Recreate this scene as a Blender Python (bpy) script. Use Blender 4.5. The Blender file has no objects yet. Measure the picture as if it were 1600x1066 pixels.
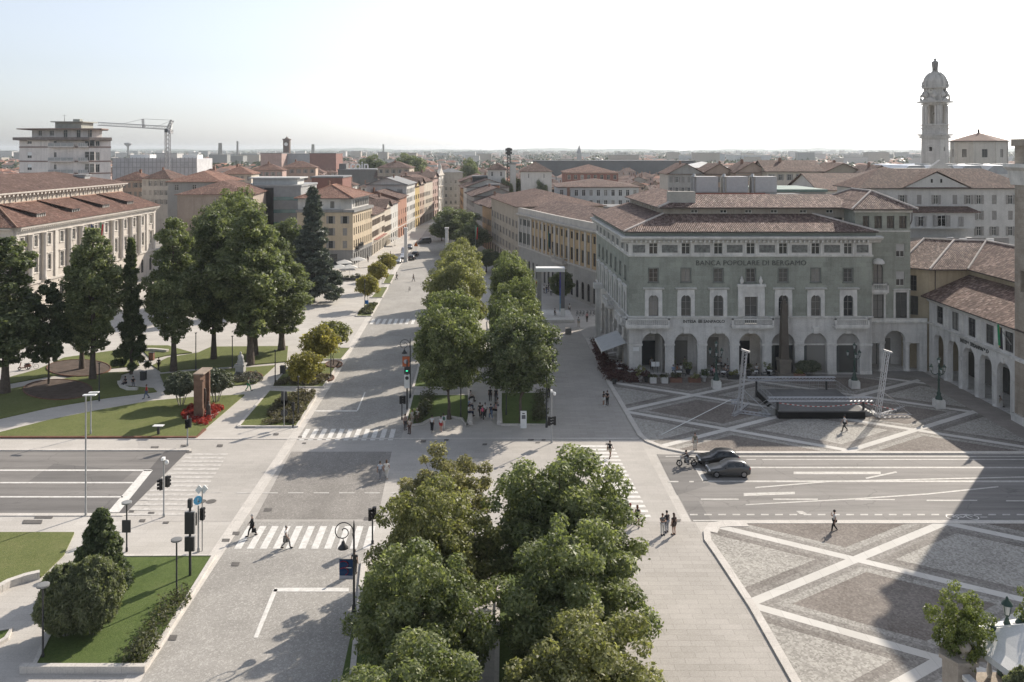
import bpy, bmesh, math, random
import numpy as np
from mathutils import Vector, Matrix
R = math.radians
rnd = random.Random(7)
S = bpy.context.scene
COL = S.collection
# ---------------------------------------------------------------- camera, sky, sun, exposure
FPX, CAMH, CX, HY = 1335.0, 31.0, 800.0, 234.0      # focal length in photo pixels, eye height, vanishing column, horizon row
cam = bpy.data.cameras.new("camera"); co = bpy.data.objects.new("camera", cam); COL.objects.link(co)
cam.sensor_width = 36.0; cam.lens = FPX/1600*36.0
cam.shift_y = -(533-HY)/1600.0
cam.clip_start = 0.5; cam.clip_end = 30000
co.location = (0, 0, CAMH); co.rotation_euler = (R(90), 0, 0)
S.camera = co
SUNV = Vector((1.05, 1.31, 1.0)).normalized()        # towards the sun: low, ahead and to the right
SUN_EL = math.asin(SUNV.z); SUN_AZ = math.atan2(SUNV.x, SUNV.y)
w = bpy.data.worlds.new("World"); S.world = w; w.use_nodes = True
nt = w.node_tree
sky = nt.nodes.new("ShaderNodeTexSky"); sky.sky_type = 'NISHITA'; sky.sun_disc = False
sky.sun_elevation = SUN_EL; sky.sun_rotation = SUN_AZ
sky.altitude = 250; sky.air_density = 1.0; sky.dust_density = 1.7; sky.ozone_density = 1.0
hsv = nt.nodes.new("ShaderNodeHueSaturation"); hsv.inputs['Saturation'].default_value = 0.36
nt.links.new(sky.outputs[0], hsv.inputs['Color'])
bg = nt.nodes["Background"]; bg.inputs[1].default_value = 0.106
tn = nt.nodes.new("ShaderNodeMix"); tn.data_type = 'RGBA'; tn.blend_type = 'MULTIPLY'; tn.inputs[0].default_value = 1; tn.inputs[7].default_value = (.88, .915, .985, 1)
nt.links.new(hsv.outputs[0], tn.inputs[6]); nt.links.new(tn.outputs[2], bg.inputs[0])
sl = bpy.data.lights.new("sun", 'SUN'); sl.energy = 3.7; sl.angle = R(0.53); sl.color = (1.0, 0.91, 0.79)
so = bpy.data.objects.new("sun", sl); COL.objects.link(so); so.location = (60, 80, 120)
so.rotation_euler = SUNV.to_track_quat('Z', 'Y').to_euler()
S.view_settings.view_transform = 'Standard'; S.view_settings.look = 'None'
S.view_settings.exposure = 0.8; S.view_settings.gamma = 1.0
S.cycles.max_bounces = 9; S.cycles.diffuse_bounces = 5; S.cycles.glossy_bounces = 2
S.cycles.transparent_max_bounces = 6; S.cycles.volume_bounces = 0
try:
    S.cycles.use_adaptive_sampling = True; S.cycles.adaptive_threshold = 0.015; S.cycles.use_denoising = True
except Exception: pass

# ---------------------------------------------------------------- measuring helpers
def P(px, py, z=0.0):                                # ground point under a photo pixel
    Y = FPX*(CAMH-z)/(py-HY); return ((px-CX)*Y/FPX, Y)
def X(px, Y): return (px-CX)*Y/FPX
def Z(py, Y): return CAMH-(py-HY)*Y/FPX

# ---------------------------------------------------------------- materials
def nn(t, typ, **k):
    n = t.nodes.new(typ)
    for a, b in k.items(): setattr(n, a, b)
    return n
def newmat(name):
    m = bpy.data.materials.new(name); m.use_nodes = True
    t = m.node_tree; return m, t, t.nodes["Principled BSDF"]
def C4(c): return (c[0], c[1], c[2], 1.0)
def sc(c, k): return tuple(min(1, x*k) for x in c)
def mixc(t, fac, a, b, mode='MIX'):
    n = nn(t, "ShaderNodeMix", data_type='RGBA', blend_type=mode)
    for i, v in ((0, fac), (6, a), (7, b)):
        if hasattr(v, 'links') or hasattr(v, 'is_linked'): t.links.new(v, n.inputs[i])
        elif i == 0: n.inputs[0].default_value = v
        else: n.inputs[i].default_value = C4(v)
    return n.outputs[2]
def math_(t, op, a, b=None, c=None):
    n = nn(t, "ShaderNodeMath", operation=op)
    for i, v in enumerate((a, b, c)):
        if v is None: continue
        if hasattr(v, 'is_linked'): t.links.new(v, n.inputs[i])
        else: n.inputs[i].default_value = v
    return n.outputs[0]
def coords(t, kind):
    if kind == 'UV': return nn(t, "ShaderNodeTexCoord").outputs['UV']
    if kind == 'OBJ': return nn(t, "ShaderNodeTexCoord").outputs['Object']
    return nn(t, "ShaderNodeNewGeometry").outputs['Position']
def noise(t, vec, scale, detail=4, rough=.6):
    n = nn(t, "ShaderNodeTexNoise"); n.inputs['Scale'].default_value = scale
    n.inputs['Detail'].default_value = detail; n.inputs['Roughness'].default_value = rough
    t.links.new(vec, n.inputs['Vector']); return n.outputs['Fac']
def ramp(t, fac, stops):
    n = nn(t, "ShaderNodeValToRGB"); e = n.color_ramp.elements
    while len(e) < len(stops): e.new(.5)
    for el, (p, c) in zip(e, stops):
        el.position = p; el.color = C4(c) if not isinstance(c, float) else (c, c, c, 1)
    t.links.new(fac, n.inputs[0]); return n.outputs[0]
def scalev(t, vec, s):
    n = nn(t, "ShaderNodeMapping"); n.inputs['Scale'].default_value = s
    t.links.new(vec, n.inputs['Vector']); return n.outputs[0]
def bump(t, bs, h, strength, dist=.02):
    n = nn(t, "ShaderNodeBump"); n.inputs['Strength'].default_value = strength; n.inputs['Distance'].default_value = dist
    t.links.new(h, n.inputs['Height']); t.links.new(n.outputs[0], bs.inputs['Normal'])
def M(name, col, rough=.8, var=.16, scale=.6, metal=0.0, spec=.3, streak=0.0, fine=0.1):
    """Plain surface with broad stains, fine grain and (for walls) vertical weather streaks."""
    m, t, b = newmat(name); pos = coords(t, 'POS')
    b.inputs['Roughness'].default_value = rough; b.inputs['Metallic'].default_value = metal
    b.inputs['Specular IOR Level'].default_value = spec
    if var <= 0:
        b.inputs['Base Color'].default_value = C4(col); return m
    f = noise(t, pos, scale, 5, .65)
    c = mixc(t, ramp(t, f, [(.3, 0.0), (.7, 1.0)]), sc(col, 1-var), sc(col, 1+var))
    g = noise(t, pos, scale*14, 2, .6)
    c = mixc(t, fine, c, ramp(t, g, [(.35, sc(col, .45)), (.65, sc(col, 1.5))]))
    if streak:
        s = noise(t, scalev(t, pos, (1.3, 1.3, .10)), 1.0, 5, .7)
        c = mixc(t, math_(t, 'MULTIPLY', ramp(t, s, [(.48, 0.0), (.72, 1.0)]), streak), c, sc(col, .5))
    t.links.new(c, b.inputs['Base Color']); return m
def BR(name, c1, c2, mortar, bw, bh, ms=.01, rough=.85, coord='UV', off=.5, stain=.25, stscale=.25, streak=0, bmp=.2, rot=0.0, mix=1.0):
    """Coursed stone, slabs or setts."""
    m, t, b = newmat(name); v = coords(t, coord)
    if rot:
        mp = nn(t, "ShaderNodeMapping"); mp.inputs['Rotation'].default_value[2] = rot
        t.links.new(v, mp.inputs['Vector']); v = mp.outputs[0]
    n = nn(t, "ShaderNodeTexBrick"); n.offset = off
    n.inputs['Color1'].default_value = C4(c1); n.inputs['Color2'].default_value = C4(c2); n.inputs['Mortar'].default_value = C4(mortar)
    n.inputs['Scale'].default_value = 1; n.inputs['Mortar Size'].default_value = ms
    n.inputs['Brick Width'].default_value = bw; n.inputs['Row Height'].default_value = bh
    t.links.new(v, n.inputs['Vector']); pos = coords(t, 'POS')
    f = noise(t, pos, stscale, 6, .7)
    c = mixc(t, stain, n.outputs['Color'], ramp(t, f, [(.32, sc(c1, .45)), (.68, sc(c2, 1.5))]))
    g = noise(t, pos, 9, 3, .7); c = mixc(t, .14, c, ramp(t, g, [(.35, sc(c1, .35)), (.65, sc(c2, 1.7))]))
    if streak:
        s = noise(t, scalev(t, pos, (1.1, 1.1, .09)), 1.0, 5, .7)
        c = mixc(t, math_(t, 'MULTIPLY', ramp(t, s, [(.48, 0.0), (.72, 1.0)]), streak), c, sc(c1, .45))
    t.links.new(c, b.inputs['Base Color']); b.inputs['Roughness'].default_value = rough
    b.inputs['Specular IOR Level'].default_value = .25
    if bmp: bump(t, b, n.outputs['Fac'], -bmp, .01)
    return m
def ROOF(name, cols, pitch=.26, rough=.85):
    """Curved clay tiles: ribs run down the slope, every tile its own shade, lichen in patches."""
    m, t, b = newmat(name); uv = coords(t, 'UV'); pos = coords(t, 'POS')
    n = nn(t, "ShaderNodeTexBrick"); n.offset = 0.5
    n.inputs['Color1'].default_value = (0, 0, 0, 1); n.inputs['Color2'].default_value = (1, 1, 1, 1)
    n.inputs['Mortar'].default_value = (.0, .0, .0, 1); n.inputs['Scale'].default_value = 1; n.inputs['Mortar Size'].default_value = .012
    n.inputs['Brick Width'].default_value = pitch; n.inputs['Row Height'].default_value = pitch*1.5
    t.links.new(uv, n.inputs['Vector'])
    c = ramp(t, n.outputs['Color'], [(0.0, cols[0]), (.3, cols[1]), (.7, cols[2]), (1.0, cols[3])])
    f = noise(t, pos, .35, 5, .7)
    c = mixc(t, math_(t, 'MULTIPLY', ramp(t, f, [(.4, 0.0), (.65, 1.0)]), .55), c, sc(cols[0], .8))
    g = noise(t, pos, 3.0, 4, .7); c = mixc(t, ramp(t, g, [(.55, 0.0), (.8, .5)]), c, cols[3])
    t.links.new(c, b.inputs['Base Color']); b.inputs['Roughness'].default_value = rough
    b.inputs['Specular IOR Level'].default_value = .2
    sx = nn(t, "ShaderNodeSeparateXYZ"); t.links.new(uv, sx.inputs[0])
    s = math_(t, 'SINE', math_(t, 'MULTIPLY', sx.outputs[0], 2*math.pi/pitch))
    vr = math_(t, 'FRACT', math_(t, 'DIVIDE', sx.outputs[1], pitch*1.5))
    h = math_(t, 'ADD', s, math_(t, 'MULTIPLY', vr, -.6))
    bump(t, b, h, .8, pitch*.35); return m
def LEAF(name, dark, mid, light, trans=.5):
    dull = lambda c: tuple(x*.9+.1*(c[0]*.3+c[1]*.6+c[2]*.1) for x in c)
    m, t, b = newmat(name); dark, mid, light = dull(dark), dull(mid), dull(light)
    a = nn(t, "ShaderNodeAttribute"); a.attribute_name = "tint"
    c = ramp(t, a.outputs['Fac'], [(0.0, dark), (.5, mid), (1.0, light)])
    t.links.new(c, b.inputs['Base Color']); b.inputs['Roughness'].default_value = .5
    b.inputs['Specular IOR Level'].default_value = .4
    tr = nn(t, "ShaderNodeBsdfTranslucent"); t.links.new(mixc(t, 1.0, c, (1.0, 1.06, .55), 'MULTIPLY'), tr.inputs[0])
    mx = nn(t, "ShaderNodeMixShader"); mx.inputs[0].default_value = trans
    t.links.new(b.outputs[0], mx.inputs[1]); t.links.new(tr.outputs[0], mx.inputs[2])
    t.links.new(mx.outputs[0], t.nodes["Material Output"].inputs[0]); return m

# ---------------------------------------------------------------- mesh building
def newell(p):
    n = [0.0, 0.0, 0.0]
    for i in range(len(p)):
        a, b = p[i], p[(i+1) % len(p)]
        n[0] += (a[1]-b[1])*(a[2]+b[2]); n[1] += (a[2]-b[2])*(a[0]+b[0]); n[2] += (a[0]-b[0])*(a[1]+b[1])
    l = math.sqrt(sum(x*x for x in n)) or 1
    return [x/l for x in n]
class MB:
    def __init__(s): s.v = []; s.f = []; s.m = []; s.sm = []
    def add(s, vs, fs, mi=0, smooth=False):
        o = len(s.v); s.v += [tuple(p) for p in vs]
        for f in fs: s.f.append(tuple(i+o for i in f)); s.m.append(mi); s.sm.append(smooth)
        return s
    def poly(s, vs, mi=0): return s.add(vs, [tuple(range(len(vs)))], mi)
    def box(s, x0, y0, z0, x1, y1, z1, mi=0):
        return s.add([(x0,y0,z0),(x1,y0,z0),(x1,y1,z0),(x0,y1,z0),(x0,y0,z1),(x1,y0,z1),(x1,y1,z1),(x0,y1,z1)],
                     [(3,2,1,0),(4,5,6,7),(0,1,5,4),(1,2,6,5),(2,3,7,6),(3,0,4,7)], mi)
    def bar(s, a, b, wx, wz, mi=0):                  # rectangular bar from a to b
        a = Vector(a); b = Vector(b); d = (b-a).normalized()
        up = Vector((0,0,1)) if abs(d.z) < .95 else Vector((1,0,0))
        u = d.cross(up).normalized()*wx/2; v = u.cross(d).normalized()*wz/2
        vs = [p+q for p in (a, b) for q in (-u-v, u-v, u+v, -u+v)]
        return s.add(vs, [(0,1,2,3),(7,6,5,4),(4,5,1,0),(5,6,2,1),(6,7,3,2),(7,4,0,3)], mi)
    def tube(s, a, b, r0, r1=None, n=8, mi=0, caps=True):
        r1 = r0 if r1 is None else r1
        a = Vector(a); b = Vector(b); d = (b-a)
        if d.length < 1e-6: return s
        d.normalize(); up = Vector((0,0,1)) if abs(d.z) < .95 else Vector((1,0,0))
        u = d.cross(up).normalized(); v = d.cross(u)
        vs = []
        for p, r in ((a, r0), (b, r1)):
            for i in range(n):
                t = 2*math.pi*i/n; vs.append(p+u*math.cos(t)*r+v*math.sin(t)*r)
        s.add(vs, [(i, (i+1)%n, n+(i+1)%n, n+i) for i in range(n)], mi, n > 5)
        if caps:
            s.add(vs[:n], [tuple(range(n))[::-1]], mi); s.add(vs[n:], [tuple(range(n))], mi)
        return s
    def path(s, pts, r, n=6, mi=0):
        for a, b in zip(pts, pts[1:]): s.tube(a, b, r, r, n, mi)
        return s
    def lathe(s, prof, c=(0,0,0), n=12, mi=0, smooth=True):
        vs = []
        for r, z in prof:
            for i in range(n):
                t = 2*math.pi*i/n; vs.append((c[0]+r*math.cos(t), c[1]+r*math.sin(t), c[2]+z))
        fs = [(k*n+i, k*n+(i+1)%n, (k+1)*n+(i+1)%n, (k+1)*n+i) for k in range(len(prof)-1) for i in range(n)]
        s.add(vs, fs, mi, smooth)
        if prof[0][0] > 1e-4: s.add(vs[:n], [tuple(range(n))[::-1]], mi)
        if prof[-1][0] > 1e-4: s.add(vs[-n:], [tuple(range(n))], mi)
        return s
    def prism(s, poly, z0, z1, mi=0, top=None, bottom=False):
        if sum(a[0]*b[1]-b[0]*a[1] for a, b in zip(poly, poly[1:]+poly[:1])) < 0: poly = poly[::-1]
        n = len(poly); vs = [(x,y,z0) for x,y in poly]+[(x,y,z1) for x,y in poly]
        s.add(vs, [(i,(i+1)%n,n+(i+1)%n,n+i) for i in range(n)], mi)
        s.add(vs[n:], [tuple(range(n))], mi if top is None else top)
        if bottom: s.add(vs[:n], [tuple(range(n))[::-1]], mi)
        return s
    def blob(s, c, rx, ry, rz, n=10, k=6, mi=0):
        prof = []
        vs = []; fs = []
        for j in range(k+1):
            ph = -math.pi/2+math.pi*j/k
            for i in range(n):
                t = 2*math.pi*i/n
                vs.append((c[0]+rx*math.cos(ph)*math.cos(t), c[1]+ry*math.cos(ph)*math.sin(t), c[2]+rz*math.sin(ph)))
        fs = [(j*n+i, j*n+(i+1)%n, (j+1)*n+(i+1)%n, (j+1)*n+i) for j in range(k) for i in range(n)]
        return s.add(vs, fs, mi, True)
    def mesh(s, name, mats, off=(0,0,0), uv=True):
        me = bpy.data.meshes.new(name)
        ox, oy, oz = off
        me.from_pydata([(x-ox, y-oy, z-oz) for x,y,z in s.v], [], s.f)
        for m in mats: me.materials.append(m)
        me.polygons.foreach_set("material_index", s.m); me.polygons.foreach_set("use_smooth", s.sm)
        if uv and s.f:
            ul = me.uv_layers.new(name="UVMap"); out = []
            for f in s.f:
                p = [s.v[i] for i in f]; n = newell(p)
                if abs(n[2]) > .985: out += [c for q in p for c in (q[0], q[1])]; continue
                h = math.hypot(n[0], n[1]); ux, uy = -n[1]/h, n[0]/h
                vx, vy, vz = -n[0]*n[2]/h, -n[1]*n[2]/h, h
                for q in p: out += [q[0]*ux+q[1]*uy, q[0]*vx+q[1]*vy+q[2]*vz]
            ul.data.foreach_set("uv", out)
        me.update(); return me
    def build(s, name, mats, parent=None, world=True, loc=None, rz=0, uv=True):
        if not isinstance(mats, (list, tuple)): mats = [mats]
        off = (0,0,0)
        if parent is not None and world and loc is None:
            q = parent
            while q is not None: off = tuple(a+b for a, b in zip(off, q.location)); q = q.parent
        me = s.mesh(name, mats, off, uv)
        return link(name, me, parent, loc or (0,0,0), rz)
def link(name, me, parent=None, loc=(0,0,0), rz=0):
    o = bpy.data.objects.new(name, me); COL.objects.link(o)
    o.location = loc; o.rotation_euler = (0,0,rz)
    if parent is not None: o.parent = parent
    return o
def tag(o, label, cat, group=None, kind=None):
    if label: o['label'] = label
    if cat: o['category'] = cat
    if group: o['group'] = group
    if kind: o['kind'] = kind
    return o
def thing(name, label, cat, loc=(0,0,0), rz=0, group=None):
    o = link(name, None, None, loc if len(loc) == 3 else (loc[0], loc[1], 0), rz)
    return tag(o, label, cat, group)
def dup(root, loc, rz=0, label=None, scale=None):
    def cp(o, par):
        c = o.copy(); COL.objects.link(c)
        if par is not None: c.parent = par
        for ch in list(o.children): cp(ch, c)
        return c
    r = cp(root, None); r.location = loc if len(loc) == 3 else (loc[0], loc[1], 0); r.rotation_euler = (0,0,rz)
    if scale: r.scale = (scale,)*3
    if label: r['label'] = label
    return r
def struct(name, mb, mats):
    o = mb.build(name, mats); o['kind'] = 'structure'; return o
def sheet(name, pts, z, m, world=False):
    w_ = [(p if world else P(*p)) for p in pts]
    if sum(a[0]*b[1]-b[0]*a[1] for a, b in zip(w_, w_[1:]+w_[:1])) < 0: w_ = w_[::-1]
    return struct(name, MB().poly([(x, y, z) for x, y in w_]), m)
def strip(mb, pts, wd, z0, z1, mi=0, left=0.0):        # kerb or band along a polyline of world points
    n = len(pts); L = []; Rr = []
    for i in range(n):
        a = Vector(pts[max(0, i-1)]); b = Vector(pts[min(n-1, i+1)]); d = (b-a).normalized(); q = Vector((-d.y, d.x)); c = Vector(pts[i])
        L.append(c+q*(wd/2+left)); Rr.append(c-q*(wd/2-left))
    for i in range(n-1):
        vs = [(Rr[i].x,Rr[i].y,z1),(Rr[i+1].x,Rr[i+1].y,z1),(L[i+1].x,L[i+1].y,z1),(L[i].x,L[i].y,z1)]
        mb.add(vs, [(0,1,2,3)], mi)
        if z1-z0 > .02:
            lo = [(x,y,z0) for x,y,_ in vs]
            mb.add(lo+vs, [(0,1,5,4),(2,3,7,6),(3,0,4,7),(1,2,6,5)], mi)
    return mb
# ---------------------------------------------------------------- shared materials
slab = BR('pale_slab_paving', (.44,.41,.37), (.50,.47,.43), (.33,.31,.28), 2.2, .75, .012, coord='POS', stain=.2, stscale=.12, bmp=.15)
slab_long = BR('promenade_slabs', (.36,.335,.30), (.42,.39,.355), (.24,.225,.2), 1.5, .62, .016, coord='POS', stain=.22, stscale=.15, bmp=.25)
slab_cross = BR('crossing_slabs', (.40,.375,.34), (.45,.42,.385), (.31,.29,.265), 1.9, .62, .012, coord='POS', stain=.26, stscale=.1, bmp=.15)
kerbst = BR('kerb_stone', (.52,.485,.44), (.58,.545,.5), (.3,.28,.25), 1.4, 1.4, .012, coord='POS', stain=.2, stscale=.6, bmp=.1)
white_stone = BR('white_stone_band', (.60,.575,.53), (.66,.635,.59), (.34,.32,.3), 1.6, 1.6, .012, coord='POS', stain=.18, stscale=.7, bmp=.1)
def COBBLE(name, c1, c2, dark, size, streak=.25):
    m, t, b = newmat(name); pos = coords(t, 'POS')
    v = nn(t, "ShaderNodeTexVoronoi"); v.inputs['Scale'].default_value = 1/size; t.links.new(pos, v.inputs['Vector'])
    e = nn(t, "ShaderNodeTexVoronoi"); e.feature = 'DISTANCE_TO_EDGE'; e.inputs['Scale'].default_value = 1/size; t.links.new(pos, e.inputs['Vector'])
    bw = nn(t, "ShaderNodeRGBToBW"); t.links.new(v.outputs['Color'], bw.inputs[0])
    c = ramp(t, bw.outputs[0], [(.15, c1), (.6, c2), (.95, sc(c2, 1.35))])
    c = mixc(t, ramp(t, e.outputs[0], [(.02, 1.0), (.10, 0.0)]), c, dark)
    f = noise(t, pos, .13, 6, .72); c = mixc(t, .24, c, ramp(t, f, [(.35, sc(c1, .5)), (.65, sc(c2, 1.45))]))
    s = noise(t, scalev(t, pos, (.5, .06, 1)), 1.0, 4, .7)
    c = mixc(t, math_(t, 'MULTIPLY', ramp(t, s, [(.45, 0.0), (.75, 1.0)]), streak), c, sc(c1, .72))
    t.links.new(c, b.inputs['Base Color']); b.inputs['Roughness'].default_value = .85; b.inputs['Specular IOR Level'].default_value = .3
    bump(t, b, e.outputs[0], .25, .02); return m
cob_light = COBBLE('pale_porphyry_setts', (.31,.293,.265), (.385,.365,.335), (.25,.235,.215), .13)
cob_dark = COBBLE('brown_porphyry_setts', (.225,.208,.187), (.295,.275,.25), (.17,.157,.142), .13, .4)
def ASPH(name, col, k=1.0):
    m, t, b = newmat(name); pos = coords(t, 'POS')
    f = noise(t, pos, .16, 5, .7); c = ramp(t, f, [(.3, sc(col, .78)), (.7, sc(col, 1.25))])
    s = noise(t, scalev(t, pos, (.05, .9, 1)), 1.0, 5, .7); c = mixc(t, .6*k, c, ramp(t, s, [(.35, sc(col, .6)), (.68, sc(col, 1.55))]))
    g = noise(t, pos, 30, 3, .7); c = mixc(t, .25, c, ramp(t, g, [(.3, sc(col, .5)), (.7, sc(col, 1.6))]))
    v = nn(t, "ShaderNodeTexVoronoi"); v.feature = 'DISTANCE_TO_EDGE'; v.inputs['Scale'].default_value = .11
    wv = nn(t, "ShaderNodeVectorMath", operation='ADD'); t.links.new(pos, wv.inputs[0])
    nz = nn(t, "ShaderNodeTexNoise"); nz.inputs['Scale'].default_value = .5; t.links.new(pos, nz.inputs['Vector'])
    t.links.new(scalev(t, nz.outputs['Color'], (2.5, 2.5, 0)), wv.inputs[1]); t.links.new(wv.outputs[0], v.inputs['Vector'])
    c = mixc(t, math_(t, 'MULTIPLY', ramp(t, v.outputs[0], [(.0, 1.0), (.006, 0.0)]), .45), c, sc(col, .4))
    t.links.new(c, b.inputs['Base Color']); b.inputs['Roughness'].default_value = .8; b.inputs['Specular IOR Level'].default_value = .35
    return m
asphalt = ASPH('worn_asphalt', (.20,.187,.174)); asphalt_new = ASPH('dark_asphalt_patch', (.115,.108,.104), .5)
asphalt_mid = ASPH('grey_asphalt_patch', (.155,.146,.138), .8)
def PAINT(name, col, wear):
    m, t, b = newmat(name); pos = coords(t, 'POS')
    f = noise(t, pos, 2.2, 6, .75); c = mixc(t, math_(t, 'MULTIPLY', ramp(t, f, [(.42, 0.0), (.62, 1.0)]), wear), col, (.36,.335,.3))
    t.links.new(c, b.inputs['Base Color']); b.inputs['Roughness'].default_value = .7; return m
paint = PAINT('white_road_paint', (.72,.70,.66), .45); paint_worn = PAINT('worn_road_paint', (.58,.55,.51), .8)
def GRASSM(name, a, b2, dry):
    m, t, b = newmat(name); pos = coords(t, 'POS')
    f = noise(t, pos, .35, 5, .7); c = ramp(t, f, [(.3, a), (.55, b2), (.78, dry)])
    g = noise(t, pos, 11, 4, .75); c = mixc(t, .5, c, ramp(t, g, [(.3, sc(a, .4)), (.7, sc(dry, 1.2))])); h_ = noise(t, pos, 2.3, 4, .7); c = mixc(t, ramp(t, h_, [(.5, 0.0), (.75, .55)]), c, dry)
    t.links.new(c, b.inputs['Base Color']); b.inputs['Roughness'].default_value = .9; b.inputs['Specular IOR Level'].default_value = .15
    bump(t, b, g, .6, .08); return m
grass_m = GRASSM('mown_grass', (.095,.125,.035), (.135,.165,.052), (.20,.20,.085))
grass_green = GRASSM('lush_grass', (.065,.105,.025), (.095,.14,.038), (.135,.165,.058))
mulch = M('bark_mulch', (.10,.074,.058), .95, .4, 1.2)
metal_dark = M('dark_painted_metal', (.045,.045,.045), .45, 0); metal_grey = M('galvanised_metal', (.34,.34,.33), .45, .15, 2, .3)
corten = M('rusted_steel', (.17,.085,.055), .8, .3, 2)
black = M('black_plastic', (.015,.015,.016), .5, 0); white_pl = M('white_enamel', (.75,.75,.73), .4, .06, 2)

# ---------------------------------------------------------------- ground, roads, paving
def PIAZZA(name, sN, cN, pN, sP, cP, pP, par):
    """Lattice of white stone bands over setts: diamonds alternate brown porphyry and pale pebbles, each edged by a strip."""
    m, t, b = newmat(name); pos = coords(t, 'POS')
    sx = nn(t, "ShaderNodeSeparateXYZ"); t.links.new(pos, sx.inputs[0])
    def fam(s, c, p):
        q = math_(t, 'DIVIDE', math_(t, 'SUBTRACT', math_(t, 'ADD', math_(t, 'MULTIPLY', math_(t, 'SUBTRACT', sx.outputs[0], 30.0), s), sx.outputs[1]), c), p)
        fl = math_(t, 'FLOOR', q); fr = math_(t, 'FRACT', q)
        d = math_(t, 'MULTIPLY', math_(t, 'MINIMUM', fr, math_(t, 'SUBTRACT', 1.0, fr)), p/math.sqrt(1+s*s))
        return fl, d
    f1, d1 = fam(sN, cN, pN); f2, d2 = fam(-sP, cP, pP)
    d = math_(t, 'MINIMUM', d1, d2)
    par_ = math_(t, 'MODULO', math_(t, 'ADD', math_(t, 'ADD', f1, f2), 200.0+par), 2.0)
    v = nn(t, "ShaderNodeTexVoronoi"); v.inputs['Scale'].default_value = 7.5; t.links.new(pos, v.inputs['Vector'])
    bw = nn(t, "ShaderNodeRGBToBW"); t.links.new(v.outputs['Color'], bw.inputs[0])
    def st(a, b2, c3): return ramp(t, bw.outputs[0], [(.2, a), (.55, b2), (.95, c3)])
    brown = st((.11,.09,.077), (.165,.137,.118), (.24,.205,.18)); pale = st((.24,.225,.20), (.37,.35,.315), (.50,.475,.43))
    dark = st((.12,.105,.092), (.18,.16,.143), (.27,.245,.22)); mid = st((.20,.187,.168), (.29,.273,.248), (.40,.38,.345))
    nz = math_(t, 'MULTIPLY', math_(t, 'SUBTRACT', noise(t, pos, 6, 2), .5), .10); dn = math_(t, 'ADD', d, nz)
    infill = mixc(t, par_, brown, pale); edge = mixc(t, par_, mixc(t, .55, mid, pale), dark)
    c = mixc(t, math_(t, 'GREATER_THAN', dn, 1.62), edge, infill)
    c = mixc(t, math_(t, 'GREATER_THAN', dn, .98), mixc(t, .5, dark, mid), c)
    br = nn(t, "ShaderNodeTexBrick"); br.inputs['Color1'].default_value = (.60,.575,.53,1); br.inputs['Color2'].default_value = (.67,.645,.60,1)
    br.inputs['Mortar'].default_value = (.42,.40,.37,1); br.inputs['Scale'].default_value = 1; br.inputs['Mortar Size'].default_value = .012
    br.inputs['Brick Width'].default_value = 1.5; br.inputs['Row Height'].default_value = 30; br.offset = 0
    t.links.new(pos, br.inputs['Vector'])
    c = mixc(t, math_(t, 'GREATER_THAN', d, .40), br.outputs['Color'], c)
    f = noise(t, pos, .16, 6, .72); c = mixc(t, .2, c, ramp(t, f, [(.33, (.08,.07,.06)), (.67, (.55,.52,.47))]))
    t.links.new(c, b.inputs['Base Color']); b.inputs['Roughness'].default_value = .85; b.inputs['Specular IOR Level'].default_value = .25
    bump(t, b, bw.outputs[0], .25, .015); return m
gmat, gt, gb = newmat('plain_earth')
gp = coords(gt, 'POS')
c_ = ramp(gt, noise(gt, scalev(gt, gp, (.004, .0012, 1)), 1.0, 8, .75), [(.36, (.07,.085,.05)), (.48, (.13,.14,.085)), (.56, (.24,.215,.17)), (.66, (.10,.105,.07))])
gt.links.new(c_, gb.inputs['Base Color']); gb.inputs['Roughness'].default_value = .95
GR = [(9000*math.cos(2*math.pi*i/96), 9000*math.sin(2*math.pi*i/96)) for i in range(96)]
sheet('ground', GR, -.02, gmat, True)
sheet('town_paving', [(-340,20),(340,20),(340,620),(-340,620)], -.006, M('town_paving_grey', (.27,.255,.235), .9, .3, .2), True)
sheet('pavement', [(-110,20),(62,20),(62,240),(-20,480),(-60,480),(-110,240)], 0, slab, True)
kL = [(-21.2,36),(-21.7,50.7),(-23,90.8),(-23.9,116.2),(-26.5,168.2),(-29.8,226),(-31,262)]     # left kerb line of the avenue
mR = [(-9.0,36),(-9.5,49.7),(-11.3,64.1),(-12,95.4),(-14.4,160),(-17.5,226),(-20,270)]
sheet('avenue', kL+[(-32,300),(-33.5,340),(-31,400),(-28,430),(-24,430),(-23,340),(-21.5,300)]+mR[::-1], .006, cob_light, True)
sheet('crossing_paving', [(-30,71.2),(14.2,71.2),(13.6,91.3),(-40,91.3)], .010, slab_cross, True)
sheet('crossing_setts', [(455,706),(612,706),(590,812),(398,812)], .014, cob_dark)
yl0, yl1 = P(0,803)[1], P(0,705)[1]
struct('left_road', MB().poly([(-140,yl0,.014),(X(196,yl0),yl0,.014),(X(294,yl1),yl1,.014),(-140,yl1,.014)]), asphalt)
sheet('road_patch', [(172,802.5),(196,802.5),(293,705.5),(258,705.5),(234,733)], .018, asphalt_new)
sheet('road_patch', [(45,752.6),(84,725),(210,736),(190,752.6)], .018, asphalt_mid)
sheet('road_patch', [(0,779),(185,779),(174,801),(0,801)], .018, asphalt_mid)
yr0, yr1 = 71.2, 86.9
rr = [(1030,713),(1081,815)]
struct('right_road', MB().poly([(X(1081,yr0),yr0,.014),(150,yr0,.014),(150,yr1,.014),(X(1026,yr1),yr1,.014)]), asphalt)
sheet('road_patch', [(1032,722),(1086,722),(1103,745),(1110,758),(1058,774)], .018, asphalt_mid)
sheet('road_patch', [(1066,783),(1092,783),(1110,812),(1081,812)], .018, asphalt_mid)
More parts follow.
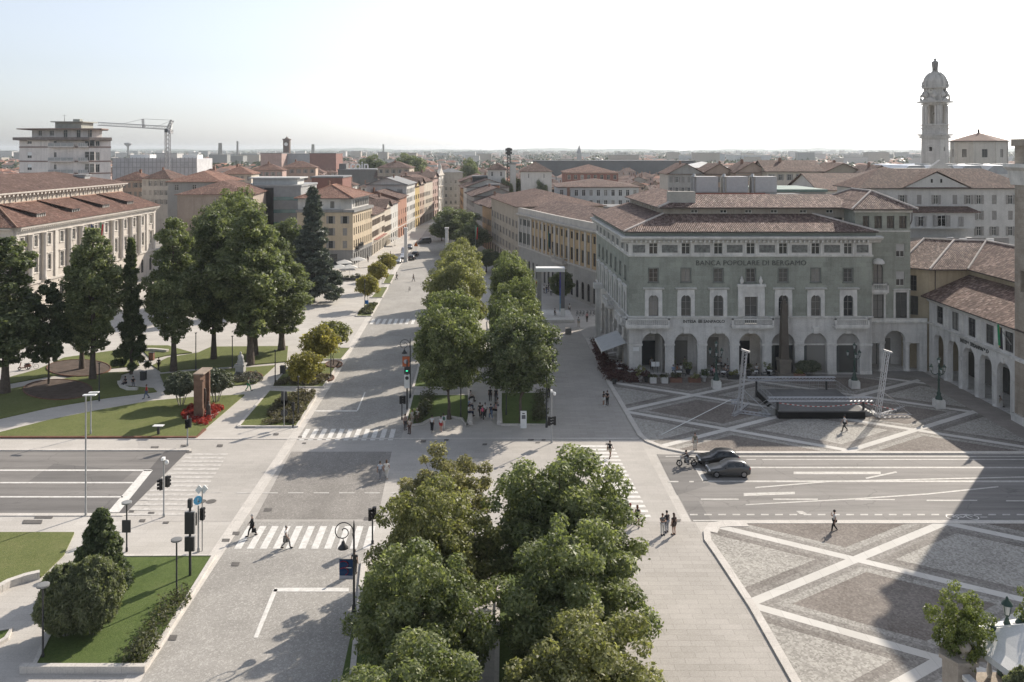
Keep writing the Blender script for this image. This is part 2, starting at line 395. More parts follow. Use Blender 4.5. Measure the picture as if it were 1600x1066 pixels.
sheet('promenade', [(16.35,36),(16.2,49.7),(15.7,62),(15.2,71.2),(6.2,71.2),(6.6,36)], .008, slab_long, True)
sheet('promenade', [(13.9,91.3),(12.7,113.1),(12.0,139.8),(11.0,158),(2.6,158),(3.4,130),(4.4,91.3)], .008, slab_long, True)
def lines(name, segs, m, z=.022):
    mb = MB()
    for s in segs: mb.poly([(x, y, z) for x, y in (s if isinstance(s[0][0], float) and max(abs(c) for q in s for c in q) < 250 and False else [P(*q) for q in s])])
    for i, f in enumerate(mb.f):
        if newell([mb.v[k] for k in f])[2] < 0: mb.f[i] = f[::-1]
    return struct(name, mb, m)
def hl(y, x0, x1, t): return [(x0,y-t/2),(x1,y-t/2),(x1,y+t/2),(x0,y+t/2)]
seg = [hl(735.2,0,237,2.2), hl(754.6,0,208,2), hl(776.8,0,192,2)]
seg += [[(225,735),(239,735),(186,801),(168,801)]]
def zebra(x0, n, pitch, wd, y0, y1):                   # stripes that run along the avenue
    out = []
    for i in range(n):
        a = x0+i*pitch
        k = (y0-HY)/(y1-HY)
        f = lambda x: 745+(x-745)*k
        out.append([(a,y1),(a+wd,y1),(f(a+wd),y0),(f(a),y0)])
    return out
seg += zebra(365.5, 11, 20.1, 11, 822.5, 858)
seg += zebra(467, 11, 13.9, 7.6, 670.5, 688.5) + zebra(577, 8, 9.2, 5, 498.5, 507)
lines('road_markings', seg, paint)
lines('road_markings', [[(429,919),(545,919),(545,925),(427,925)], [(427,921),(434,921),(403,997),(396,997)], hl(642.5,490,558,1.8), [(557,642),(559.5,642),(571.5,613),(569.5,613)]], paint)
seg = []
yk = lambda Y: HY+FPX*CAMH/Y
for i in range(15):                                     # crossings whose stripes run across the picture
    a, b = yk(72.4+i*1.02), yk(72.9+i*1.02)
    if i < 17: seg.append([(207+(792-a)*1.06,a),(297+(792-a)*.62+8,a),(297+(792-b)*.62+8,b),(207+(792-b)*1.06,b)])
lines('road_markings', seg, paint_worn)
seg = []
for i in range(18):
    a, b = yk(72.0+i*1.0), yk(72.5+i*1.0)
    seg.append([(968-(815-a)*.57,a),(1021-(815-a)*.535,a),(1021-(815-b)*.535,b),(968-(815-b)*.57,b)])
lines('road_markings', seg, paint)
seg = [hl(770.5,x,x+24,1.6) for x in range(370,640,40)]+[hl(770,330,348,1.4)]
seg += [hl(711+2.7,1040,1640,1.3), hl(718.5,1166,1181,1.2), hl(718.5,1191,1640,1.3)] + [hl(731,1168,1640,2.2)]
seg += [[(1086,732),(1094,732),(1107,753),(1098,753)], hl(753,1077,1084,2), hl(752.6,1098,1640,2.6), hl(753,1044,1060,1.8)]
seg += [hl(739.5,1240,1376,4), [(1352,747),(1354,749),(1402,739),(1400,737)], [(1180,761.5),(1180,763.5),(1300,753.6),(1640,746),(1640,744),(1300,751.8)]]
seg += [[(1165,788.5),(1165,790),(1330,781.5),(1450,773.5),(1560,762),(1560,760),(1450,771.5),(1330,779.5)]]
seg += [hl(780.6,1095,1154,2), hl(780.6,1208,1278,2), hl(781.2,1336,1398,1.8), hl(782.4,1448,1527,1.8), hl(783,1572,1640,1.8), [(1162,771),(1242,769),(1242,773),(1162,776)]]
seg += [hl(804.6,1078+x*22.2,1090+x*22.2,2) for x in range(25)] + [hl(814,1083,1640,1.8)]
seg += [[(1244,799),(1254,799),(1262,804),(1250,804)]]
wr = PAINT('thin_road_paint', (.52,.50,.465), .9)
dg = [q for q in seg if abs(q[0][1]-q[1][1]) > 1.5 or len(q) > 4]; lines('road_markings', [q for q in seg if q not in dg], wr, .024); lines('road_markings', dg, wr, .028)
# cycle symbol at the right edge of the road
mb = MB()
def ringline(c, r, wd, z, n=14):
    for i in range(n):
        a0, a1 = 2*math.pi*i/n, 2*math.pi*(i+1)/n
        mb.poly([(c[0]+r*math.cos(a0),c[1]+r*math.sin(a0),z),(c[0]+(r+wd)*math.cos(a0),c[1]+(r+wd)*math.sin(a0),z),(c[0]+(r+wd)*math.cos(a1),c[1]+(r+wd)*math.sin(a1),z),(c[0]+r*math.cos(a1),c[1]+r*math.sin(a1),z)])
bx_, by_ = P(1502,808.5)
ringline((bx_-.75,by_), .42, .09, .026); ringline((bx_+.95,by_), .42, .09, .026)
for a, b in (((-.75,0),(-.2,.45)),((-.2,.45),(.7,.45)),((.7,.45),(.95,0)),((-.2,.45),(.15,-.05)),((.15,-.05),(.7,.45)),((-.75,0),(.15,-.05)),((1.6,0),(2.2,0))):
    strip(mb, [(bx_+a[0],by_+a[1]),(bx_+b[0],by_+b[1])], .1, .026, .026)
struct('cycle_symbol', mb, paint)
# piazza: raised paving on both sides of the right road
pzn = PIAZZA('near_piazza_paving', .63, 49.3, 12.55, .64, 54.3, 12.75, 0)
pzf = PIAZZA('far_piazza_paving', .615, 90.6, 12.5, .655, 84.7, 13.75, 1)
PK = [(16.45,34),(16.3,49.7),(16.1,57.8),(15.55,65.2),(15.3,67.7),(15.6,69.3),(16.3,70.6),(17.6,71.05),(150,71.05)]
FK = [(12.1,139.8),(12.7,113.1),(13.7,92.6),(14.2,90.6),(15.6,88.6),(17.5,87.3),(20.5,87.0),(150,87.0)]
struct('piazza_paving', MB().prism(PK[:-1]+[(62,71.05),(62,34)], 0, .11, 0), [pzn])
struct('piazza_paving', MB().prism(FK[:-1]+[(57.4,87.0),(57.4,117),(16.2,117),(16.2,139)], 0, .11), [pzf])
struct('kerb', strip(MB(), PK, .55, 0, .135, left=-.2), kerbst); struct('kerb', strip(MB(), FK, .55, 0, .135, left=.2), kerbst)
struct('kerb', strip(MB(), [(15.6,69.3),(16.3,70.6),(17.6,71.05),(19.4,71.05)], 1.0, .05, .139, left=-.55), kerbst)
sheet('piazza_border', [(16.2,115.8),(57.2,115.8),(57.2,119),(16.2,119)], .116, BR('border_slabs', (.24,.225,.205), (.28,.262,.24), (.17,.16,.145), 1.2, .6, .012, coord='POS'), True)
sheet('piazza_border', [(54.6,87.2),(60.2,87.2),(60.2,115.8),(54.6,115.8)], .116, BR('arcade_slabs', (.26,.235,.21), (.31,.28,.25), (.2,.18,.16), 1.2, .6, .012, coord='POS'), True)
# kerb bands along the avenue and round the beds
struct('kerb', strip(MB(), kL, 1.0, .006, .03, left=.5), kerbst)
struct('kerb', strip(MB(), mR[:3], .35, 0, .16, left=-.17), kerbst)
struct('kerb', strip(MB(), [(-140,yl1+.25),(X(296,yl1),yl1+.25)], .5, .01, .10), kerbst)
struct('kerb', strip(MB(), [(-140,yl0-.25),(X(196,yl0),yl0-.25)], .5, .01, .06), kerbst)
struct('kerb', strip(MB(), [(-37,91.6),(13.6,91.6)], .35, .01, .05), kerbst)
def lawn(pts, m=grass_m, h=.14, kerb=True, kw=.3, world=False):
    w_ = [(p if world else P(*p)) for p in pts]
    if sum(a[0]*b[1]-b[0]*a[1] for a, b in zip(w_, w_[1:]+w_[:1])) < 0: w_ = w_[::-1]
    o = struct('lawn', MB().prism(w_, 0, h), m)
    if kerb: struct('lawn_kerb', strip(MB(), w_+[w_[0]], kw, 0, h+.05), kerbst)
    return o
lawn([(192,871),(334,871),(226,1046),(52,1046),(78,990),(115,925),(150,885)], grass_green, kw=.35)
struct('low_wall', strip(MB(), [P(33,1050),P(228,1050)], .35, 0, .42), kerbst)
lawn([(-60,834),(116,834),(100,868),(64,903),(36,909),(0,918),(-60,935)], grass_m, kerb=False)
struct('low_wall', strip(MB(), [P(62,903),P(40,908),P(14,917),P(-10,930),P(-40,950)], .45, 0, .5), kerbst)
lawn([(-40,995),(18,985),(10,1000),(-40,1030)], grass_green)
lawn([(-120,684),(305,684),(382,618),(300,622),(235,628),(150,643),(80,657),(0,677)], kerb=False)
struct('lawn_kerb', strip(MB(), [P(-120,684.5),P(307,684.5),P(320,672)], .35, 0, .17), corten)
lawn([(-60,668),(0,655),(80,637),(170,622),(245,613),(240,608),(185,603),(190,586),(205,582),(150,584),(90,595),(0,612),(-60,622)], kerb=False)
lawn([(-60,605),(0,595),(60,578),(100,560),(205,545),(218,572),(140,580),(70,590),(0,603),(-60,612)], kerb=False)
lawn([(210,541),(262,541),(300,552),(262,556),(236,562),(222,548)], kerb=False)
lawn([(238,572),(262,560),(310,552),(330,543),(450,542),(448,566),(380,572),(300,577),(252,582)], kerb=False)
lawn([(250,586),(300,581),(380,576),(430,572),(400,600),(330,607),(262,614)], kerb=False)
lawn([(372,668),(464,668),(496,616),(420,612)], kw=.35)
for q in ([(424,606),(505,606),(530,568),(452,572)], [(462,563),(533,563),(548,545),(500,545)], [(556,495),(580,495),(592,474),(573,474)], [(579,466),(597,466),(606,450),(594,450)], [(598,444),(610,444),(617,430),(605,430)]):
    lawn(q, kw=.25)
# flower earth
def ell(c, rx, ry, n=24): return [(c[0]+rx*math.cos(2*math.pi*i/n), c[1]+ry*math.sin(2*math.pi*i/n)) for i in range(n)]
for c, rx, ry in (((90,611),54,16),((123,577),50,13),((388,590),22,7),((510,592),12,5),((522,571),13,5)):
    w_ = [P(*q) for q in ell(c, rx, ry)]
    struct('mulch_bed', MB().prism(w_, .1, .19), mulch); struct('lawn_kerb', strip(MB(), w_+[w_[0]], .12, .1, .25), corten)
# median islands
lawn([(-12.0,95.5),(-10.2,96.3),(-9.2,98.2),(-7.5,99),(-5.8,98.2),(-5.0,95.6),(-4.9,107.5),(-12.5,107.5)], grass_green, world=True)
lawn([(-1.2,96),(4.2,96),(4.0,108.5),(-1.6,108.5)], grass_green, world=True)
for i in range(4):
    y0 = 111+i*15.5
    for a, b in ((-12.2,-5.2),(-1.9,3.6)):
        s_ = -.042*(y0-96); lawn([(a+s_,y0),(b+s_,y0),(b+s_-.5,y0+12),(a+s_-.5,y0+12)], grass_green, world=True)
lawn([(-9.1,37),(-3.2,37),(-3.4,62.5),(-10.8,62.5)], grass_green, world=True, kerb=False)
lawn([(-.8,37),(6.3,37),(5.9,63),(-1,63)], grass_green, world=True)
# inspection covers
mb = MB()
for px, py, wx, wy in ((150,910,16,5),(50,816,30,6),(68,807,28,7),(367,882,12,6),(368,834,11,5),(352,845,12,5),(236,802,10,3),(205,800,8,3),(241,700,12,4),(286,697,8,3),(343,697,9,4),(295,707,8,3),(468,684,6,4),(269,997,12,8),(222,814,9,4),(259,817,9,3),(431,679,8,3),(475,693,6,2),(418,797,12,5),(572,811,8,5),(1058,814,10,4),(829,687,9,4),(840,692,7,2),(849,688,6,2),(661,690,8,4),(697,688,7,3),(757,695,7,3),(950,694,8,3)):
    mb.poly([(x, y, .037) for x, y in (P(px-wx/2,py+wy/2),P(px+wx/2,py+wy/2),P(px+wx/2+wy*.3,py-wy/2),P(px-wx/2+wy*.3,py-wy/2))])
for px, py in ((330,784),(314,784)):
    c = P(px,py); mb.poly([(c[0]+.45*math.cos(i*math.pi/8), c[1]+.45*math.sin(i*math.pi/8), .037) for i in range(16)])
struct('inspection_covers', mb, M('cast_iron_cover', (.13,.12,.11), .7, .3, 3))
# ---------------------------------------------------------------- building kit
glass, gt_, gb_ = newmat('window_glass'); gb_.inputs['Roughness'].default_value = .1; gb_.inputs['Specular IOR Level'].default_value = .6
oi_ = nn(gt_, "ShaderNodeObjectInfo"); gr_ = nn(gt_, "ShaderNodeValToRGB"); gr_.color_ramp.interpolation = 'CONSTANT'; e_ = gr_.color_ramp.elements; e_.new(.5); e_.new(.78)
for el_, p_, c_ in zip(e_, (0, .5, .78), ((.028,.032,.036), (.085,.085,.08), (.24,.23,.21))): el_.position = p_; el_.color = C4(c_)      # bare panes, net curtains, drawn curtains
gt_.links.new(oi_.outputs['Random'], gr_.inputs[0]); gt_.links.new(gr_.outputs[0], gb_.inputs['Base Color'])
dark_in = M('dark_interior', (.03,.028,.027), .9, 0)
rt_dark = ROOF('weathered_clay_tiles', [(.09,.06,.05),(.17,.115,.095),(.26,.175,.145),(.42,.32,.28)])
rt_red = ROOF('red_clay_tiles', [(.11,.065,.05),(.19,.105,.08),(.25,.14,.108),(.36,.24,.19)])
rt_brown = ROOF('brown_clay_tiles', [(.10,.066,.053),(.16,.10,.08),(.21,.135,.108),(.30,.20,.17)])
rt_orange = ROOF('orange_clay_tiles', [(.18,.095,.07),(.28,.15,.11),(.34,.19,.14),(.44,.29,.22)])
rt_far = M('far_clay_tiles', (.31,.155,.105), .9, .3, .25); rt_far2 = M('far_brown_tiles', (.20,.13,.105), .9, .3, .25); rt_grey = M('grey_sheet_roof', (.20,.20,.20), .7, .2, .4)
ridge_m = M('pale_ridge_mortar', (.50,.45,.41), .9, .2, 2)
gutter = M('dark_gutter', (.075,.062,.055), .6, .1, 1)
fw = M('white_window_frame', (.62,.60,.56), .6, .05, 3); fdk = M('dark_window_frame', (.09,.085,.08), .6, .05, 3)
sh_gr = M('grey_shutters', (.26,.245,.225), .7, .15, 3); sh_br = M('brown_shutters', (.13,.095,.07), .7, .15, 3); sh_gn = M('green_shutters', (.075,.085,.07), .7, .15, 3)
def wall(name, c, st=.5): return M(name, c, .88, .12, .35, streak=st)
class Fr:                                            # a wall line from A to B, outside on its right-hand side
    def __init__(s, A, B):
        s.A = Vector((A[0],A[1])); s.B = Vector((B[0],B[1])); d = s.B-s.A; s.L = d.length; s.d = d/s.L; s.n = Vector((s.d.y,-s.d.x))
        s.ang = math.atan2(s.d.y, s.d.x)
    def p(s, u, o, z): q = s.A+s.d*u+s.n*o; return (q.x, q.y, z)
    def box(s, mb, u0, u1, o0, o1, z0, z1, mi=0):
        return mb.add([s.p(u0,o1,z0),s.p(u1,o1,z0),s.p(u1,o0,z0),s.p(u0,o0,z0),s.p(u0,o1,z1),s.p(u1,o1,z1),s.p(u1,o0,z1),s.p(u0,o0,z1)],
                      [(3,2,1,0),(4,5,6,7),(0,1,5,4),(1,2,6,5),(2,3,7,6),(3,0,4,7)], mi)
    def prof(s, mb, u0, u1, pr, mi=0):                # cornice: profile of (out, z) swept along the wall, ends closed
        a = [s.p(u0,o,z) for o, z in pr]; b = [s.p(u1,o,z) for o, z in pr]; n = len(pr)
        mb.add(a+b, [(i,n+i,n+i+1,i+1) for i in range(n-1)]+[tuple(range(n)), tuple(range(n,2*n))[::-1]], mi)
def facade(mb, F, z0, z1, ops, rev=.28, mi=0, rmi=None, out=0.0):
    """Wall with openings (centre, width, sill, height, arched): real holes with jambs."""
    rmi = mi if rmi is None else rmi
    us = sorted({0.0, round(F.L,4)} | {round(max(0,min(F.L,c+k*w_/2)),4) for c,w_,s_,h,a in ops for k in (-1,1)})
    zs = sorted({z0, z1} | {round(min(z1,max(z0,v)),4) for c,w_,s_,h,a in ops for v in (s_, s_+h)})
    for i in range(len(zs)-1):
        zm = (zs[i]+zs[i+1])/2; start = None
        for j in range(len(us)):
            solid = j < len(us)-1 and not any(abs((us[j]+us[j+1])/2-c) < w_/2 and s_ < zm < s_+h for c,w_,s_,h,a in ops)
            if solid and start is None: start = us[j]
            if not solid and start is not None:
                mb.poly([F.p(start,out,zs[i]),F.p(us[j],out,zs[i]),F.p(us[j],out,zs[i+1]),F.p(start,out,zs[i+1])], mi); start = None
    for c,w_,s_,h,a in ops:
        l, r, t = c-w_/2, c+w_/2, s_+h; q = F.p; o1 = out; o0 = out-rev
        sp = t-w_/2 if a else t
        mb.poly([q(l,o1,s_),q(l,o1,sp),q(l,o0,sp),q(l,o0,s_)], rmi); mb.poly([q(r,o1,s_),q(r,o0,s_),q(r,o0,sp),q(r,o1,sp)], rmi)
        if s_ > z0+.01: mb.poly([q(l,o1,s_),q(l,o0,s_),q(r,o0,s_),q(r,o1,s_)], rmi)
        if not a: mb.poly([q(l,o1,t),q(r,o1,t),q(r,o0,t),q(l,o0,t)], rmi)
        else:
            n = 12; rad = w_/2; pts = [(c-rad*math.cos(math.pi*k/n), sp+rad*math.sin(math.pi*k/n)) for k in range(n+1)]
            for k in range(n):
                (ua,za),(ub,zb) = pts[k], pts[k+1]
                mb.poly([q(ua,o1,za),q(ub,o1,zb),q(ub,o1,t),q(ua,o1,t)], mi)
                mb.poly([q(ua,o1,za),q(ua,o0,za),q(ub,o0,zb),q(ub,o1,zb)], rmi)
WM = {}
def winmesh(kind, w_, h, fm, extra=None):
    """Window in its opening: x along the wall, y inwards, z from the sill."""
    key = (kind, round(w_,2), round(h,2), fm.name, extra.name if extra else '')
    if key in WM: return WM[key]
    mb = MB(); d = .16; t = .07; hw = w_/2; arch = 'arch' in kind
    sp = h-hw if arch else h
    ex = 2
    if 'shut' in kind and 'closed' in kind:
        mb.box(-hw,.06,0,-.01,.12,h,2); mb.box(.01,.06,0,hw,.12,h,2)
    else:
        if arch:
            n = 12; pts = [(-hw,0),(hw,0)]+[(hw*math.cos(math.pi*k/n), sp+hw*math.sin(math.pi*k/n)) for k in range(n+1)]
            mb.poly([(x,d+.04,z) for x,z in pts], 1)
            for k in range(n):
                a0, a1 = math.pi*k/n, math.pi*(k+1)/n
                mb.bar(((hw-t/2)*math.cos(a0),d,sp+(hw-t/2)*math.sin(a0)),((hw-t/2)*math.cos(a1),d,sp+(hw-t/2)*math.sin(a1)), t, .08)
        else:
            mb.poly([(-hw,d+.04,0),(hw,d+.04,0),(hw,d+.04,h),(-hw,d+.04,h)], 1)
            mb.box(-hw,d-.04,h-t,hw,d+.03,h)
        mb.box(-hw,d-.04,0,-hw+t,d+.03,sp); mb.box(hw-t,d-.04,0,hw,d+.03,sp); mb.box(-hw+t,d-.04,0,hw-t,d+.03,t)
        mb.box(-t/2,d-.03,t,t/2,d+.025,h-t)
        if 'x' in kind:
            for k in (1, 2): mb.box(-hw+t,d-.02,h*k/3-.02,hw-t,d+.02,h*k/3+.02)
        elif h > 1.3: mb.box(-hw+t,d-.028,sp*.68-.025,hw-t,d+.022,sp*.68+.025)
        if 'blind' in kind: mb.box(-hw+.02,d-.06,h*.45,hw-.02,d-.045,h-.02,2)
        if 'open' in kind:
            for s_ in (-1, 1): mb.box(min(s_*hw,s_*(hw+hw*.95)),-.10,0,max(s_*hw,s_*(hw+hw*.95)),-.04,h,2)
    mats = [fm, glass]+([extra] if extra else [])
    WM[key] = mb.mesh('window', mats, uv=False); return WM[key]
def windows(F, root, ops, kind, fm, extra=None, name='window', out=0.0, pick=None):
    for i, (c,w_,s_,h,a) in enumerate(ops):
        k = kind+('arch' if a else '')
        if kind == 'open' and rnd.random() < .25: k = 'shutclosed'
        me = winmesh(k, w_, h, fm, extra)
        x, y, z = F.p(c, out, s_)
        link(name, me, root, (x-root.location.x, y-root.location.y, z-root.location.z), F.ang)
def surround(mb, F, op, wd=.18, proj=.07, cap=True, mi=0, out=0.0, sill=True):
    c,w_,s_,h,a = op; l, r, t = c-w_/2, c+w_/2, s_+h
    F.box(mb, l-wd, l, out-.02, out+proj, s_, t, mi); F.box(mb, r, r+wd, out-.02, out+proj, s_, t, mi); F.box(mb, l-wd, r+wd, out-.02, out+proj, t, t+wd, mi)
    if sill: F.box(mb, l-wd-.06, r+wd+.06, out-.02, out+proj+.1, s_-.16, s_, mi)
    if cap: F.box(mb, l-wd-.12, r+wd+.12, out-.02, out+proj+.2, t+wd+.08, t+wd+.22, mi)
def hip(mb, q, z, rise, ov=.6, mi=0, gable=False, gmi=None, th=.18, emi=None, ridge=None, z_ridge=None):
    """Tiled roof on a four-cornered plan (counter-clockwise): hipped, or gabled over the short ends."""
    c = sum((Vector(p[:2]) for p in q), Vector((0,0)))/4
    V = [Vector(p[:2]) for p in q]
    def off(V, d):
        n = 4; o = []
        for i in range(n):
            a, b, cc = V[i-1], V[i], V[(i+1)%n]; e1 = (b-a).normalized(); e2 = (cc-b).normalized()
            n1 = Vector((e1.y,-e1.x)); n2 = Vector((e2.y,-e2.x)); k = n1+n2; o.append(b+k*(d/max(.2,(1+n1.dot(n2)))))
        return o
    if (V[1]-V[0]).cross(V[2]-V[1]) < 0: V = V[::-1]
    if (V[1]-V[0]).length < (V[2]-V[1]).length: V = V[1:]+V[:1]
    half = (V[2]-V[1]).length/2; drop = rise*ov/max(half, .1)
    E = off(V, ov); m0 = (E[3]+E[0])/2; m1 = (E[1]+E[2])/2; ax = (m1-m0).normalized()
    ins = 0 if gable else min((half+ov), (m1-m0).length/2-.01)
    r0, r1 = m0+ax*ins, m1-ax*ins; ze = z-drop*0+0; zt = z+rise
    e = [(p.x,p.y,ze) for p in E]; t0, t1 = (r0.x,r0.y,zt), (r1.x,r1.y,zt)
    mb.poly([e[0],e[1],t1,t0], mi); mb.poly([e[2],e[3],t0,t1], mi)
    if gable:
        g = gmi if gmi is not None else mi
        w0, w1 = (V[3]+V[0])/2, (V[1]+V[2])/2; zz = zt-.05
        mb.poly([(V[1].x,V[1].y,z-.1),(V[2].x,V[2].y,z-.1),(w1.x,w1.y,zz)], g); mb.poly([(V[3].x,V[3].y,z-.1),(V[0].x,V[0].y,z-.1),(w0.x,w0.y,zz)], g)
        dn = lambda p: (p[0],p[1],p[2]-th)
        for a, b in ((e[0],t0),(t0,e[3]),(e[2],t1),(t1,e[1])): mb.poly([a,b,dn(b),dn(a)], mi)
    else:
        mb.poly([e[1],e[2],t1], mi); mb.poly([e[3],e[0],t0], mi)
    em = mi if emi is None else emi
    for i in range(4):
        a, b = e[i], e[(i+1)%4]
        mb.poly([(a[0],a[1],a[2]-th),(b[0],b[1],b[2]-th),b,a], em)
    mb.poly([(p[0],p[1],p[2]-th) for p in e][::-1], em)
    if ridge is not None:
        seg = [(t0,t1)]+([] if gable else [(e[0],t0),(e[3],t0),(e[1],t1),(e[2],t1)])
        for a, b in seg:
            if (Vector(a)-Vector(b)).length > .3: mb.tube((a[0],a[1],a[2]+.04),(b[0],b[1],b[2]+.04), .15, .15, 6, ridge)
def chimney(root, x, y, z, h=1.4, w_=.6, m=None):
    mb = MB(); mb.box(x-w_/2,y-w_/2,z-1.6,x+w_/2,y+w_/2,z+h); mb.box(x-w_/2-.1,y-w_/2-.1,z+h,x+w_/2+.1,y+w_/2+.1,z+h+.12); mb.box(x-w_/2+.08,y-w_/2+.08,z+h+.12,x+w_/2-.08,y+w_/2-.08,z+h+.4)
    return mb.build('chimney', m or brick_m, root)
brick_m = M('chimney_brick', (.25,.15,.11), .9, .25, 2)
def TEXT(body, size, F, u, z, out, m, root, name='lettering', align='CENTER', wide=1.0, bold=0):
    cu = bpy.data.curves.new('text', 'FONT'); cu.body = body; cu.size = size; cu.align_x = align; cu.extrude = .03; cu.offset = bold; cu.resolution_u = 3; cu.space_character = wide
    o = bpy.data.objects.new('text', cu); COL.objects.link(o); bpy.context.view_layer.update()
    me = bpy.data.meshes.new_from_object(o.evaluated_get(bpy.context.evaluated_depsgraph_get())); bpy.data.objects.remove(o)
    me.materials.clear(); me.materials.append(m)
    x, y, zz = F.p(u, out, z); r = link(name, me, root, (x-root.location.x, y-root.location.y, zz-root.location.z)); r.rotation_euler = (R(90), 0, F.ang); return r
def quad_of(F, dep, u0=0, u1=None, inset=0.0):
    u1 = F.L if u1 is None else u1
    return [F.p(u0,-inset,0)[:2], F.p(u1,-inset,0)[:2], F.p(u1,-dep,0)[:2], F.p(u0,-dep,0)[:2]]
def grid(n, first, pitch, w_, sill, h, arch=False): return [(first+i*pitch, w_, sill, h, arch) for i in range(n)]
def balcony(root, F, u0, u1, z, proj=1.1, stone=None, n=None, h=1.0, out=0.0):
    b = MB(); F.box(b, u0, u1, out-.02, out+proj, z-.28, z); F.box(b, u0+.15, u1-.15, out-.02, out+proj-.2, z-.5, z-.28)
    o = b.build('balcony', stone, root)
    r = MB(); F.box(r, u0, u1, out+proj-.26, out+proj, z+h-.16, z+h); F.box(r, u0, u1, out+proj-.24, out+proj-.02, z, z+.12)
    n = n or int((u1-u0)/.28)
    for i in range(n+1):
        u = u0+.12+(u1-u0-.24)*i/n; c = F.p(u, out+proj-.13, z+.1)
        if i in (0, n): F.box(r, u-.12, u+.12, out+proj-.26, out+proj, z, z+h)
        else: r.lathe([(.05,0),(.085,.2),(.05,.45),(.045,h-.26)], c, 6)
    for u in (u0, u1-.2): F.box(r, u, u+.2, out, out+proj-.26, z+h-.14, z+h); F.box(r, u+.04, u+.16, out, out+proj-.26, z+.12, z+h-.14) if proj < .5 else None
    r.build('balustrade', stone, o); return o

# ---------------------------------------------------------------- the bank with its green stone front
g_stone = BR('green_grey_stone', (.25,.262,.222), (.345,.355,.305), (.205,.21,.18), 1.5, .62, .008, coord='UV', stain=.3, stscale=.3, streak=.4, bmp=.08)
lime = BR('pale_limestone', (.60,.58,.545), (.66,.64,.60), (.50,.485,.455), 1.3, .6, .006, coord='UV', stain=.28, stscale=.4, streak=.55, bmp=.06)
trim = M('carved_limestone', (.66,.64,.60), .85, .2, .8, streak=.5)
green_band = M('dull_green_fascia', (.17,.19,.165), .7, .1, .5)
g_trim = M('green_grey_trim', (.17,.18,.16), .85, .2, .8)
letter_m = M('dark_bronze_letters', (.075,.077,.07), .5, .2, 3)
BX, BY, BW = 16.1, 117.5, 33.4
bank = thing('bank_building', 'green grey stone bank palazzo with arcade, brown tiled roof and lettered front', 'bank', (BX,BY,0))
BF = Fr((BX,BY),(BX+BW,BY)); BS = Fr((14.9,150.5),(BX,BY))
cen = [3.35+4.463*i for i in range(7)]; nS = 7; cS = [BS.L-3.0-4.4*i for i in range(nS)]
arc = [(c,3.2,.0,5.85,True) for c in cen]; arcS = [(c,3.1,.0,5.8,True) for c in cS]
mb = MB()
facade(mb, BF, 0, 7.05, arc, 1.0, 1); facade(mb, BS, 0, 7.05, arcS, 1.0, 1); dz_ = [(cen[3],1.75,7.05,1.05,False)]; facade(mb, BF, 7.05, 8.1, dz_, .3, 1); facade(mb, BS, 7.05, 8.1, [], .3, 1)
lo = [(c,1.35,8.1,2.95,True) for c in cen if cen.index(c) != 3]+[(cen[3],1.75,8.1,2.7,False)]; mid = [(c,1.25,12.8,1.85,False) for c in cen]; top = [(c,1.2,16.62,1.55,False) for c in cen]
loS = [(c,1.3,8.1,2.95,True) for c in cS]; midS = [(c,1.15,12.8,1.85,False) for c in cS]; topS = [(c,1.2,16.62,1.55,False) for c in cS]
facade(mb, BF, 8.1, 16.3, lo+mid, .3, 0); facade(mb, BS, 8.1, 16.3, loS+midS, .3, 0)
facade(mb, BF, 16.3, 19.0, top, .3, 2); facade(mb, BS, 16.3, 19.0, topS, .3, 2)
E_ = Fr((BX+BW,BY),(BX+BW,BY+8)); facade(mb, E_, 0, 19.0, [], .3, 0)
# arcade floor, inner wall, ceiling
mb.poly([BF.p(0,0,.12),BF.p(BW,0,.12),BF.p(BW,-6,.12),BF.p(0,-6,.12)], 1)
mb.poly([BF.p(0,-5.2,0),BF.p(BW,-5.2,0),BF.p(BW,-5.2,7),BF.p(0,-5.2,7)], 1); mb.poly([BF.p(0,-5.2,6.4),BF.p(BW,-5.2,6.4),BF.p(BW,-.9,6.4),BF.p(0,-.9,6.4)], 1)
mb.poly([BS.p(0,-4.6,0),BS.p(BS.L,-4.6,0),BS.p(BS.L,-4.6,7),BS.p(0,-4.6,7)], 1); mb.poly([BS.p(0,-4.6,6.4),BS.p(BS.L,-4.6,6.4),BS.p(BS.L,-.9,6.4),BS.p(0,-.9,6.4)], 1)
mb.build('wall', [g_stone, lime, trim], bank)
# shop fronts at the back of the arcade, lunettes and panes
for i, c in enumerate(cen):
    m2 = MB(); BF.box(m2, c-1.25, c+1.25, -5.15, -5.05, .15, 3.6 if i in (0,1,3) else 4.1, 0); BF.box(m2, c-1.4, c-1.25, -5.15, -5.0, .1, 4.2, 1); BF.box(m2, c+1.25, c+1.4, -5.15, -5.0, .1, 4.2, 1); BF.box(m2, c-1.4, c+1.4, -5.15, -5.0, 4.2, 4.35, 1)
    m2.build('shop_window', [glass, trim], bank)
    if i >= 4:
        m2 = MB(); BF.box(m2, c-1.62, c+1.62, -.95, -.85, 4.15, 5.85, 0); BF.box(m2, c-1.6, c+1.6, -.98, -.7, 3.95, 4.15, 1)
        m2.build('arch_lunette', [M('pale_plaster_lunette', (.36,.345,.325), .9), trim] if i == 4 else [bpy.data.materials['pale_plaster_lunette'], trim], bank)
        m2 = MB(); BF.box(m2, c-1.58, c-.9, -.93, -.88, .15, 3.95, 0); BF.box(m2, c-.9, c+1.58, -.93, -.88, .15, 3.95, 1); m2.build('shop_window', [M('grey_window_panel', (.10,.11,.105), .4) if i == 4 else bpy.data.materials['grey_window_panel'], glass], bank)
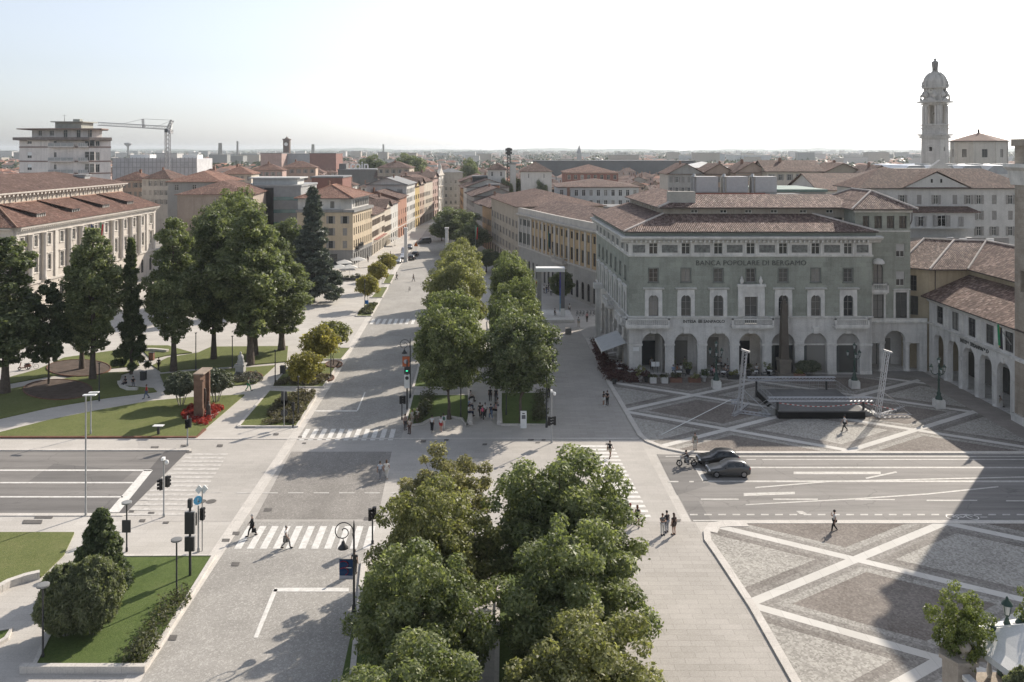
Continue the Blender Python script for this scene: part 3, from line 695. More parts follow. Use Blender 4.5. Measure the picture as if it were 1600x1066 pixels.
# pier bases, imposts, keystones
m2 = MB()
for F, cs, wd in ((BF, cen, 3.2), (BS, cS, 3.1)):
    ed = sorted(cs); gaps = [(0, ed[0]-wd/2)]+[(a+wd/2, b-wd/2) for a, b in zip(ed, ed[1:])]+[(ed[-1]+wd/2, F.L)]
    for a, b in gaps:
        m2 = MB(); F.box(m2, a+(.02 if a > 0 else -.12), b, -1.02, .12, .1, .55); m2.build('pier_base', trim, bank)
        m2 = MB(); F.box(m2, a-.1, b+.1, -1.05, .1, 4.05, 4.3); m2.build('pier_impost', trim, bank)
    for c in cs: m2 = MB(); F.box(m2, c-.35, c+.35, -.1, .22, 5.75, 6.55); F.box(m2, c-.5, c+.5, -.1, .26, 6.5, 6.66); m2.build('keystone', trim, bank)
m2 = MB()
for F in (BF, BS):
    a, b = (-.15, F.L+.15) if F is BF else (0, F.L-.15)
    F.prof(m2, a, b, [(0,7.82),(.16,7.86),(.22,8.06),(0,8.12)]); F.prof(m2, a, b, [(0,16.25),(.14,16.3),(.18,16.5),(0,16.55)])
m2.build('string_course', trim, bank)
# frieze panels between the top windows
panel_m = M('carved_grey_panel', (.17,.172,.16), .8, .6, 3)
for F, cs in ((BF, cen), (BS, sorted(cS))):
    ed = [-.0]+[c for c in cs]+[F.L]
    for a, b in zip(ed, ed[1:]):
        l = a+(.6+.55 if a > 0 else .5); r = b-(.6+.55 if b < F.L else .5)
        if r-l > .6:
            m2 = MB(); F.box(m2, l-.1, r+.1, -.02, .05, 16.75, 18.0); F.box(m2, l, r, .03, .075, 16.85, 17.9, 1); m2.build('frieze_panel', [trim, panel_m], bank)
    for c in cs:
        for s_ in (-1,1): m2 = MB(); F.box(m2, c+s_*.74-.13, c+s_*.74+.13, -.02, .12, 16.55, 18.2); m2.build('frieze_pilaster', trim, bank)
# cornice with brackets
m2 = MB()
pr = [(0,18.2),(.25,18.3),(.3,18.55),(1.0,18.75),(1.15,19.0),(1.15,19.12),(0,19.2)]
BF.prof(m2, -1.15, BW+1.15, pr); BS.prof(m2, 0, BS.L-.02, pr)
for F in (BF, BS):
    for k in range(int(F.L/.62)): F.box(m2, .2+k*.62, .42+k*.62, .28, .85, 18.32, 18.6)
m2.build('cornice', trim, bank)
m2 = MB(); q = [(14.9,150.5),(BX,BY),(BX+BW,BY),(BX+BW,BY+8)]
BF.box(m2, -.55, BW+.3, -.6, .55, 19.2, 19.75); BS.box(m2, 0, BS.L, -.6, .55, 19.2, 19.74); m2.build('eaves_band', green_band, bank)
# lower roof: a skirt of tiles up to the set-back storey
ez, iz = 19.82, 21.75
def skirt(mb, A, B, C, D, z0, z1, mi=0, th=.16):     # eaves A-B, upper line C-D
    mb.poly([(A[0],A[1],z0),(B[0],B[1],z0),(C[0],C[1],z1),(D[0],D[1],z1)], mi)
    mb.poly([(A[0],A[1],z0-th),(B[0],B[1],z0-th),(B[0],B[1],z0),(A[0],A[1],z0)], 1)
m2 = MB()
e0, e1, e2, e3 = (14.05,151), (15.3,BY-.85), (BX+BW+.6,BY-.85), (BX+BW+.6,BY+9)
i0, i1, i2, i3 = (20.6,151), (21.8,BY+5.7), (BX+BW-6.2,BY+5.7), (BX+BW-6.2,BY+9)
skirt(m2, e1, e2, i2, i1, ez, iz); skirt(m2, e0, e1, i1, i0, ez, iz); skirt(m2, e2, e3, i3, i2, ez, iz)
for a, b in ((e1,i1),(e2,i2)): m2.tube((a[0],a[1],ez+.05),(b[0],b[1],iz+.05), .16, .16, 6, 2)
m2.build('roof', [rt_dark, gutter, ridge_m], bank)
m2 = MB(); U = Fr((21.8,BY+5.7),(49.2,BY+5.7)); UL = Fr((20.7,150),(21.8,BY+5.7))
upo = [(x,1.0,21.85,.5,False) for x in (4.5,8.7,12.3,16.0,20.2,24)]; facade(m2, U, 21.2, 22.7, upo, .15); facade(m2, UL, 21.2, 22.9, [(3+2.1*k,.7,21.8,.7,False) for k in range(10)], .15)
m2.build('upper_wall', wall('cream_upper_render', (.36,.32,.27)), bank); windows(U, bank, upo, 'plain', fw)
m2 = MB(); skirt(m2, (21.0,BY+4.9), (50,BY+4.9), (48,BY+11), (26.6,BY+11), 22.72, 24.3); skirt(m2, (19.9,151), (21.0,BY+4.9), (26.6,BY+11), (25.6,151), 22.72, 24.3)
m2.poly([(26.6,BY+11,24.3),(48,BY+11,24.3),(48,BY+15,23.2),(26.2,BY+15,23.2)]); m2.poly([(25.6,151,24.3),(26.6,BY+11,24.3),(30,BY+14,23.2),(30,151,23.2)])
m2.tube((21.0,BY+4.9,22.78),(26.6,BY+11,24.38),.18,.18,6,2); m2.build('roof', [rt_dark, gutter, ridge_m], bank)
m2 = MB(); m2.poly([(26,BY+14.5,23.3),(50,BY+14.5,23.3),(50,152,23.3),(26,152,23.3)]); m2.poly([(26,152,23.3),(50,152,23.3),(50,152,0),(26,152,0)][::-1]); m2.poly([(14.9,150.5,0),(26,152,0),(26,152,22.7),(14.9,150.5,19.5)][::-1]); m2.build('flat_roof', M('grey_roof_felt', (.13,.13,.13), .9), bank)
# roof box with arched mouths over the hip
m2 = MB(); bx0, by0 = X(1043,BY+8), BY+7
mb_ = MB(); Fb = Fr((bx0,by0),(bx0+3.9,by0)); facade(mb_, Fb, 23.0, 24.9, [(1.2,1.3,23.2,1.2,True),(3.0,1.0,23.2,1.1,True)], .6)
mb_.box(bx0,by0+.05,23.0,bx0+3.9,by0+1.6,24.88); mb_.build('roof_vent_housing', M('pale_concrete', (.40,.38,.34), .9), bank)
fmg = M('grey_window_frame', (.26,.25,.235), .6, .05, 3)
# windows
windows(BF, bank, lo[:6], 'x', fmg); windows(BF, bank, [(cen[3],1.75,7.1,3.7,False)], 'x', fmg, None, 'balcony_door'); windows(BF, bank, mid, 'x', fmg, None, pick=None); windows(BF, bank, top, 'plain', fw)
windows(BS, bank, loS, 'plain', fmg); windows(BS, bank, midS, 'plain', fmg); windows(BS, bank, topS, 'plain', fw)
for F, ops in ((BF, lo[:6]), (BS, loS)):
    for op in ops:
        m2 = MB(); c,w_,s_,h,a = op; rad = w_/2; sp = s_+h-rad; q = F.p
        for l, r in ((c-1.2,c-rad),(c+rad,c+1.2)): F.box(m2, l, r, -.02, .14, 8.1, sp)
        for k in range(12):
            (ua,za),(ub,zb) = [(c-rad*math.cos(math.pi*j/12), sp+rad*math.sin(math.pi*j/12)) for j in (k,k+1)]
            m2.poly([q(ua,.14,za),q(ub,.14,zb),q(c-1.2*math.cos(math.pi*(k+1)/12) if 0 else ub,.14,11.35),q(ua,.14,11.35)])
        F.box(m2, c-1.2, c-rad, -.02, .14, sp, 11.35); F.box(m2, c+rad, c+1.2, -.02, .14, sp, 11.35)
        F.box(m2, c-1.15, c+1.15, -.02, .18, 11.35, 11.75); F.prof(m2, c-1.45, c+1.45, [(0,11.75),(.3,11.8),(.42,11.98),(0,12.05)])
        F.box(m2, c-.15, c+.15, .13, .24, 10.95, 11.4); m2.build('window_surround', trim, bank)
for F, ops in ((BF, mid), (BS, midS)):
    for op in ops: m2 = MB(); surround(m2, F, op, .13, .05, False); m2.build('window_surround', g_trim, bank)
c = cen[3]; m2 = MB()
for s_ in (-1,1): BF.box(m2, c+s_*1.35-.45, c+s_*1.35+.45, -.02, .3, 8.12, 11.4); BF.box(m2, c+s_*1.5-.3, c+s_*1.5+.3, .3, .42, 8.12, 11.4); m2.lathe([(.12,0),(.26,.25),(.3,.5),(.16,.75),(.2,.85),(0,1.15)], BF.p(c+s_*1.3,.25,12.55), 8)
BF.box(m2, c-1.8, c+1.8, -.02, .34, 11.4, 12.2); BF.box(m2, c-1.95, c+1.95, -.02, .62, 12.2, 12.55); BF.box(m2, c-.9, c+.9, -.02, .2, 10.8, 11.4)
m2.build('door_surround', trim, bank)
for u0, u1 in ((-.6,5.4),(cen[3]-2.85,cen[3]+2.85),(cen[6]-2.2,cen[6]+2.5)): balcony(bank, BF, u0, u1, 7.0, 1.15, trim, h=.95)
for c in (cS[0]-.2, cS[3]): balcony(bank, BS, c-2.6, c+(2.6 if c != cS[0]-.2 else 2.7), 7.0, 1.1, trim, h=.95)
TEXT('BANCA POPOLARE DI BERGAMO', .98, BF, BW*.502, 15.1, .03, letter_m, bank, wide=1.06)
TEXT('INTESA', .56, BF, 8.3, 7.2, .03, letter_m, bank, bold=.012); TEXT('SANPAOLO', .56, BF, 11.7, 7.2, .03, letter_m, bank, bold=.012)
m2 = MB()
for k in range(3): BF.box(m2, 9.5, 10.05, -.01, .06, 7.2+k*.16, 7.31+k*.16)
m2.build('logo_emblem', letter_m, bank)
m2 = MB(); BF.box(m2, .55, 1.05+.3, -.01, .05, 3.3, 3.85); m2.build('wall_plaque', white_pl, bank)
for x, y, s_ in ((1105,BY+22,0),(1152,BY+22,0),(1197,BY+22,0)):   # cooling plant on the flat roof
    xx = X(x,y); t = thing('cooling_unit', {1105:'boxy pale metal cooling unit on bank roof, left of three, beside the arched vent housing',1152:'boxy pale metal cooling unit in the middle of three on the bank roof',1197:'boxy pale metal cooling unit on bank roof, right of three, beside green roof slope'}[x], 'cooling unit', (xx,y,23.3), 0, 'cooling units on the bank roof')
    m2 = MB(); m2.box(xx-1.75,y,24.1,xx+1.75,y+2.5,26.6); m2.build('casing', M('pale_sheet_metal', (.5,.48,.46), .5, .1, 2) if x == 1105 else bpy.data.materials['pale_sheet_metal'], t)
    m2 = MB(); m2.box(xx-1.8,y+.2,23.3,xx+1.8,y+2.3,24.1); m2.build('base', metal_grey, t)
    m2 = MB(); m2.path([(xx-2.1,y+.3,23.4),(xx-2.1,y+.3,26.4),(xx-1.9,y+.9,26.9),(xx-2.2,y+1.5,26.4),(xx-2.2,y+1.5,23.4)], .22, 8); m2.build('duct', metal_grey, t)
t = thing('steel_roof_frame', 'rusty red steel lattice frame lying on the bank roof before cooling units', 'roof frame', (X(1095,BY+17),BY+17,23.3))
m2 = MB(); x0, x1 = X(1087,BY+17), X(1200,BY+17)
for y in (BY+16,BY+18.5): m2.bar((x0,y,24.0),(x1,y,24.0),.15,.25)
for k in range(12): m2.bar((x0+(x1-x0)*k/11,BY+16,23.95),(x0+(x1-x0)*k/11,BY+18.5,23.95),.12,.12)
m2.build('girders', M('red_steel', (.22,.07,.05), .7), t)
# ---------------------------------------------------------------- stone block and arcade wing round the piazza corner
cor = thing('corner_block', 'tall green stone block with hipped roof between the lettered bank and the arcade wing', 'building', (49.5,119.2,0))
CF = Fr((49.5,119.2),(57.9,119.2)); CU = Fr((47.9,119.25),(55.6,119.25)); CR = Fr((55.6,119.25),(55.6,134))
mb = MB(); ga = [(3.95,2.9,0,5.75,True),(1.0,1.5,0,4.0,False),(6.6,1.5,0,4.0,False)]
facade(mb, CF, 0, 7.0, ga, .8, 1); mb.poly([CF.p(-1,-4,0),CF.p(8.4,-4,0),CF.p(8.4,-4,7),CF.p(-1,-4,7)], 1); mb.poly([CF.p(-1,-4,.1),CF.p(-1,0,.1),CF.p(8.4,0,.1),CF.p(8.4,-4,.1)][::-1], 1)
tu = [(1.6+i*1.72-.1,1.05,20.0,1.75,False) for i in range(1,4)]+[(1.5,.9,20.0,1.75,False)]; mu = [(6.3,1.2,16.0,1.85,False),(6.3,1.2,12.0,2.0,False),(3.2,1.35,12.0,3.1,True)]; lu = [(3.2,1.5,7.5,3.6,False),(6.4,1.6,7.5,3.6,False)]
facade(mb, CU, 7.0, 22.6, tu+mu+lu, .3, 0); facade(mb, CR, 7.0, 22.6, [], .3, 0); L_ = Fr((47.9,134),(47.9,119.25)); facade(mb, L_, 19, 22.6, [(10,1.2,20.0,1.75,False)], .3, 0)
mb.poly([(48,119.3,7.0),(58,119.3,7.0),(58,123,7.0),(48,123,7.0)], 1); mb.build('wall', [g_stone, lime], cor)
windows(CU, cor, tu+[lu[0],lu[1]], 'x', fdk); windows(CU, cor, mu[:2], 'blind', fw, M('pale_roller_blind', (.42,.41,.39), .8)); windows(CU, cor, [mu[2]], 'x', fdk)
for op in lu: m2 = MB(); surround(m2, CU, op, .28, .1, True); m2.build('window_surround', trim, cor)
m2 = MB(); CU.box(m2, 0, 7.7, -.02, .08, 19.55, 19.7); CF.prof(m2, -.1, 8.3, [(0,6.75),(.25,6.8),(.35,7.02),(0,7.1)]); CF.box(m2, -.4, 8.4, -.02, .12, 7.0, 7.5); m2.build('string_course', trim, cor)
for u0 in (.15, 5.85): m2 = MB(); CF.box(m2, u0, u0+1.5, -.1, .02, 4.6, 6.2); m2.build('blind_panel', lime, cor)
for u in (2.15, 5.72): m2 = MB(); m2.lathe([(.48,.1),(.48,.3),(.36,.42),(.36,3.6),(.34,3.65),(.55,4.05),(.55,4.2)], CF.p(u,-.3,0), 14); m2.build('column', trim, cor)
balcony(cor, CU, 2.0, 4.4, 11.4, .75, trim, h=.95)
m2 = MB(); m2.lathe([(.9,0),(.85,.3),(.6,.62),(0,.8)], CU.p(3.2,-.1,15.1), 12); m2.build('shell_hood', trim, cor)
m2 = MB(); CF.box(m2, 3.0, 5.0, -3.95, -3.85, .15, 3.9, 0); CF.box(m2, 2.8, 5.2, -3.95, -3.8, 3.9, 4.1, 1); CF.box(m2, .4, 1.6, -3.95, -3.85, .15, 3.7, 0); m2.build('shop_window', [glass, trim], cor)
m2 = MB(); hip(m2, [(47.9,119.25),(55.6,119.25),(55.6,134),(47.9,134)], 22.75, 2.3, .75, 0, emi=1, ridge=2); m2.build('roof', [rt_dark, gutter, ridge_m], cor)
m2 = MB(); CU.box(m2, -.2, 7.9, -.02, .25, 22.25, 22.6); m2.build('eaves_cornice', trim, cor)
m2 = MB(); m2.path([(55.75,119.1,22.4),(55.75,119.1,21.2),(55.55,119.1,20.6)], .07, 6); m2.build('downpipe', gutter, cor)

ochre_sh = wall('pale_ochre_render', (.40,.335,.235))
yl = thing('yellow_house', 'pale yellow house with hipped brown roof rising behind the arcade wing', 'house', (55.7,122,0))
pts = [(55.7,122.2),(58.4,119.6),(64,119.6),(64,92),(76,92),(76,136),(55.7,136)]
mb = MB()
ops0 = [(1.6,.95,11.0,2.2,False),(1.6,1.35,7.6,2.7,False)]
F0 = Fr(pts[0],pts[1]); F1 = Fr(pts[1],pts[2]); F2 = Fr(pts[2],pts[3])
F2 = Fr(pts[2],pts[3]); facade(mb, F0, 0, 14.2, ops0, .25); facade(mb, F1, 0, 14.2, [], .25); facade(mb, F2, 0, 14.2, [], .25)
mb.prism([(64.02,92.02),(75.9,92.02),(75.9,135.9),(64.02,135.9)], 0, 14.1); mb.build('wall', ochre_sh, yl); windows(F0, yl, ops0, 'x', fdk)
m2 = MB(); z0, z1 = 14.35, 17.6
A, B, C_, D = (54.9,122.0),(58.1,118.8),(64.6-1.2,118.8),(63.4,91.5); I0, I1, I2, I3 = (62.0,128.5),(65.4,126.4),(69.6,125.4),(69.6,91.5)
for a, b, c, d in ((A,B,I1,I0),(B,C_,I2,I1),(C_,D,I3,I2)): skirt(m2, a, b, c, d, z0, z1)
m2.poly([(I3[0],I3[1],z1),(77,91.5,14.4),(77,128,14.4),(I2[0],I2[1],z1)]); m2.poly([(I0[0],I0[1],z1),(I1[0],I1[1],z1),(I2[0],I2[1],z1),(77,128,14.4),(77,137,14.4),(54.9,137,14.4),(54.9,122,z0)])
for a, b in ((A,I0),(B,I1),(C_,I2)): m2.tube((a[0],a[1],z0+.05),(b[0],b[1],z1+.05),.17,.17,6,2)
for a, b in ((I1,I2),(I2,I3),(I0,I1)): m2.tube((a[0],a[1],z1+.04),(b[0],b[1],z1+.04),.15,.15,6,2)
m2.build('roof', [rt_dark, gutter, ridge_m], yl)
m2 = MB(); m2.path([(59.2,119.5,14.2),(59.2,119.5,10.4)], .06, 6); m2.build('downpipe', gutter, yl)

wing = thing('arcade_wing', 'two storey limestone arcade wing with columns and lean-to tiled roof', 'arcade building', (58.1,119,0))
WF = Fr((58.1,119.0),(58.1,90)); arcs = [(2.6+3.85*i,2.75,.0,5.9,True) for i in range(8)]; wu = [(2.9+4.05*i,1.75,7.35,2.35,False) for i in range(7)]
mb = MB(); facade(mb, WF, 0, 6.9, arcs, .7, 0); facade(mb, WF, 6.9, 10.5, wu, .3, 0)
mb.poly([WF.p(0,-4.5,0),WF.p(29,-4.5,0),WF.p(29,-4.5,7),WF.p(0,-4.5,7)]); mb.poly([WF.p(0,-4.5,.13),WF.p(0,0,.13),WF.p(29,0,.13),WF.p(29,-4.5,.13)][::-1]); mb.poly([WF.p(0,-4.5,6.3),WF.p(29,-4.5,6.3),WF.p(29,-.6,6.3),WF.p(0,-.6,6.3)]); mb.build('wall', [lime], wing)
windows(WF, wing, wu, 'x', fdk)
for i in range(7):
    u = 2.6+3.85*i+1.925; m2 = MB(); c = WF.p(u,-.35,0)
    m2.lathe([(.55,.1),(.55,.35),(.4,.45),(.42,.6),(.36,3.55),(.34,3.7),(.42,3.8),(.5,4.05),(.52,4.2)], c, 14); m2.build('column', trim, wing)
# cut the piers under the springing: columns stand in front of dark passages
for i in range(7):
    u = 2.9+4.05*i; m2 = MB(); WF.box(m2, u+1.3, u+1.3+.75, -.02, .1, 7.2, 9.9); WF.box(m2, u+1.42, u+1.93, .08, .16, 7.5, 9.6); m2.build('carved_panel', trim, wing)
for i in range(8): m2 = MB(); WF.box(m2, arcs[i][0]-.2, arcs[i][0]+.2, -.05, .16, 5.75, 6.35); m2.build('keystone', trim, wing)
for i in range(6): m2 = MB(); WF.box(m2, 1.8+4*i, 3.6+4*i, -4.45, -4.35, .2, 3.4); m2.build('shop_window', glass, wing)
m2 = MB(); WF.prof(m2, 0, 29, [(0,6.75),(.2,6.8),(.28,7.0),(0,7.05)]); WF.prof(m2, 0, 29, [(0,9.85),(.2,9.9),(.5,10.35),(.5,10.5),(0,10.5)]); m2.build('string_course', trim, wing)
m2 = MB(); skirt(m2, (57.2,119.6), (57.2,90), (64,90), (64,119.6), 10.6, 13.5); m2.poly([(57.2,119.6,10.5),(64,119.6,10.5),(64,119.6,13.5),(57.2,119.6,10.6)][::-1], 1); m2.build('roof', [rt_dark, gutter], wing)
TEXT('INTESA', .66, WF, 9.4, 6.15, .05, letter_m, wing, bold=.012); TEXT('SANPAOLO', .66, WF, 13.2, 6.15, .05, letter_m, wing, bold=.012)
m2 = MB()
for k in range(3): WF.box(m2, 10.75, 11.4, .0, .06, 6.17+k*.17, 6.29+k*.17)
m2.build('logo_emblem', letter_m, wing)

ston = BR('rough_tower_stone', (.30,.25,.20), (.38,.33,.27), (.22,.19,.16), .9, .42, .012, coord='UV', stain=.35, stscale=.5, streak=.4, bmp=.4)
twr = thing('stone_tower', 'tall rough stone tower cut by the right edge of the photo', 'tower', (57.3,86.2,0))
mb = MB(); TF = Fr((57.3,97.4),(57.3,86.2)); facade(mb, TF, 0, 31.4, [(1.5,.8,15,2.4,False),(5.6,2.0,7.6,3.2,True),(5.6,1.6,24,3.0,True)], .5)
mb.prism([(57.8,86.3),(68,86.3),(68,97.3),(57.8,97.3)], 0, 31.3); mb.poly([(57.3,97.4,0),(57.8,97.4,0),(57.8,97.4,31.4),(57.3,97.4,31.4)][::-1]); mb.poly([(57.3,86.2,0),(68,86.2,0),(68,86.2,31.4),(57.3,86.2,31.4)]); mb.build('wall', [ston], twr)
m2 = MB(); TF.prof(m2, -.3, 11.5, [(0,7.0),(.3,7.1),(.35,7.4),(0,7.5)]); TF.prof(m2, -.8, 11.6, [(0,27.0),(.4,28.6),(.9,29.0),(.9,29.4),(0,29.4)]); TF.box(m2, -.3, 11.4, -.1, .25, .1, 1.0); m2.build('cornice', trim, twr)
m2 = MB(); m2.box(57.0,86,31.4,68.2,97.6,32.2); m2.build('parapet', ston, twr)
t = thing('tower_side_block', 'stone block with arched window beside the tower foot at right edge', 'building', (57.9,70,0)) if False else None

# ---------------------------------------------------------------- white house with grey shutters, behind
wht = wall('white_render', (.50,.485,.455), .3)
wb = thing('shuttered_white_house', 'long white house with grey shutters and small gabled attic, behind the arcade', 'house', (66,160,0))
F = Fr((66.5,163),(99,163)); cols = [4.5,8.0,11.2,14.4,18,20.6,22.6,25.5,28.6]; ops = [(c,.9,z,1.75,False) for z in (20.6,17.6) for c in cols]
ops = [o for o in ops if abs(o[0]-4.5) > .1]+[(c,.9,14.6,1.75,False) for c in cols[6:]]
mb = MB(); facade(mb, F, 0, 23.6, ops, .25); mb.prism([(66.6,163.4),(98.9,163.4),(98.9,175),(66.6,175)], 0, 23.5); mb.build('wall', wht, wb); windows(F, wb, ops, 'open', fw, sh_gr)
m2 = MB(); hip(m2, [(66.5,163),(99,163),(99,175),(66.5,175)], 23.7, 3.6, .6, 0, emi=1); m2.build('roof', [rt_brown, gutter], wb)
m2 = MB(); cx = 14.3; q = F.p
m2.poly([q(cx-6.2,.35,23.75),q(cx+6.2,.35,23.75),q(cx,.35,26.6)], 0)
m2.poly([q(cx-6.8,.7,23.65),q(cx,.7,26.9),q(cx,-6,26.9),q(cx-6.8,-6,23.65)][::-1], 1); m2.poly([q(cx+6.8,.7,23.65),q(cx+6.8,-6,23.65),q(cx,-6,26.9),q(cx,.7,26.9)][::-1], 1)
for s_ in (-1,1): F.box(m2, cx+s_*.9-.18, cx+s_*.9+.18, .3, .4, 24.7, 25.4, 2)
m2.build('gable', [wht, rt_brown, dark_in], wb)
m2 = MB(); F.box(m2, 8.2, 20.4, -.1, 2.6, 16.2, 19.3, 0); skirt(m2, q(7.4,3.2,0)[:2], q(21.2,3.2,0)[:2], q(20.4,0,0)[:2], q(8.2,0,0)[:2], 19.35, 20.2, 1); m2.build('attic_bay', [wht, rt_brown], wb)
F3 = Fr(q(8.2,2.6,0)[:2], q(20.4,2.6,0)[:2]); windows(F3, wb, [(2,1,16.6,1.9,False),(5.9,1.6,16.6,2.1,False),(9.6,.9,16.6,1.8,False)], 'open', fw, sh_gr, out=.2)
tb = thing('terrace_house', 'white house with planted roof terrace and awning ledge, right of corner block', 'house', (64,150,0))
F = Fr((63.5,150),(86.5,150)); ops = [(2.6,1.4,10.9,1.75,False),(4.4,1,10.9,1.75,False),(11.3,1.0,10.9,1.75,False),(16,1.0,10.9,1.75,False)]
mb = MB(); facade(mb, F, 0, 14.2, ops, .25); mb.prism([(63.6,150.3),(86.5,150.3),(86.5,162),(63.6,162)], 0, 14.15); F.box(mb, -.2, 23.5, -.1, .8, 14.2, 14.5); mb.build('wall', wht, tb); windows(F, tb, ops, 'open', fw, sh_gr)
m2 = MB(); F.box(m2, -.2, 23.4, .5, .6, 14.5, 15.6); m2.build('terrace_rail', M('grey_terrace_panel', (.24,.23,.22), .8, .2, 1), tb)
for i, u in enumerate((3,9,14.6,19.3)): m2 = MB(); F.box(m2, u, u+1.3, .65, .95, 14.9, 15.5); m2.build('flower_box', white_pl, tb)
for u in (13.5, 16.8): m2 = MB(); F.box(m2, u, u+1.0, -1.4, -.9, 14.6, 15.5); m2.build('air_conditioner', white_pl, tb)

# ---------------------------------------------------------------- bell tower, drum, museum roof
bell_st = BR('bell_tower_stone', (.46,.44,.405), (.53,.505,.47), (.37,.35,.32), 1.6, .6, .01, coord='UV', stain=.25, stscale=.3, streak=.5)
bt = thing('bell_tower', 'ornate pale stone church bell tower with clock, dome and statue on top', 'bell tower', (X(1460,260),260,0))
bx, by = X(1461,263.4), 260+3.4; h = 2.85; bt.location = (bx,by,0)
zz = lambda y: Z(y, 260)
mb = MB()
sq = lambda r: [(bx-r,by-r),(bx+r,by-r),(bx+r,by+r),(bx-r,by+r)]
Fs = [Fr(sq(h)[i], sq(h)[(i+1)%4]) for i in range(4)]
for F in Fs: facade(mb, F, 0, zz(212), [(h,1.0,zz(236),1.2,False)], .4)
mb.build('shaft', bell_st, bt)
m2 = MB()
for z, r, t_ in ((zz(212),h+.9,.5),(zz(216),h+.45,.7),(zz(202),h+.15,.4),(zz(196),h+.4,.4)): m2.prism(sq(r), z, z+t_)
m2.prism(sq(h-.1), zz(212), zz(196)); m2.build('cornice', bell_st, bt)
m2 = MB(); hb = h-.25
for F in [Fr(sq(hb)[i], sq(hb)[(i+1)%4]) for i in range(4)]:
    facade(m2, F, zz(196), zz(163), [(hb,2.2,zz(193),5.9,True)], .5)
    for u in (.3, 2*hb-.3, hb-1.45, hb+1.45): F.box(m2, u-.28, u+.28, -.05, .22, zz(195), zz(165))
m2.build('belfry', bell_st, bt)
m2 = MB(); m2.lathe([(.6,0),(.48,.35),(.34,.7),(.2,.9),(0,.95)], (bx,by,zz(178)), 12); m2.build('bell', M('bronze_bell', (.10,.09,.06), .5, .2, 3, .6), bt)
m2 = MB()
for z, r, t_ in ((zz(163),h+.2,.4),(zz(160),h+.95,.5)): m2.prism(sq(r), z, z+t_)
for i in range(4):
    F = Fr(sq(h+.2)[i], sq(h+.2)[(i+1)%4]); L = F.L
    m2.add([F.p(L/2-2.2,.3,zz(158)),F.p(L/2+2.2,.3,zz(158)),F.p(L/2,.3,zz(151)),F.p(L/2-2.2,-.6,zz(158)),F.p(L/2+2.2,-.6,zz(158)),F.p(L/2,-.6,zz(151))], [(0,1,2),(5,4,3),(1,4,5,2),(0,2,5,3)])
for x, y in sq(h+.1): m2.lathe([(.3,0),(.45,.5),(.2,1.0),(.3,1.4),(0,2.2)], (x,y,zz(157)), 8)
m2.build('clock_cornice', bell_st, bt)
octp = lambda r: [(bx+r*math.cos(math.pi/8+i*math.pi/4), by+r*math.sin(math.pi/8+i*math.pi/4)) for i in range(8)]
m2 = MB(); m2.prism(octp(2.85), zz(158), zz(136))
for i in range(8):
    a = math.pi/8+i*math.pi/4; m2.tube((bx+2.9*math.cos(a),by+2.9*math.sin(a),zz(157)),(bx+2.9*math.cos(a),by+2.9*math.sin(a),zz(137)),.32,.28,8)
m2.prism(octp(3.8), zz(137), zz(135)); m2.prism(octp(3.2), zz(135), zz(130)); [m2.lathe([(.3,0),(.42,.5),(.2,1.0),(.26,1.3),(0,1.9)], (px_,py_,zz(135)), 6) for px_, py_ in octp(3.5)]; [m2.lathe([(.5,0),(.75,.6),(.35,1.6),(0,2.0)], (px_,py_,zz(151)), 6) for px_, py_ in octp(3.2)]; m2.build('lantern_drum', bell_st, bt)
m2 = MB(); ca = -math.pi/2-.35
m2.tube((bx-2.5,by,zz(141.5)),(bx-2.86,by,zz(141.5)),.85,.85,16); m2.build('clock_face', M('clock_dial', (.5,.48,.43), .6, .15, 2), bt)
m2 = MB(); m2.bar((bx-2.9,by,zz(141.5)),(bx-2.9,by-.1,zz(138.8)),.05,.1); m2.bar((bx-2.9,by,zz(141.5)),(bx-2.9,by-.4,zz(140.6)),.05,.1); m2.build('clock_hands', black, bt)
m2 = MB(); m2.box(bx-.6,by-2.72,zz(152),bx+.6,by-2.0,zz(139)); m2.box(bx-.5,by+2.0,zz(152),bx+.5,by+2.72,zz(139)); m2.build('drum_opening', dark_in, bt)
m2 = MB(); m2.lathe([(3.0,zz(131)),(3.1,zz(127)),(2.9,zz(122)),(2.3,zz(117)),(1.3,zz(112.5)),(.9,zz(111.5)),(.9,zz(110))], (bx,by,0), 16)
for i in range(8): a = math.pi/8+i*math.pi/4; m2.path([(bx+r*math.cos(a),by+r*math.sin(a),z) for r, z in ((3.15,zz(130)),(3.2,zz(127)),(2.98,zz(122)),(2.35,zz(116.5)),(1.3,zz(112)))], .27, 5)
for i in range(6): a = i*math.pi/3; m2.tube((bx+.8*math.cos(a),by+.8*math.sin(a),zz(111)),(bx+.7*math.cos(a),by+.7*math.sin(a),zz(107)),.14,.05,6)
m2.build('dome', bell_st, bt)
m2 = MB(); m2.lathe([(1.09,zz(111)),(0.72,zz(110)),(0.65,zz(108.5)),(0.87,zz(107.5)),(0.80,zz(106)),(0.90,zz(102)),(1.01,zz(97)),(0.90,zz(94.5)),(0.32,zz(93.3)),(0.29,zz(92.8)),(0.41,zz(91.5)),(0.29,zz(89.8)),(0,zz(88.8))], (bx,by,0), 10); m2.tube((bx+.5,by,zz(96)),(bx+.95,by-.3,zz(97)),.15,.12,6); bt.rotation_euler = (0,0,R(38)); m2.build('statue', M('weathered_statue_stone', (.20,.19,.175), .8, .3, 2), bt)

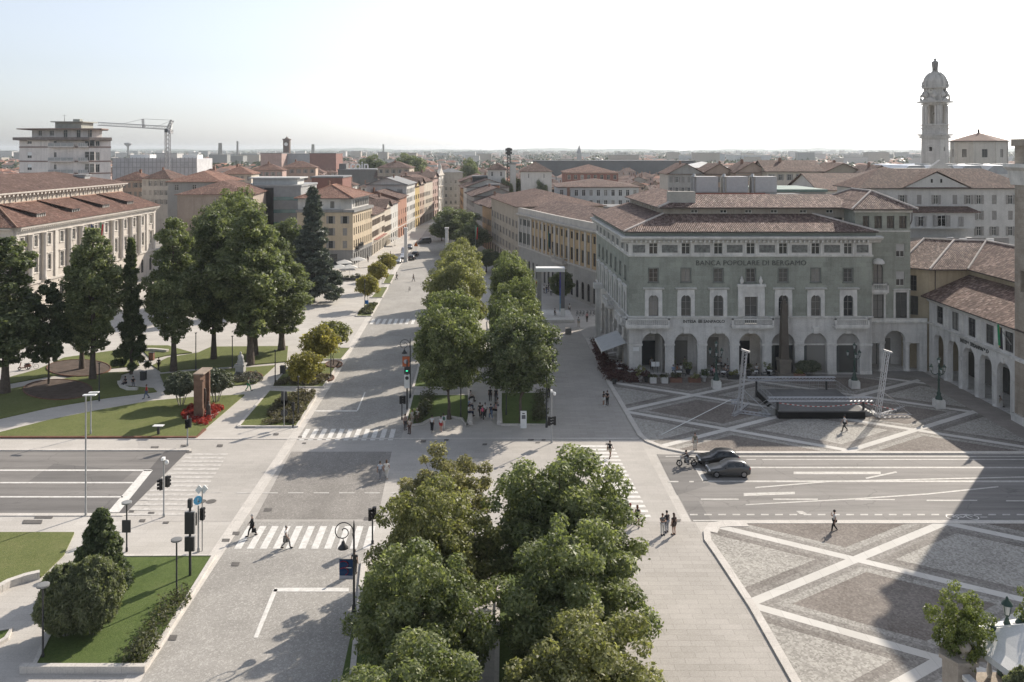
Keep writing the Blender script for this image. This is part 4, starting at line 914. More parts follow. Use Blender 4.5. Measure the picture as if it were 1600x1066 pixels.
dr = thing('church_drum', 'octagonal pale church drum with low tiled roof right of the bell tower', 'church', (X(1533,270),270,0))
dx, dy = X(1533,276), 277.5; oc = [(dx+8.2*math.cos(-math.pi/2+.12+i*math.pi/4), dy+8.2*math.sin(-math.pi/2+.12+i*math.pi/4)) for i in range(8)]
mb = MB(); m2 = MB(); zt = Z(220,270)
for i in range(8):
    F = Fr(oc[i], oc[(i+1)%8]); op = [(F.L/2,1.6,Z(246,270),2.6,False)]; facade(mb, F, 0, zt, op, .4)
    F.box(mb, -.2, .35, 0, .15, 10, zt)
mb.build('wall', wall('drum_render', (.46,.44,.40)), dr)
for i in range(8): F = Fr(oc[i], oc[(i+1)%8]); windows(F, dr, [(F.L/2,1.6,Z(246,270),2.6,False)], 'plain', fdk)
ap = (dx,dy,Z(206.5,270)); e = [(dx+(x-dx)*1.09,dy+(y-dy)*1.09,zt) for x,y in oc]
for i in range(8): m2.poly([e[i],e[(i+1)%8],ap], 0); m2.poly([(e[i][0],e[i][1],zt-.3),(e[(i+1)%8][0],e[(i+1)%8][1],zt-.3),e[(i+1)%8],e[i]], 1)
m2.lathe([(.35,0),(.35,.8),(0,1.4)], (dx,dy,ap[2]-.1), 8, 1); m2.build('roof', [rt_far2, gutter], dr)

zn = M('zinc_roof', (.30,.31,.32), .35, .2, .5, .5)
sk = thing('skylight_building', 'low building with rows of grey metal skylight roofs before the bell tower', 'building', (X(1390,225),225,0))
mb = MB(); mb.prism([(X(1395,225),225),(X(1640,225),225),(X(1640,225),255),(X(1395,225),255)], 0, Z(272,225)); mb.build('wall', wht, sk)
for i in range(5):
    xa = X(1408+i*44,225); m2 = MB(); z0 = Z(272,225); z1 = Z(259,225)
    pts = [(0,z0),(.5,z0+.9),(2.2,z1),(6.0,z1+.1),(7.0,z0+.8),(7.4,z0)]
    for (a,za),(b,zb) in zip(pts, pts[1:]): m2.poly([(xa+a,225,za),(xa+b,225,zb),(xa+b+2.5,252,zb),(xa+a+2.5,252,za)])
    m2.poly([(xa+a,225,z) for a,z in pts][::-1]); m2.build('skylight', zn, sk)
for i in range(4): m2 = MB(); xa = X(1440+i*40,235); m2.box(xa,236,Z(262,235),xa+3.4,239,Z(256,235)); m2.build('roof_vent', metal_grey, sk)
ped = thing('pediment_house', 'white attic house with small stone pediment in front of the skylight roofs', 'house', (X(1425,205),205,0))
mb = MB(); a, b = X(1418,205), X(1488,205); zt = Z(264,205); F = Fr((a,205),(b,205)); xs = [((X(1462,205)-a)+k*.95,.45,z,.6,False) for k in range(5) for z in (Z(269.5,205),Z(274.5,205))]
facade(mb, F, 0, zt, xs, .2); mb.prism([(a,205.2),(b,205.2),(b,215),(a,215)], 0, zt-.02); c0, c1 = X(1450,205), X(1488,205)
mb.add([(c0,204.7,zt),(c1,204.7,zt),((c0+c1)/2,204.7,zt+2.2),(c0,206,zt),(c1,206,zt),((c0+c1)/2,206,zt+2.2)], [(0,1,2),(1,4,5,2),(0,2,5,3)]); mb.build('wall', wht, ped)
m2 = MB(); hip(m2, [(a-8,207),(a+4,207),(a+4,219),(a-8,219)], Z(276,205), 2.2, .3); m2.build('roof', rt_brown, ped)
# ---------------------------------------------------------------- left: neoclassical palazzo and its neighbours
lp_w = wall('palazzo_render', (.47,.425,.375), .4); lp_t = M('palazzo_trim', (.52,.48,.43), .85, .12, .8, streak=.3)
pal = thing('palazzo', 'pale neoclassical palazzo with giant half columns and dormered red roof behind the park trees', 'palace', (-88.3,152,0))
xF = -88.3; ya, yb = 151.5, 211.0; PF = Fr((xF,yb),(xF,ya)) if False else Fr((xF,ya),(xF,yb)); PE = Fr((xF-17,ya),(xF,ya))
zE = 17.2; mb = MB()
n = 13; pit = PF.L/n; cs = [pit*(i+.5) for i in range(n)]
o3 = [(c,1.25,13.0,2.1,False) for c in cs]; o2 = [(c,1.35,8.2,2.9,False) for c in cs]; o1 = [(c,1.4,1.6,3.2,True) for c in cs]
facade(mb, PF, 0, 16.0, o3+o2+o1, .3); oe = [(c,1.25,13.0,2.1,False) for c in (4,8.5,13)]+[(c,1.35,8.2,2.9,False) for c in (4,8.5,13)]; facade(mb, PE, 0, 16.0, oe, .3)
mb.poly([(xF,yb,0),(xF-17,yb,0),(xF-17,yb,16),(xF,yb,16)]); mb.build('wall', lp_w, pal)
windows(PF, pal, o3+o2, 'x', fw); windows(PF, pal, o1, 'plain', fdk); windows(PE, pal, oe, 'x', fw)
for op in o2: m2 = MB(); surround(m2, PF, op, .2, .1, True); m2.build('window_surround', lp_t, pal)
for op in o3: m2 = MB(); surround(m2, PF, op, .18, .08, False); m2.build('window_surround', lp_t, pal)
for i in range(n+1):
    m2 = MB(); u = min(max(pit*i,.6),PF.L-.6)
    if 4 <= i <= 11 or i in (1,2): m2.lathe([(.62,6.6),(.62,7.0),(.5,7.2),(.52,9),(.43,14.9),(.6,15.2),(.62,15.5)], PF.p(u,.3,0), 12); m2.build('half_column', lp_t, pal)
    else: PF.box(m2, u-.5, u+.5, -.02, .28, 6.6, 15.5); m2.build('pilaster', lp_t, pal)
m2 = MB()
for F in (PF, PE): F.prof(m2, -.1 if F is PF else 0, F.L+.1, [(0,15.4),(.35,15.5),(.35,16.0),(.5,16.1),(.6,16.5),(1.3,16.8),(1.4,17.1),(0,17.2)]); F.prof(m2, 0, F.L, [(0,6.1),(.25,6.2),(.3,6.6),(0,6.65)])
for k in range(int(PF.L/.7)): PF.box(m2, .2+k*.7, .5+k*.7, .55, 1.15, 16.5, 16.78)
m2.build('cornice', lp_t, pal)
m2 = MB(); e = [(xF-18.2,ya-1.3),(xF+1.35,ya-1.3),(xF+1.35,yb+1),(xF-18.2,yb+1)]; rr_ = [(xF-8.5,ya+9),(xF-8.5,yb+1)]
zR = 20.6; m2.poly([(*e[1],17.25),(*e[2],17.25),(*rr_[1],zR),(*rr_[0],zR)]); m2.poly([(*e[0],17.25),(*e[1],17.25),(*rr_[0],zR)]); m2.poly([(*e[0],17.25),(*rr_[0],zR),(*rr_[1],zR),(*e[3],17.25)]); m2.poly([(*e[2],17.25),(xF-18,yb+1,17.25),(*rr_[1],zR)], 0)
for a, b in (((*e[1],17.3),(*rr_[0],zR+.05)),((*e[0],17.3),(*rr_[0],zR+.05)),((*rr_[0],zR),(*rr_[1],zR))): m2.tube(a, b, .16, .16, 6, 1)
m2.build('roof', [rt_red, M('terracotta_ridge', (.3,.19,.14), .9, .2, 2)], pal)
for i, y in enumerate((163,176,189,201)):
    x1 = xF-1.6; m2 = MB(); m2.box(x1-5,y-1.7,17.6,x1,y+1.7,19.0,1); m2.poly([(x1+.5,y-2.1,18.95),(x1+.5,y+2.1,18.95),(xF-8.4,y+2.1,20.75),(xF-8.4,y-2.1,20.75)]); m2.poly([(x1+.5,y-2.1,18.85),(xF-8.4,y-2.1,20.6),(xF-8.4,y-2.1,20.75),(x1+.5,y-2.1,18.95)], 0)
    m2.box(x1-.0,y-1.5,18.0,x1+.05,y+1.5,18.8,2); [m2.box(x1+.04,y-1.5+k*.72,17.95,x1+.12,y-1.38+k*.72,18.85,3) for k in range(5)]; m2.box(x1+.04,y-1.6,18.78,x1+.12,y+1.6,18.9,3); m2.build('dormer', [rt_red, gutter, glass, fw], pal)
hb = thing('panelled_palazzo', 'taller pale palazzo with panelled attic band and brown roof behind the dormered palazzo', 'palace', (-97,147,0))
xH = -97.5; HF = Fr((xH,145),(xH,214)); mb = MB(); zt = 22.6
facade(mb, HF, 0, zt, [(HF.L-8.0,1.3,18.2,2.0,False),(HF.L-4.4,1.3,18.2,2.0,False)], .3); mb.poly([(xH,214,0),(xH-20,214,0),(xH-20,214,zt),(xH,214,zt)]); mb.poly([(xH-20,145,0),(xH,145,0),(xH,145,zt),(xH-20,145,zt)]); mb.build('wall', wall('cream_attic', (.48,.42,.345), .3), hb)
windows(HF, hb, [(HF.L-8.0,1.3,18.2,2.0,False),(HF.L-4.4,1.3,18.2,2.0,False)], 'x', fw)
m2 = MB()
for k in range(36): HF.box(m2, k*1.9, k*1.9+.25, -.02, .14, 18.9, 21.9)
HF.box(m2, 0, HF.L, -.02, .18, 18.5, 18.9); HF.prof(m2, 0, HF.L+.2, [(0,21.9),(.4,22.0),(1.2,22.4),(1.25,22.7),(0,22.8)])
for k in range(48): HF.box(m2, .3+k*1.42, .75+k*1.42, .3, 1.05, 21.9, 22.3)
m2.build('attic_frieze', lp_t, hb)
m2 = MB(); hip(m2, [(xH,145),(xH,214),(xH-22,214),(xH-22,145)], 22.8, 3.0, 1.2, 0); m2.build('roof', rt_brown, hb)
for y in (152,165,203): m2 = MB(); m2.box(xH-6.5,y,23.6,xH-4,y+2.6,24.9); m2.box(xH-6.8,y-.3,24.9,xH-3.6,y+2.9,25.05); m2.build('roof_hatch', metal_grey, hb)

# apartment tower
at_w = wall('pinkish_concrete', (.72,.66,.615), .4); at_d = M('red_concrete_edge', (.26,.19,.165), .85, .2, 1)
Ya = 270; ap_ = thing('apartment_tower', 'tall pale apartment tower with stacked balconies and flat stepped roof at far left', 'apartment block', (X(20,Ya),Ya,0))
x0, x1, x2 = X(16,Ya), X(100,Ya), X(175,Ya); za = lambda y: Z(y, Ya)
mb = MB(); fr = [(x0,Ya+5),(x1-4.5,Ya),(x1+3,Ya+1.0),(x2-8,Ya+1.5),(X(173,Ya+7),Ya+7),(X(173,Ya+24),Ya+24),(x0-9,Ya+24)]
F1 = Fr(fr[0],fr[1]); F2 = Fr(fr[1],fr[2]); F3 = Fr(fr[2],fr[3]); F4 = Fr(fr[3],fr[4]); F5 = Fr(fr[4],fr[5])
fl = [za(262),za(243),za(222)+.3]; zt = za(219)
opA = [(4.5,2.0,z-.9,1.9,False) for z in fl]; opB = [(5.2,2.0,z-1.6,2.6,False) for z in fl]; opC = [(4.4,3.0,z-1.6,2.8,False) for z in fl]; opD = [(2.8,1.2,z-1.6,2.6,False) for z in fl]; opE = [(1.6,.8,z-.6,1.6,False) for z in fl]
for F, o in ((F1,opA),(F2,opE),(F3,opC),(F4,opD),(F5,[])): facade(mb, F, 0, zt, o, .3)
mb.prism(fr, zt-.3, zt, 0); mb.build('wall', at_w, ap_)
for F, o, k in ((F1,opA,'blind'),(F2,opE,'plain'),(F3,opC,'plain'),(F4,opD,'plain')): windows(F, ap_, o, k, fw, white_pl)
m2 = MB()
for z in fl:
    for F in (F1,F2,F3,F4,F5): F.box(m2, 0, F.L, -.02, .12, z-2.1, z-1.7)
m2.build('floor_band', at_d, ap_)
for z in fl:
    for F, u0, u1 in ((F2,0,F2.L),(F3,F3.L*.35,F3.L)):
        m2 = MB(); F.box(m2, u0, u1, 0, 1.5, z-2.0, z-1.7); F.box(m2, u0, u1, 1.42, 1.5, z-1.7, z-.7, 1)
        for k in range(5): F.box(m2, u0+(u1-u0)*k/4-.04, u0+(u1-u0)*k/4+.04, 1.4, 1.52, z-1.7, z-.6)
        m2.build('balcony', [at_w, metal_grey], ap_)
m2 = MB(); ex = [(x0-1,Ya+3),(x1-4,Ya-1.8),(x2-7,Ya-.5),(X(175,Ya+6),Ya+6),(X(175,Ya+25),Ya+25),(x0-10,Ya+25)]; m2.prism(ex, zt, zt+.9, 0, None, True); m2.build('roof_parapet', M('brown_concrete_band', (.20,.17,.155), .85, .3, 1), ap_)
m2 = MB(); pn = [(x0+3.5,Ya+6),(x1-4,Ya+2.5),(x2-9,Ya+3.5),(x2-7,Ya+8),(X(160,Ya+22),Ya+22),(x0,Ya+22)]; FP = [Fr(pn[i],pn[i+1]) for i in range(3)]
opP = [[(3.5,1.6,zt+1.4,1.7,False),(8.5,1.8,zt+1.4,1.7,False)],[(3,1.2,zt+.9,2.4,False),(7,1.2,zt+.9,2.4,False),(10.5,1.2,zt+.9,2.4,False)],[]]
for F, o in zip(FP, opP): facade(m2, F, zt+.9, za(202), o, .3)
m2.prism([(x,y+.1) for x,y in pn], za(203), za(202)-.02); m2.build('penthouse', at_w, ap_)
for F, o in zip(FP, opP): windows(F, ap_, o, 'plain', fw)
m2 = MB(); m2.prism([(x0+.5,Ya+2.5),(x1-4,Ya-.5),(x2-4,Ya+1.5),(X(170,Ya+9),Ya+9),(X(168,Ya+23),Ya+23),(x0-5,Ya+23)], za(202), za(200.5), 0, None, True); m2.build('roof', at_d, ap_)
m2 = MB(); xa, xb = X(60,Ya), X(112,Ya); m2.box(xa+1,Ya+8,za(200.5),xb-1,Ya+16,za(190)); m2.box(xa,Ya+7,za(190),xb,Ya+17,za(188.5)); m2.box(xa+5.8,Ya+10,za(188.5),xa+8,Ya+12,za(184.5)); m2.build('lift_house', M('grey_green_render', (.33,.33,.29), .9, .2, 1), ap_)
m2 = MB(); m2.tube((xa+3,Ya+10,za(188)),(xa+3,Ya+10,za(177)),.08,.04,5); m2.bar((xa+2.3,Ya+10,za(179)),(xa+3.7,Ya+10,za(179)),.06,.06); m2.build('antenna', metal_dark, ap_)

# crane, scaffolded block
Yc = 330; cr = thing('tower_crane', 'white tower crane with long jib above the town, right of the apartment tower', 'crane', (X(262,Yc),Yc,0))
def lattice(mb, a, b, w_, n, r=.09, mi=0):
    a = Vector(a); b = Vector(b); d = (b-a).normalized(); up = Vector((0,0,1)) if abs(d.z) < .9 else Vector((0,1,0)); u = d.cross(up).normalized()*w_/2; v = u.cross(d).normalized()*w_/2
    cs_ = [u+v, u-v, -u-v, -u+v]
    for c in cs_: mb.tube(a+c, b+c, r, r, 4, mi, False)
    for i in range(n):
        p, q = a+(b-a)*i/n, a+(b-a)*(i+1)/n
        for k in range(4): mb.tube(p+cs_[k], q+cs_[(k+1)%4], r*.7, r*.7, 3, mi, False)
cw = M('crane_white_paint', (.45,.44,.43), .5, .15, 1); cxx = X(262,Yc); zc = lambda y: Z(y,Yc)
m2 = MB(); lattice(m2, (cxx,Yc,0), (cxx,Yc,zc(203)), 1.5, 24, .16); m2.build('mast', cw, cr)
m2 = MB(); lattice(m2, (cxx,Yc,zc(200)), (X(112,Yc),Yc+22,zc(191)), 1.2, 26, .13); m2.build('jib', cw, cr)
m2 = MB(); lattice(m2, (cxx,Yc,zc(203)), (X(269,Yc),Yc,zc(188)), .9, 4, .14); lattice(m2, (X(212,Yc),Yc+7,zc(199)), (X(211,Yc),Yc+7,zc(185)), .6, 4, .1); m2.build('apex', cw, cr)
m2 = MB(); lattice(m2, (cxx,Yc,zc(203)), (X(276,Yc),Yc-5,zc(207)), 1.2, 4, .13); m2.box(X(273,Yc),Yc-6,zc(209),X(276,Yc),Yc-4,zc(205)); m2.build('counter_jib', cw, cr)
m2 = MB()
for a, b in (((269,188,0),(212,185,7)),((212,185,7),(160,192.5,15)),((269,188,0),(276,207,-5)),((269,188,0),(232,200,4))): m2.tube((X(a[0],Yc),Yc+a[2],zc(a[1])),(X(b[0],Yc),Yc+b[2],zc(b[1])),.06,.06,4)
m2.build('tie_rods', metal_grey, cr); m2 = MB(); m2.box(cxx-.4,Yc-2.2,zc(207),cxx+1.2,Yc-.7,zc(202)); m2.build('cab', M('dark_cab', (.1,.1,.1), .4), cr)
sb = thing('sheeted_block', 'long building site wrapped in white scaffold sheeting beneath the crane', 'building site', (X(177,340),340,0))
net = M('white_scaffold_sheet', (.52,.51,.51), .8, .22, .35); mb = MB(); F = Fr((X(176,340),340),(X(307,340),340)); facade(mb, F, 0, Z(247,340), [], .2); mb.prism([F.p(0,-.5,0)[:2],F.p(F.L,-.5,0)[:2],F.p(F.L,-18,0)[:2],F.p(0,-18,0)[:2]], 0, Z(248,340)); mb.build('sheeting', net, sb)
m2 = MB()
for k in range(22): F.box(m2, F.L*k/21-.08, F.L*k/21+.08, .0, .1, 6, Z(246,340))
for z in (Z(254,340),Z(262,340)): F.box(m2, 0, F.L, .0, .12, z, z+.2)
m2.build('scaffold_poles', metal_grey, sb)
for a_, b_ in ((6,14),(27,33)): m2 = MB(); F.box(m2, a_, b_, -8, -2, Z(248,340), Z(242,340)); m2.build('roof_cabin', white_pl, sb)

# ---------------------------------------------------------------- generic town house with walls, roof, chimneys, and its own windows on the sides that show
def house(name, label, F, dep, h, wm, rm, rise=2.4, rows=(), cols=4, ww=1.0, kind='open', sm=None, gable=True, ov=.6, group=None, cat='house', ground=True, extra_sides=(), fm=None, rail=None, chim=1, edge=.0, firstz=4.6, step=None):
    t = thing(name, label, cat, (F.A.x,F.A.y,0), 0, group); mb = MB()
    pit = F.L/cols; ops = []
    rows = rows or [firstz+(step or 3.3)*i for i in range(int((h-firstz)/(step or 3.3)))]
    for z in rows: ops += [(pit*(i+.5),ww,z,1.75,False) for i in range(cols)]
    ops = [o for o in ops if o[2]+o[3] < h-.3]
    gr = [(pit*(i+.5),min(pit*.62,2.2),.1,3.0,False) for i in range(cols)] if ground else []
    facade(mb, F, 0, h, ops+gr, .25)
    q = quad_of(F, dep)
    sides = [(q[1],q[2]),(q[2],q[3]),(q[3],q[0])]
    for i, (a, b) in enumerate(sides):
        G = Fr(a, b); so_ = []
        if i in extra_sides:
            nc = max(2, int(G.L/4)); so_ = [(G.L/nc*(k+.5),ww,z,1.75,False) for z in rows if z+2 < h for k in range(nc)]
            windows(G, t, so_, kind, fm or fw, sm)
        facade(mb, G, 0, h, so_, .25)
    mb.build('wall', wm, t)
    windows(F, t, ops, kind, fm or fw, sm)
    if gr: windows(F, t, gr, 'plain', fdk, name='shop_front')
    m2 = MB(); hip(m2, q, h, rise, ov, 0, gable, 1, emi=0); m2.build('roof', [rm, wm], t)
    m2 = MB(); F.box(m2, -.05, F.L+.05, -.02, .12, firstz-1.0, firstz-.7); F.box(m2, -.05, F.L+.05, -.02, .3, h-.3, h-.05); m2.build('string_course', lp_t, t)
    c = (Vector(q[0])+Vector(q[2]))/2
    for k in range(chim): chimney(t, c.x+rnd.uniform(-.3,.3)*F.L*.6, c.y+rnd.uniform(-.3,.3)*dep*.4, h+rise*.8, 1.0, rnd.uniform(.5,.9))
    return t
W_ = lambda n, c: wall(n, c, .35)
LG = 'houses along the left of the avenue'; RG = 'houses along the right of the avenue'
cy = W_('honey_render', (.50,.41,.29)); cw_ = W_('bright_white_render', (.56,.54,.50)); co_ = W_('brick_orange_render', (.38,.20,.135)); cp = W_('pink_render', (.42,.30,.26)); cs_ = W_('salmon_render', (.45,.34,.27)); cc = W_('cream_render', (.53,.47,.385)); cl = W_('lemon_render', (.50,.37,.16)); cg = W_('stone_grey_render', (.36,.34,.31)); cb = W_('buff_render', (.42,.36,.285)); cog = W_('orange_ochre_render', (.44,.28,.15))
# corner house: honey walls, grey ground floor, white set-back top floor
ch = thing('corner_house', 'honey coloured corner house with grey ground floor and red roof at the avenue mouth', 'house', (-57.5,228.6,0))
A, B, C2, D2 = (-57.5,228.6), (-42.6,228.6), (-40.9,249.5), (-57,249.5); FA = Fr(A,B); FB = Fr(B,C2)
oA = [(c,1.2,z,2.0,False) for c in (5.2,9.0,12.8) for z in (11.2,8.0,4.6)]; oB = [(1.4+2.3*i,1.0,z,2.0,False) for i in range(9) for z in (11.2,8.0,4.6)]; gA = [(12.0-2.2,1.9,.2,2.9,False)]; gB = [(1.6+2.3*i,1.3,.2,2.9,False) for i in range(9)]
grey_b = wall('grey_base_stone', (.24,.235,.225)); mb = MB()
for F, o, g in ((FA,oA,gA),(FB,oB,gB)): facade(mb, F, 0, 4.0, g, .3, 1); facade(mb, F, 4.0, 14.2, o, .25, 0)
mb.poly([(C2[0],C2[1],0),(D2[0],D2[1],0),(D2[0],D2[1],14),(C2[0],C2[1],14)]); mb.poly([(D2[0],D2[1],0),(A[0],A[1],0),(A[0],A[1],14),(D2[0],D2[1],14)]); mb.build('wall', [cy, grey_b], ch)
for F, o, g in ((FA,oA,gA),(FB,oB,gB)): windows(F, ch, o, 'open' if F is FA else 'plain', fdk, sh_gr); windows(F, ch, g, 'plain', fdk, name='shop_front')
m2 = MB(); m2.prism([(A[0]-.3,A[1]-.4),(B[0]+.5,B[1]-.5),(C2[0]+.5,C2[1]),(D2[0],D2[1])], 14.2, 14.9); m2.prism([(A[0]-.05,A[1]-.06),(B[0]+.07,B[1]-.07),(C2[0]+.06,C2[1]),(D2[0],D2[1])], 3.8, 4.1); m2.build('string_course', grey_b, ch)
FA2 = Fr((A[0],A[1]+1.0),(B[0]-3.4,B[1]+1.0)); FB2 = Fr((B[0]-1.0,B[1]+4),(C2[0]-1.0,C2[1])); oA2 = [(2.6+3.3*i,1.1,15.3,1.8,False) for i in range(3)]; oB2 = [(1.6+2.4*i,1.0,15.3,1.8,False) for i in range(7)]
m2 = MB(); facade(m2, FA2, 14.9, 18.0, oA2, .25); facade(m2, FB2, 14.9, 18.0, oB2, .25); facade(m2, Fr((B[0]-3.4,B[1]+1.0),(B[0]-1.0,B[1]+4)), 14.9, 18, [], .2); m2.build('top_floor', cw_, ch)
windows(FA2, ch, oA2, 'plain', fdk); windows(FB2, ch, oB2, 'open', fdk, sh_gr)
m2 = MB(); hip(m2, [(A[0],A[1]+.6),(B[0]-.5,B[1]+.6),(C2[0]-.5,C2[1]),(D2[0],D2[1])], 18.0, 3.2, .8, 0, ridge=1, emi=2); m2.build('roof', [rt_orange, M('red_ridge', (.36,.19,.13), .9, .2, 2), gutter], ch); chimney(ch, -51, 238, 20.6)
balcony(ch, FB, 3, 8, 4.5, .9, metal_dark, n=12)
# the left row, along a gently bending line
LP_ = [(-40.9,249.5),(-40.6,272),(-40.2,283),(-39.8,298),(-39.2,318),(-38.6,340),(-37.9,350),(-37.2,362),(-35.6,383),(-34.3,396),(-33.0,412)]
spec = [(12.4,cc,rt_brown,8,'open',sh_br,'cream house with brown shutters and arched iron awnings beside the honey corner house'),
 (13.0,cw_,rt_brown,4,'plain',None,'narrow white house between the low cream house and the brick orange house'),
 (14.0,co_,rt_brown,4,'open',sh_br,'brick orange house with white sills in the left street row'),
 (18.0,cw_,rt_grey,6,'open',sh_gr,'tall white house standing above its neighbours in the left street row'),
 (16.5,cl,rt_brown,2,'open',sh_br,'narrow lemon yellow house beside the tall white house'),
 (16.8,cs_,rt_brown,3,'open',sh_br,'salmon house with brown shutters right of the lemon yellow house'),
 (17.5,cc,rt_brown,6,'open',sh_gr,'long cream house with three window rows past the salmon house'),
 (18.4,cp,rt_brown,3,'open',sh_br,'pink house before the ornate church front')]
spec[0:0] = []
for (h, wm, rm, n, k, sm, lb), a, b in zip(spec, LP_[1:], LP_[2:]):
    F = Fr(a, b); house('street_house', lb, F, 15, h, wm, rm, 2.6, (), n, .95, k, sm, True, .7, LG, extra_sides=(2,))
F = Fr(LP_[0], LP_[1]); t = house('street_house', 'low ornate cream house with awnings and iron brackets right of the honey corner house', F, 14, 12.0, cc, rt_brown, 2.2, (5.2,8.6), 8, 1.2, 'open', sh_br, True, .8, LG)
m2 = MB()
for k in range(6): F.box(m2, 3+k*3.3, 5+k*3.3, 0, 1.1, 4.3, 4.5); 
m2.build('awning', M('red_cream_awning', (.40,.2,.16), .8), t)
t = thing('ornate_church', 'narrow ornate white church front at the far end of the street', 'church', (LP_[9][0],LP_[9][1],0)); F = Fr(LP_[9],LP_[10]); mb = MB(); o = [(F.L*k/4,1.5,z,3.2,True) for k in (1,3) for z in (3,9,14.2)]
facade(mb, F, 0, 19, o, .4); mb.prism([p for p in quad_of(F,14,inset=.5)], 0, 18.9); mb.build('wall', cw_, t); windows(F, t, o, 'plain', fdk)
m2 = MB()
for z in (7.6,13.4,18.6): F.prof(m2, -.2, F.L+.2, [(0,z),(.5,z+.2),(.6,z+.6),(0,z+.65)])
for u in (0,F.L/2,F.L): F.box(m2, max(0,u-.4), min(F.L,u+.4), -.02, .35, 0, 18.6)
m2.add([F.p(1,.3,19.2),F.p(F.L-1,.3,19.2),F.p(F.L/2,.3,22.5),F.p(1,-1,19.2),F.p(F.L-1,-1,19.2),F.p(F.L/2,-1,22.5)], [(0,1,2),(5,4,3),(1,4,5,2),(0,2,5,3)]); m2.lathe([(.8,0),(.9,1),(.5,2),(.15,2.4),(0,4)], F.p(F.L/2,-.5,22.0), 8); m2.build('cornice', lp_t, t)
house('street_house', 'dark grey house closing the view at the bend of the street', Fr((-33,414),(-24,416)), 14, 20, cg, rt_grey, 2, (), 4, 1.1, 'plain', None, False, .6, LG)
# the right row
RP = [(1.6,213.5),(-6.2,257),(-9.5,274),(-13,293),(-17,320),(-19.6,345),(-22.5,372),(-24.5,400)]
rspec = [(16.8,cb,rt_brown,9,'open',sh_gr,'long buff palazzo with grey shutters beyond the ochre palazzo'),
 (13.6,cog,rt_dark,5,'open',sh_gr,'orange ochre house with lower roof beyond the buff palazzo'),
 (13.2,cg,rt_dark,5,'open',sh_gr,'stone grey house in the right street row half hidden by the dark trees'),
 (15.0,cg,rt_dark,7,'open',sh_gr,'pale grey house with white cornice in the right street row'),
 (17.0,cw_,rt_brown,6,'plain',None,'white house far along the right street row'),
 (15.5,cog,rt_brown,6,'open',sh_br,'ochre house far along the right street row'),
 (17.0,cc,rt_brown,6,'open',sh_gr,'cream house at the far end of the right street row')]
for (h, wm, rm, n, k, sm, lb), a, b in zip(rspec, RP[1:], RP[:-1]):
    house('street_house', lb, Fr(a, b), 22 if h == 16.8 else 16, h, wm, rm, 3.0, (), n, 1.0, k, sm, h != 16.8, .8, RG, extra_sides=(0,) if h == 16.8 else (0,2))
# curved ochre palazzo
oc_w = wall('ochre_palazzo_render', (.43,.31,.18)); oc_b = BR('palazzo_ashlar', (.37,.345,.31), (.41,.385,.35), (.29,.27,.24), 1.4, .6, .008, stain=.2, streak=.3)
op_ = thing('ochre_palazzo', 'curved ochre palazzo with stone ground floor and roof parapet left of the lettered bank', 'palace', (1.6,213.5,0))
arcp = [(1.7,213),(4.6,204.5),(7.0,196),(9.4,188),(12.0,180),(14.8,172),(17.6,164)]; mb = MB(); m2 = MB(); m3 = MB()
for i, (a, b) in enumerate(zip(arcp, arcp[1:])):
    F = Fr(a, b); cs2 = [F.L*(k+.5)/3 for k in range(3)]; o1 = [(c,1.3,.6,3.6,True) for c in cs2]; o2 = [(c,1.15,8.0,2.6,False) for c in cs2]; o3 = [(c,1.1,12.4,1.5,False) for c in cs2]
    facade(mb, F, 0, 7.0, o1, .35, 1); facade(mb, F, 7.0, 14.4, o2+o3, .3, 1 if i == 0 else 0)
    windows(F, op_, o1, 'plain', fdk); windows(F, op_, o2+o3, 'open' if i == 0 else 'plain', fdk, sh_gn)
    F.prof(m2, 0, F.L, [(0,14.4),(.3,14.5),(.8,14.9),(.85,15.2),(0,15.3)]); F.box(m2, 0, F.L, -.35, .2, 15.3, 16.6); F.prof(m2, 0, F.L, [(0,6.9),(.25,7),(.25,7.3),(0,7.35)])
    for k in range(4): F.box(m2, min(max(F.L*k/3,.22),F.L-.22)-.22, min(max(F.L*k/3,.22),F.L-.22)+.22, -.02, .16, 7.35, 14.4)
    if i == 3: balcony(op_, F, 1, F.L-1, 7.0, 1.2, lp_t)
mb.build('wall', [oc_w, oc_b], op_); m2.build('cornice', lp_t, op_)
m2 = MB()
for a, b in zip(arcp, arcp[1:]): m2.poly([(a[0]+.4,a[1],15.6),(b[0]+.4,b[1],15.6),(b[0]+9,b[1]+4,18.2),(a[0]+9,a[1]+4,18.2)]); m2.poly([(a[0]+9,a[1]+4,18.2),(b[0]+9,b[1]+4,18.2),(b[0]+18,b[1]+8,15.2),(a[0]+18,a[1]+8,15.2)])
m2.build('roof', rt_dark, op_)
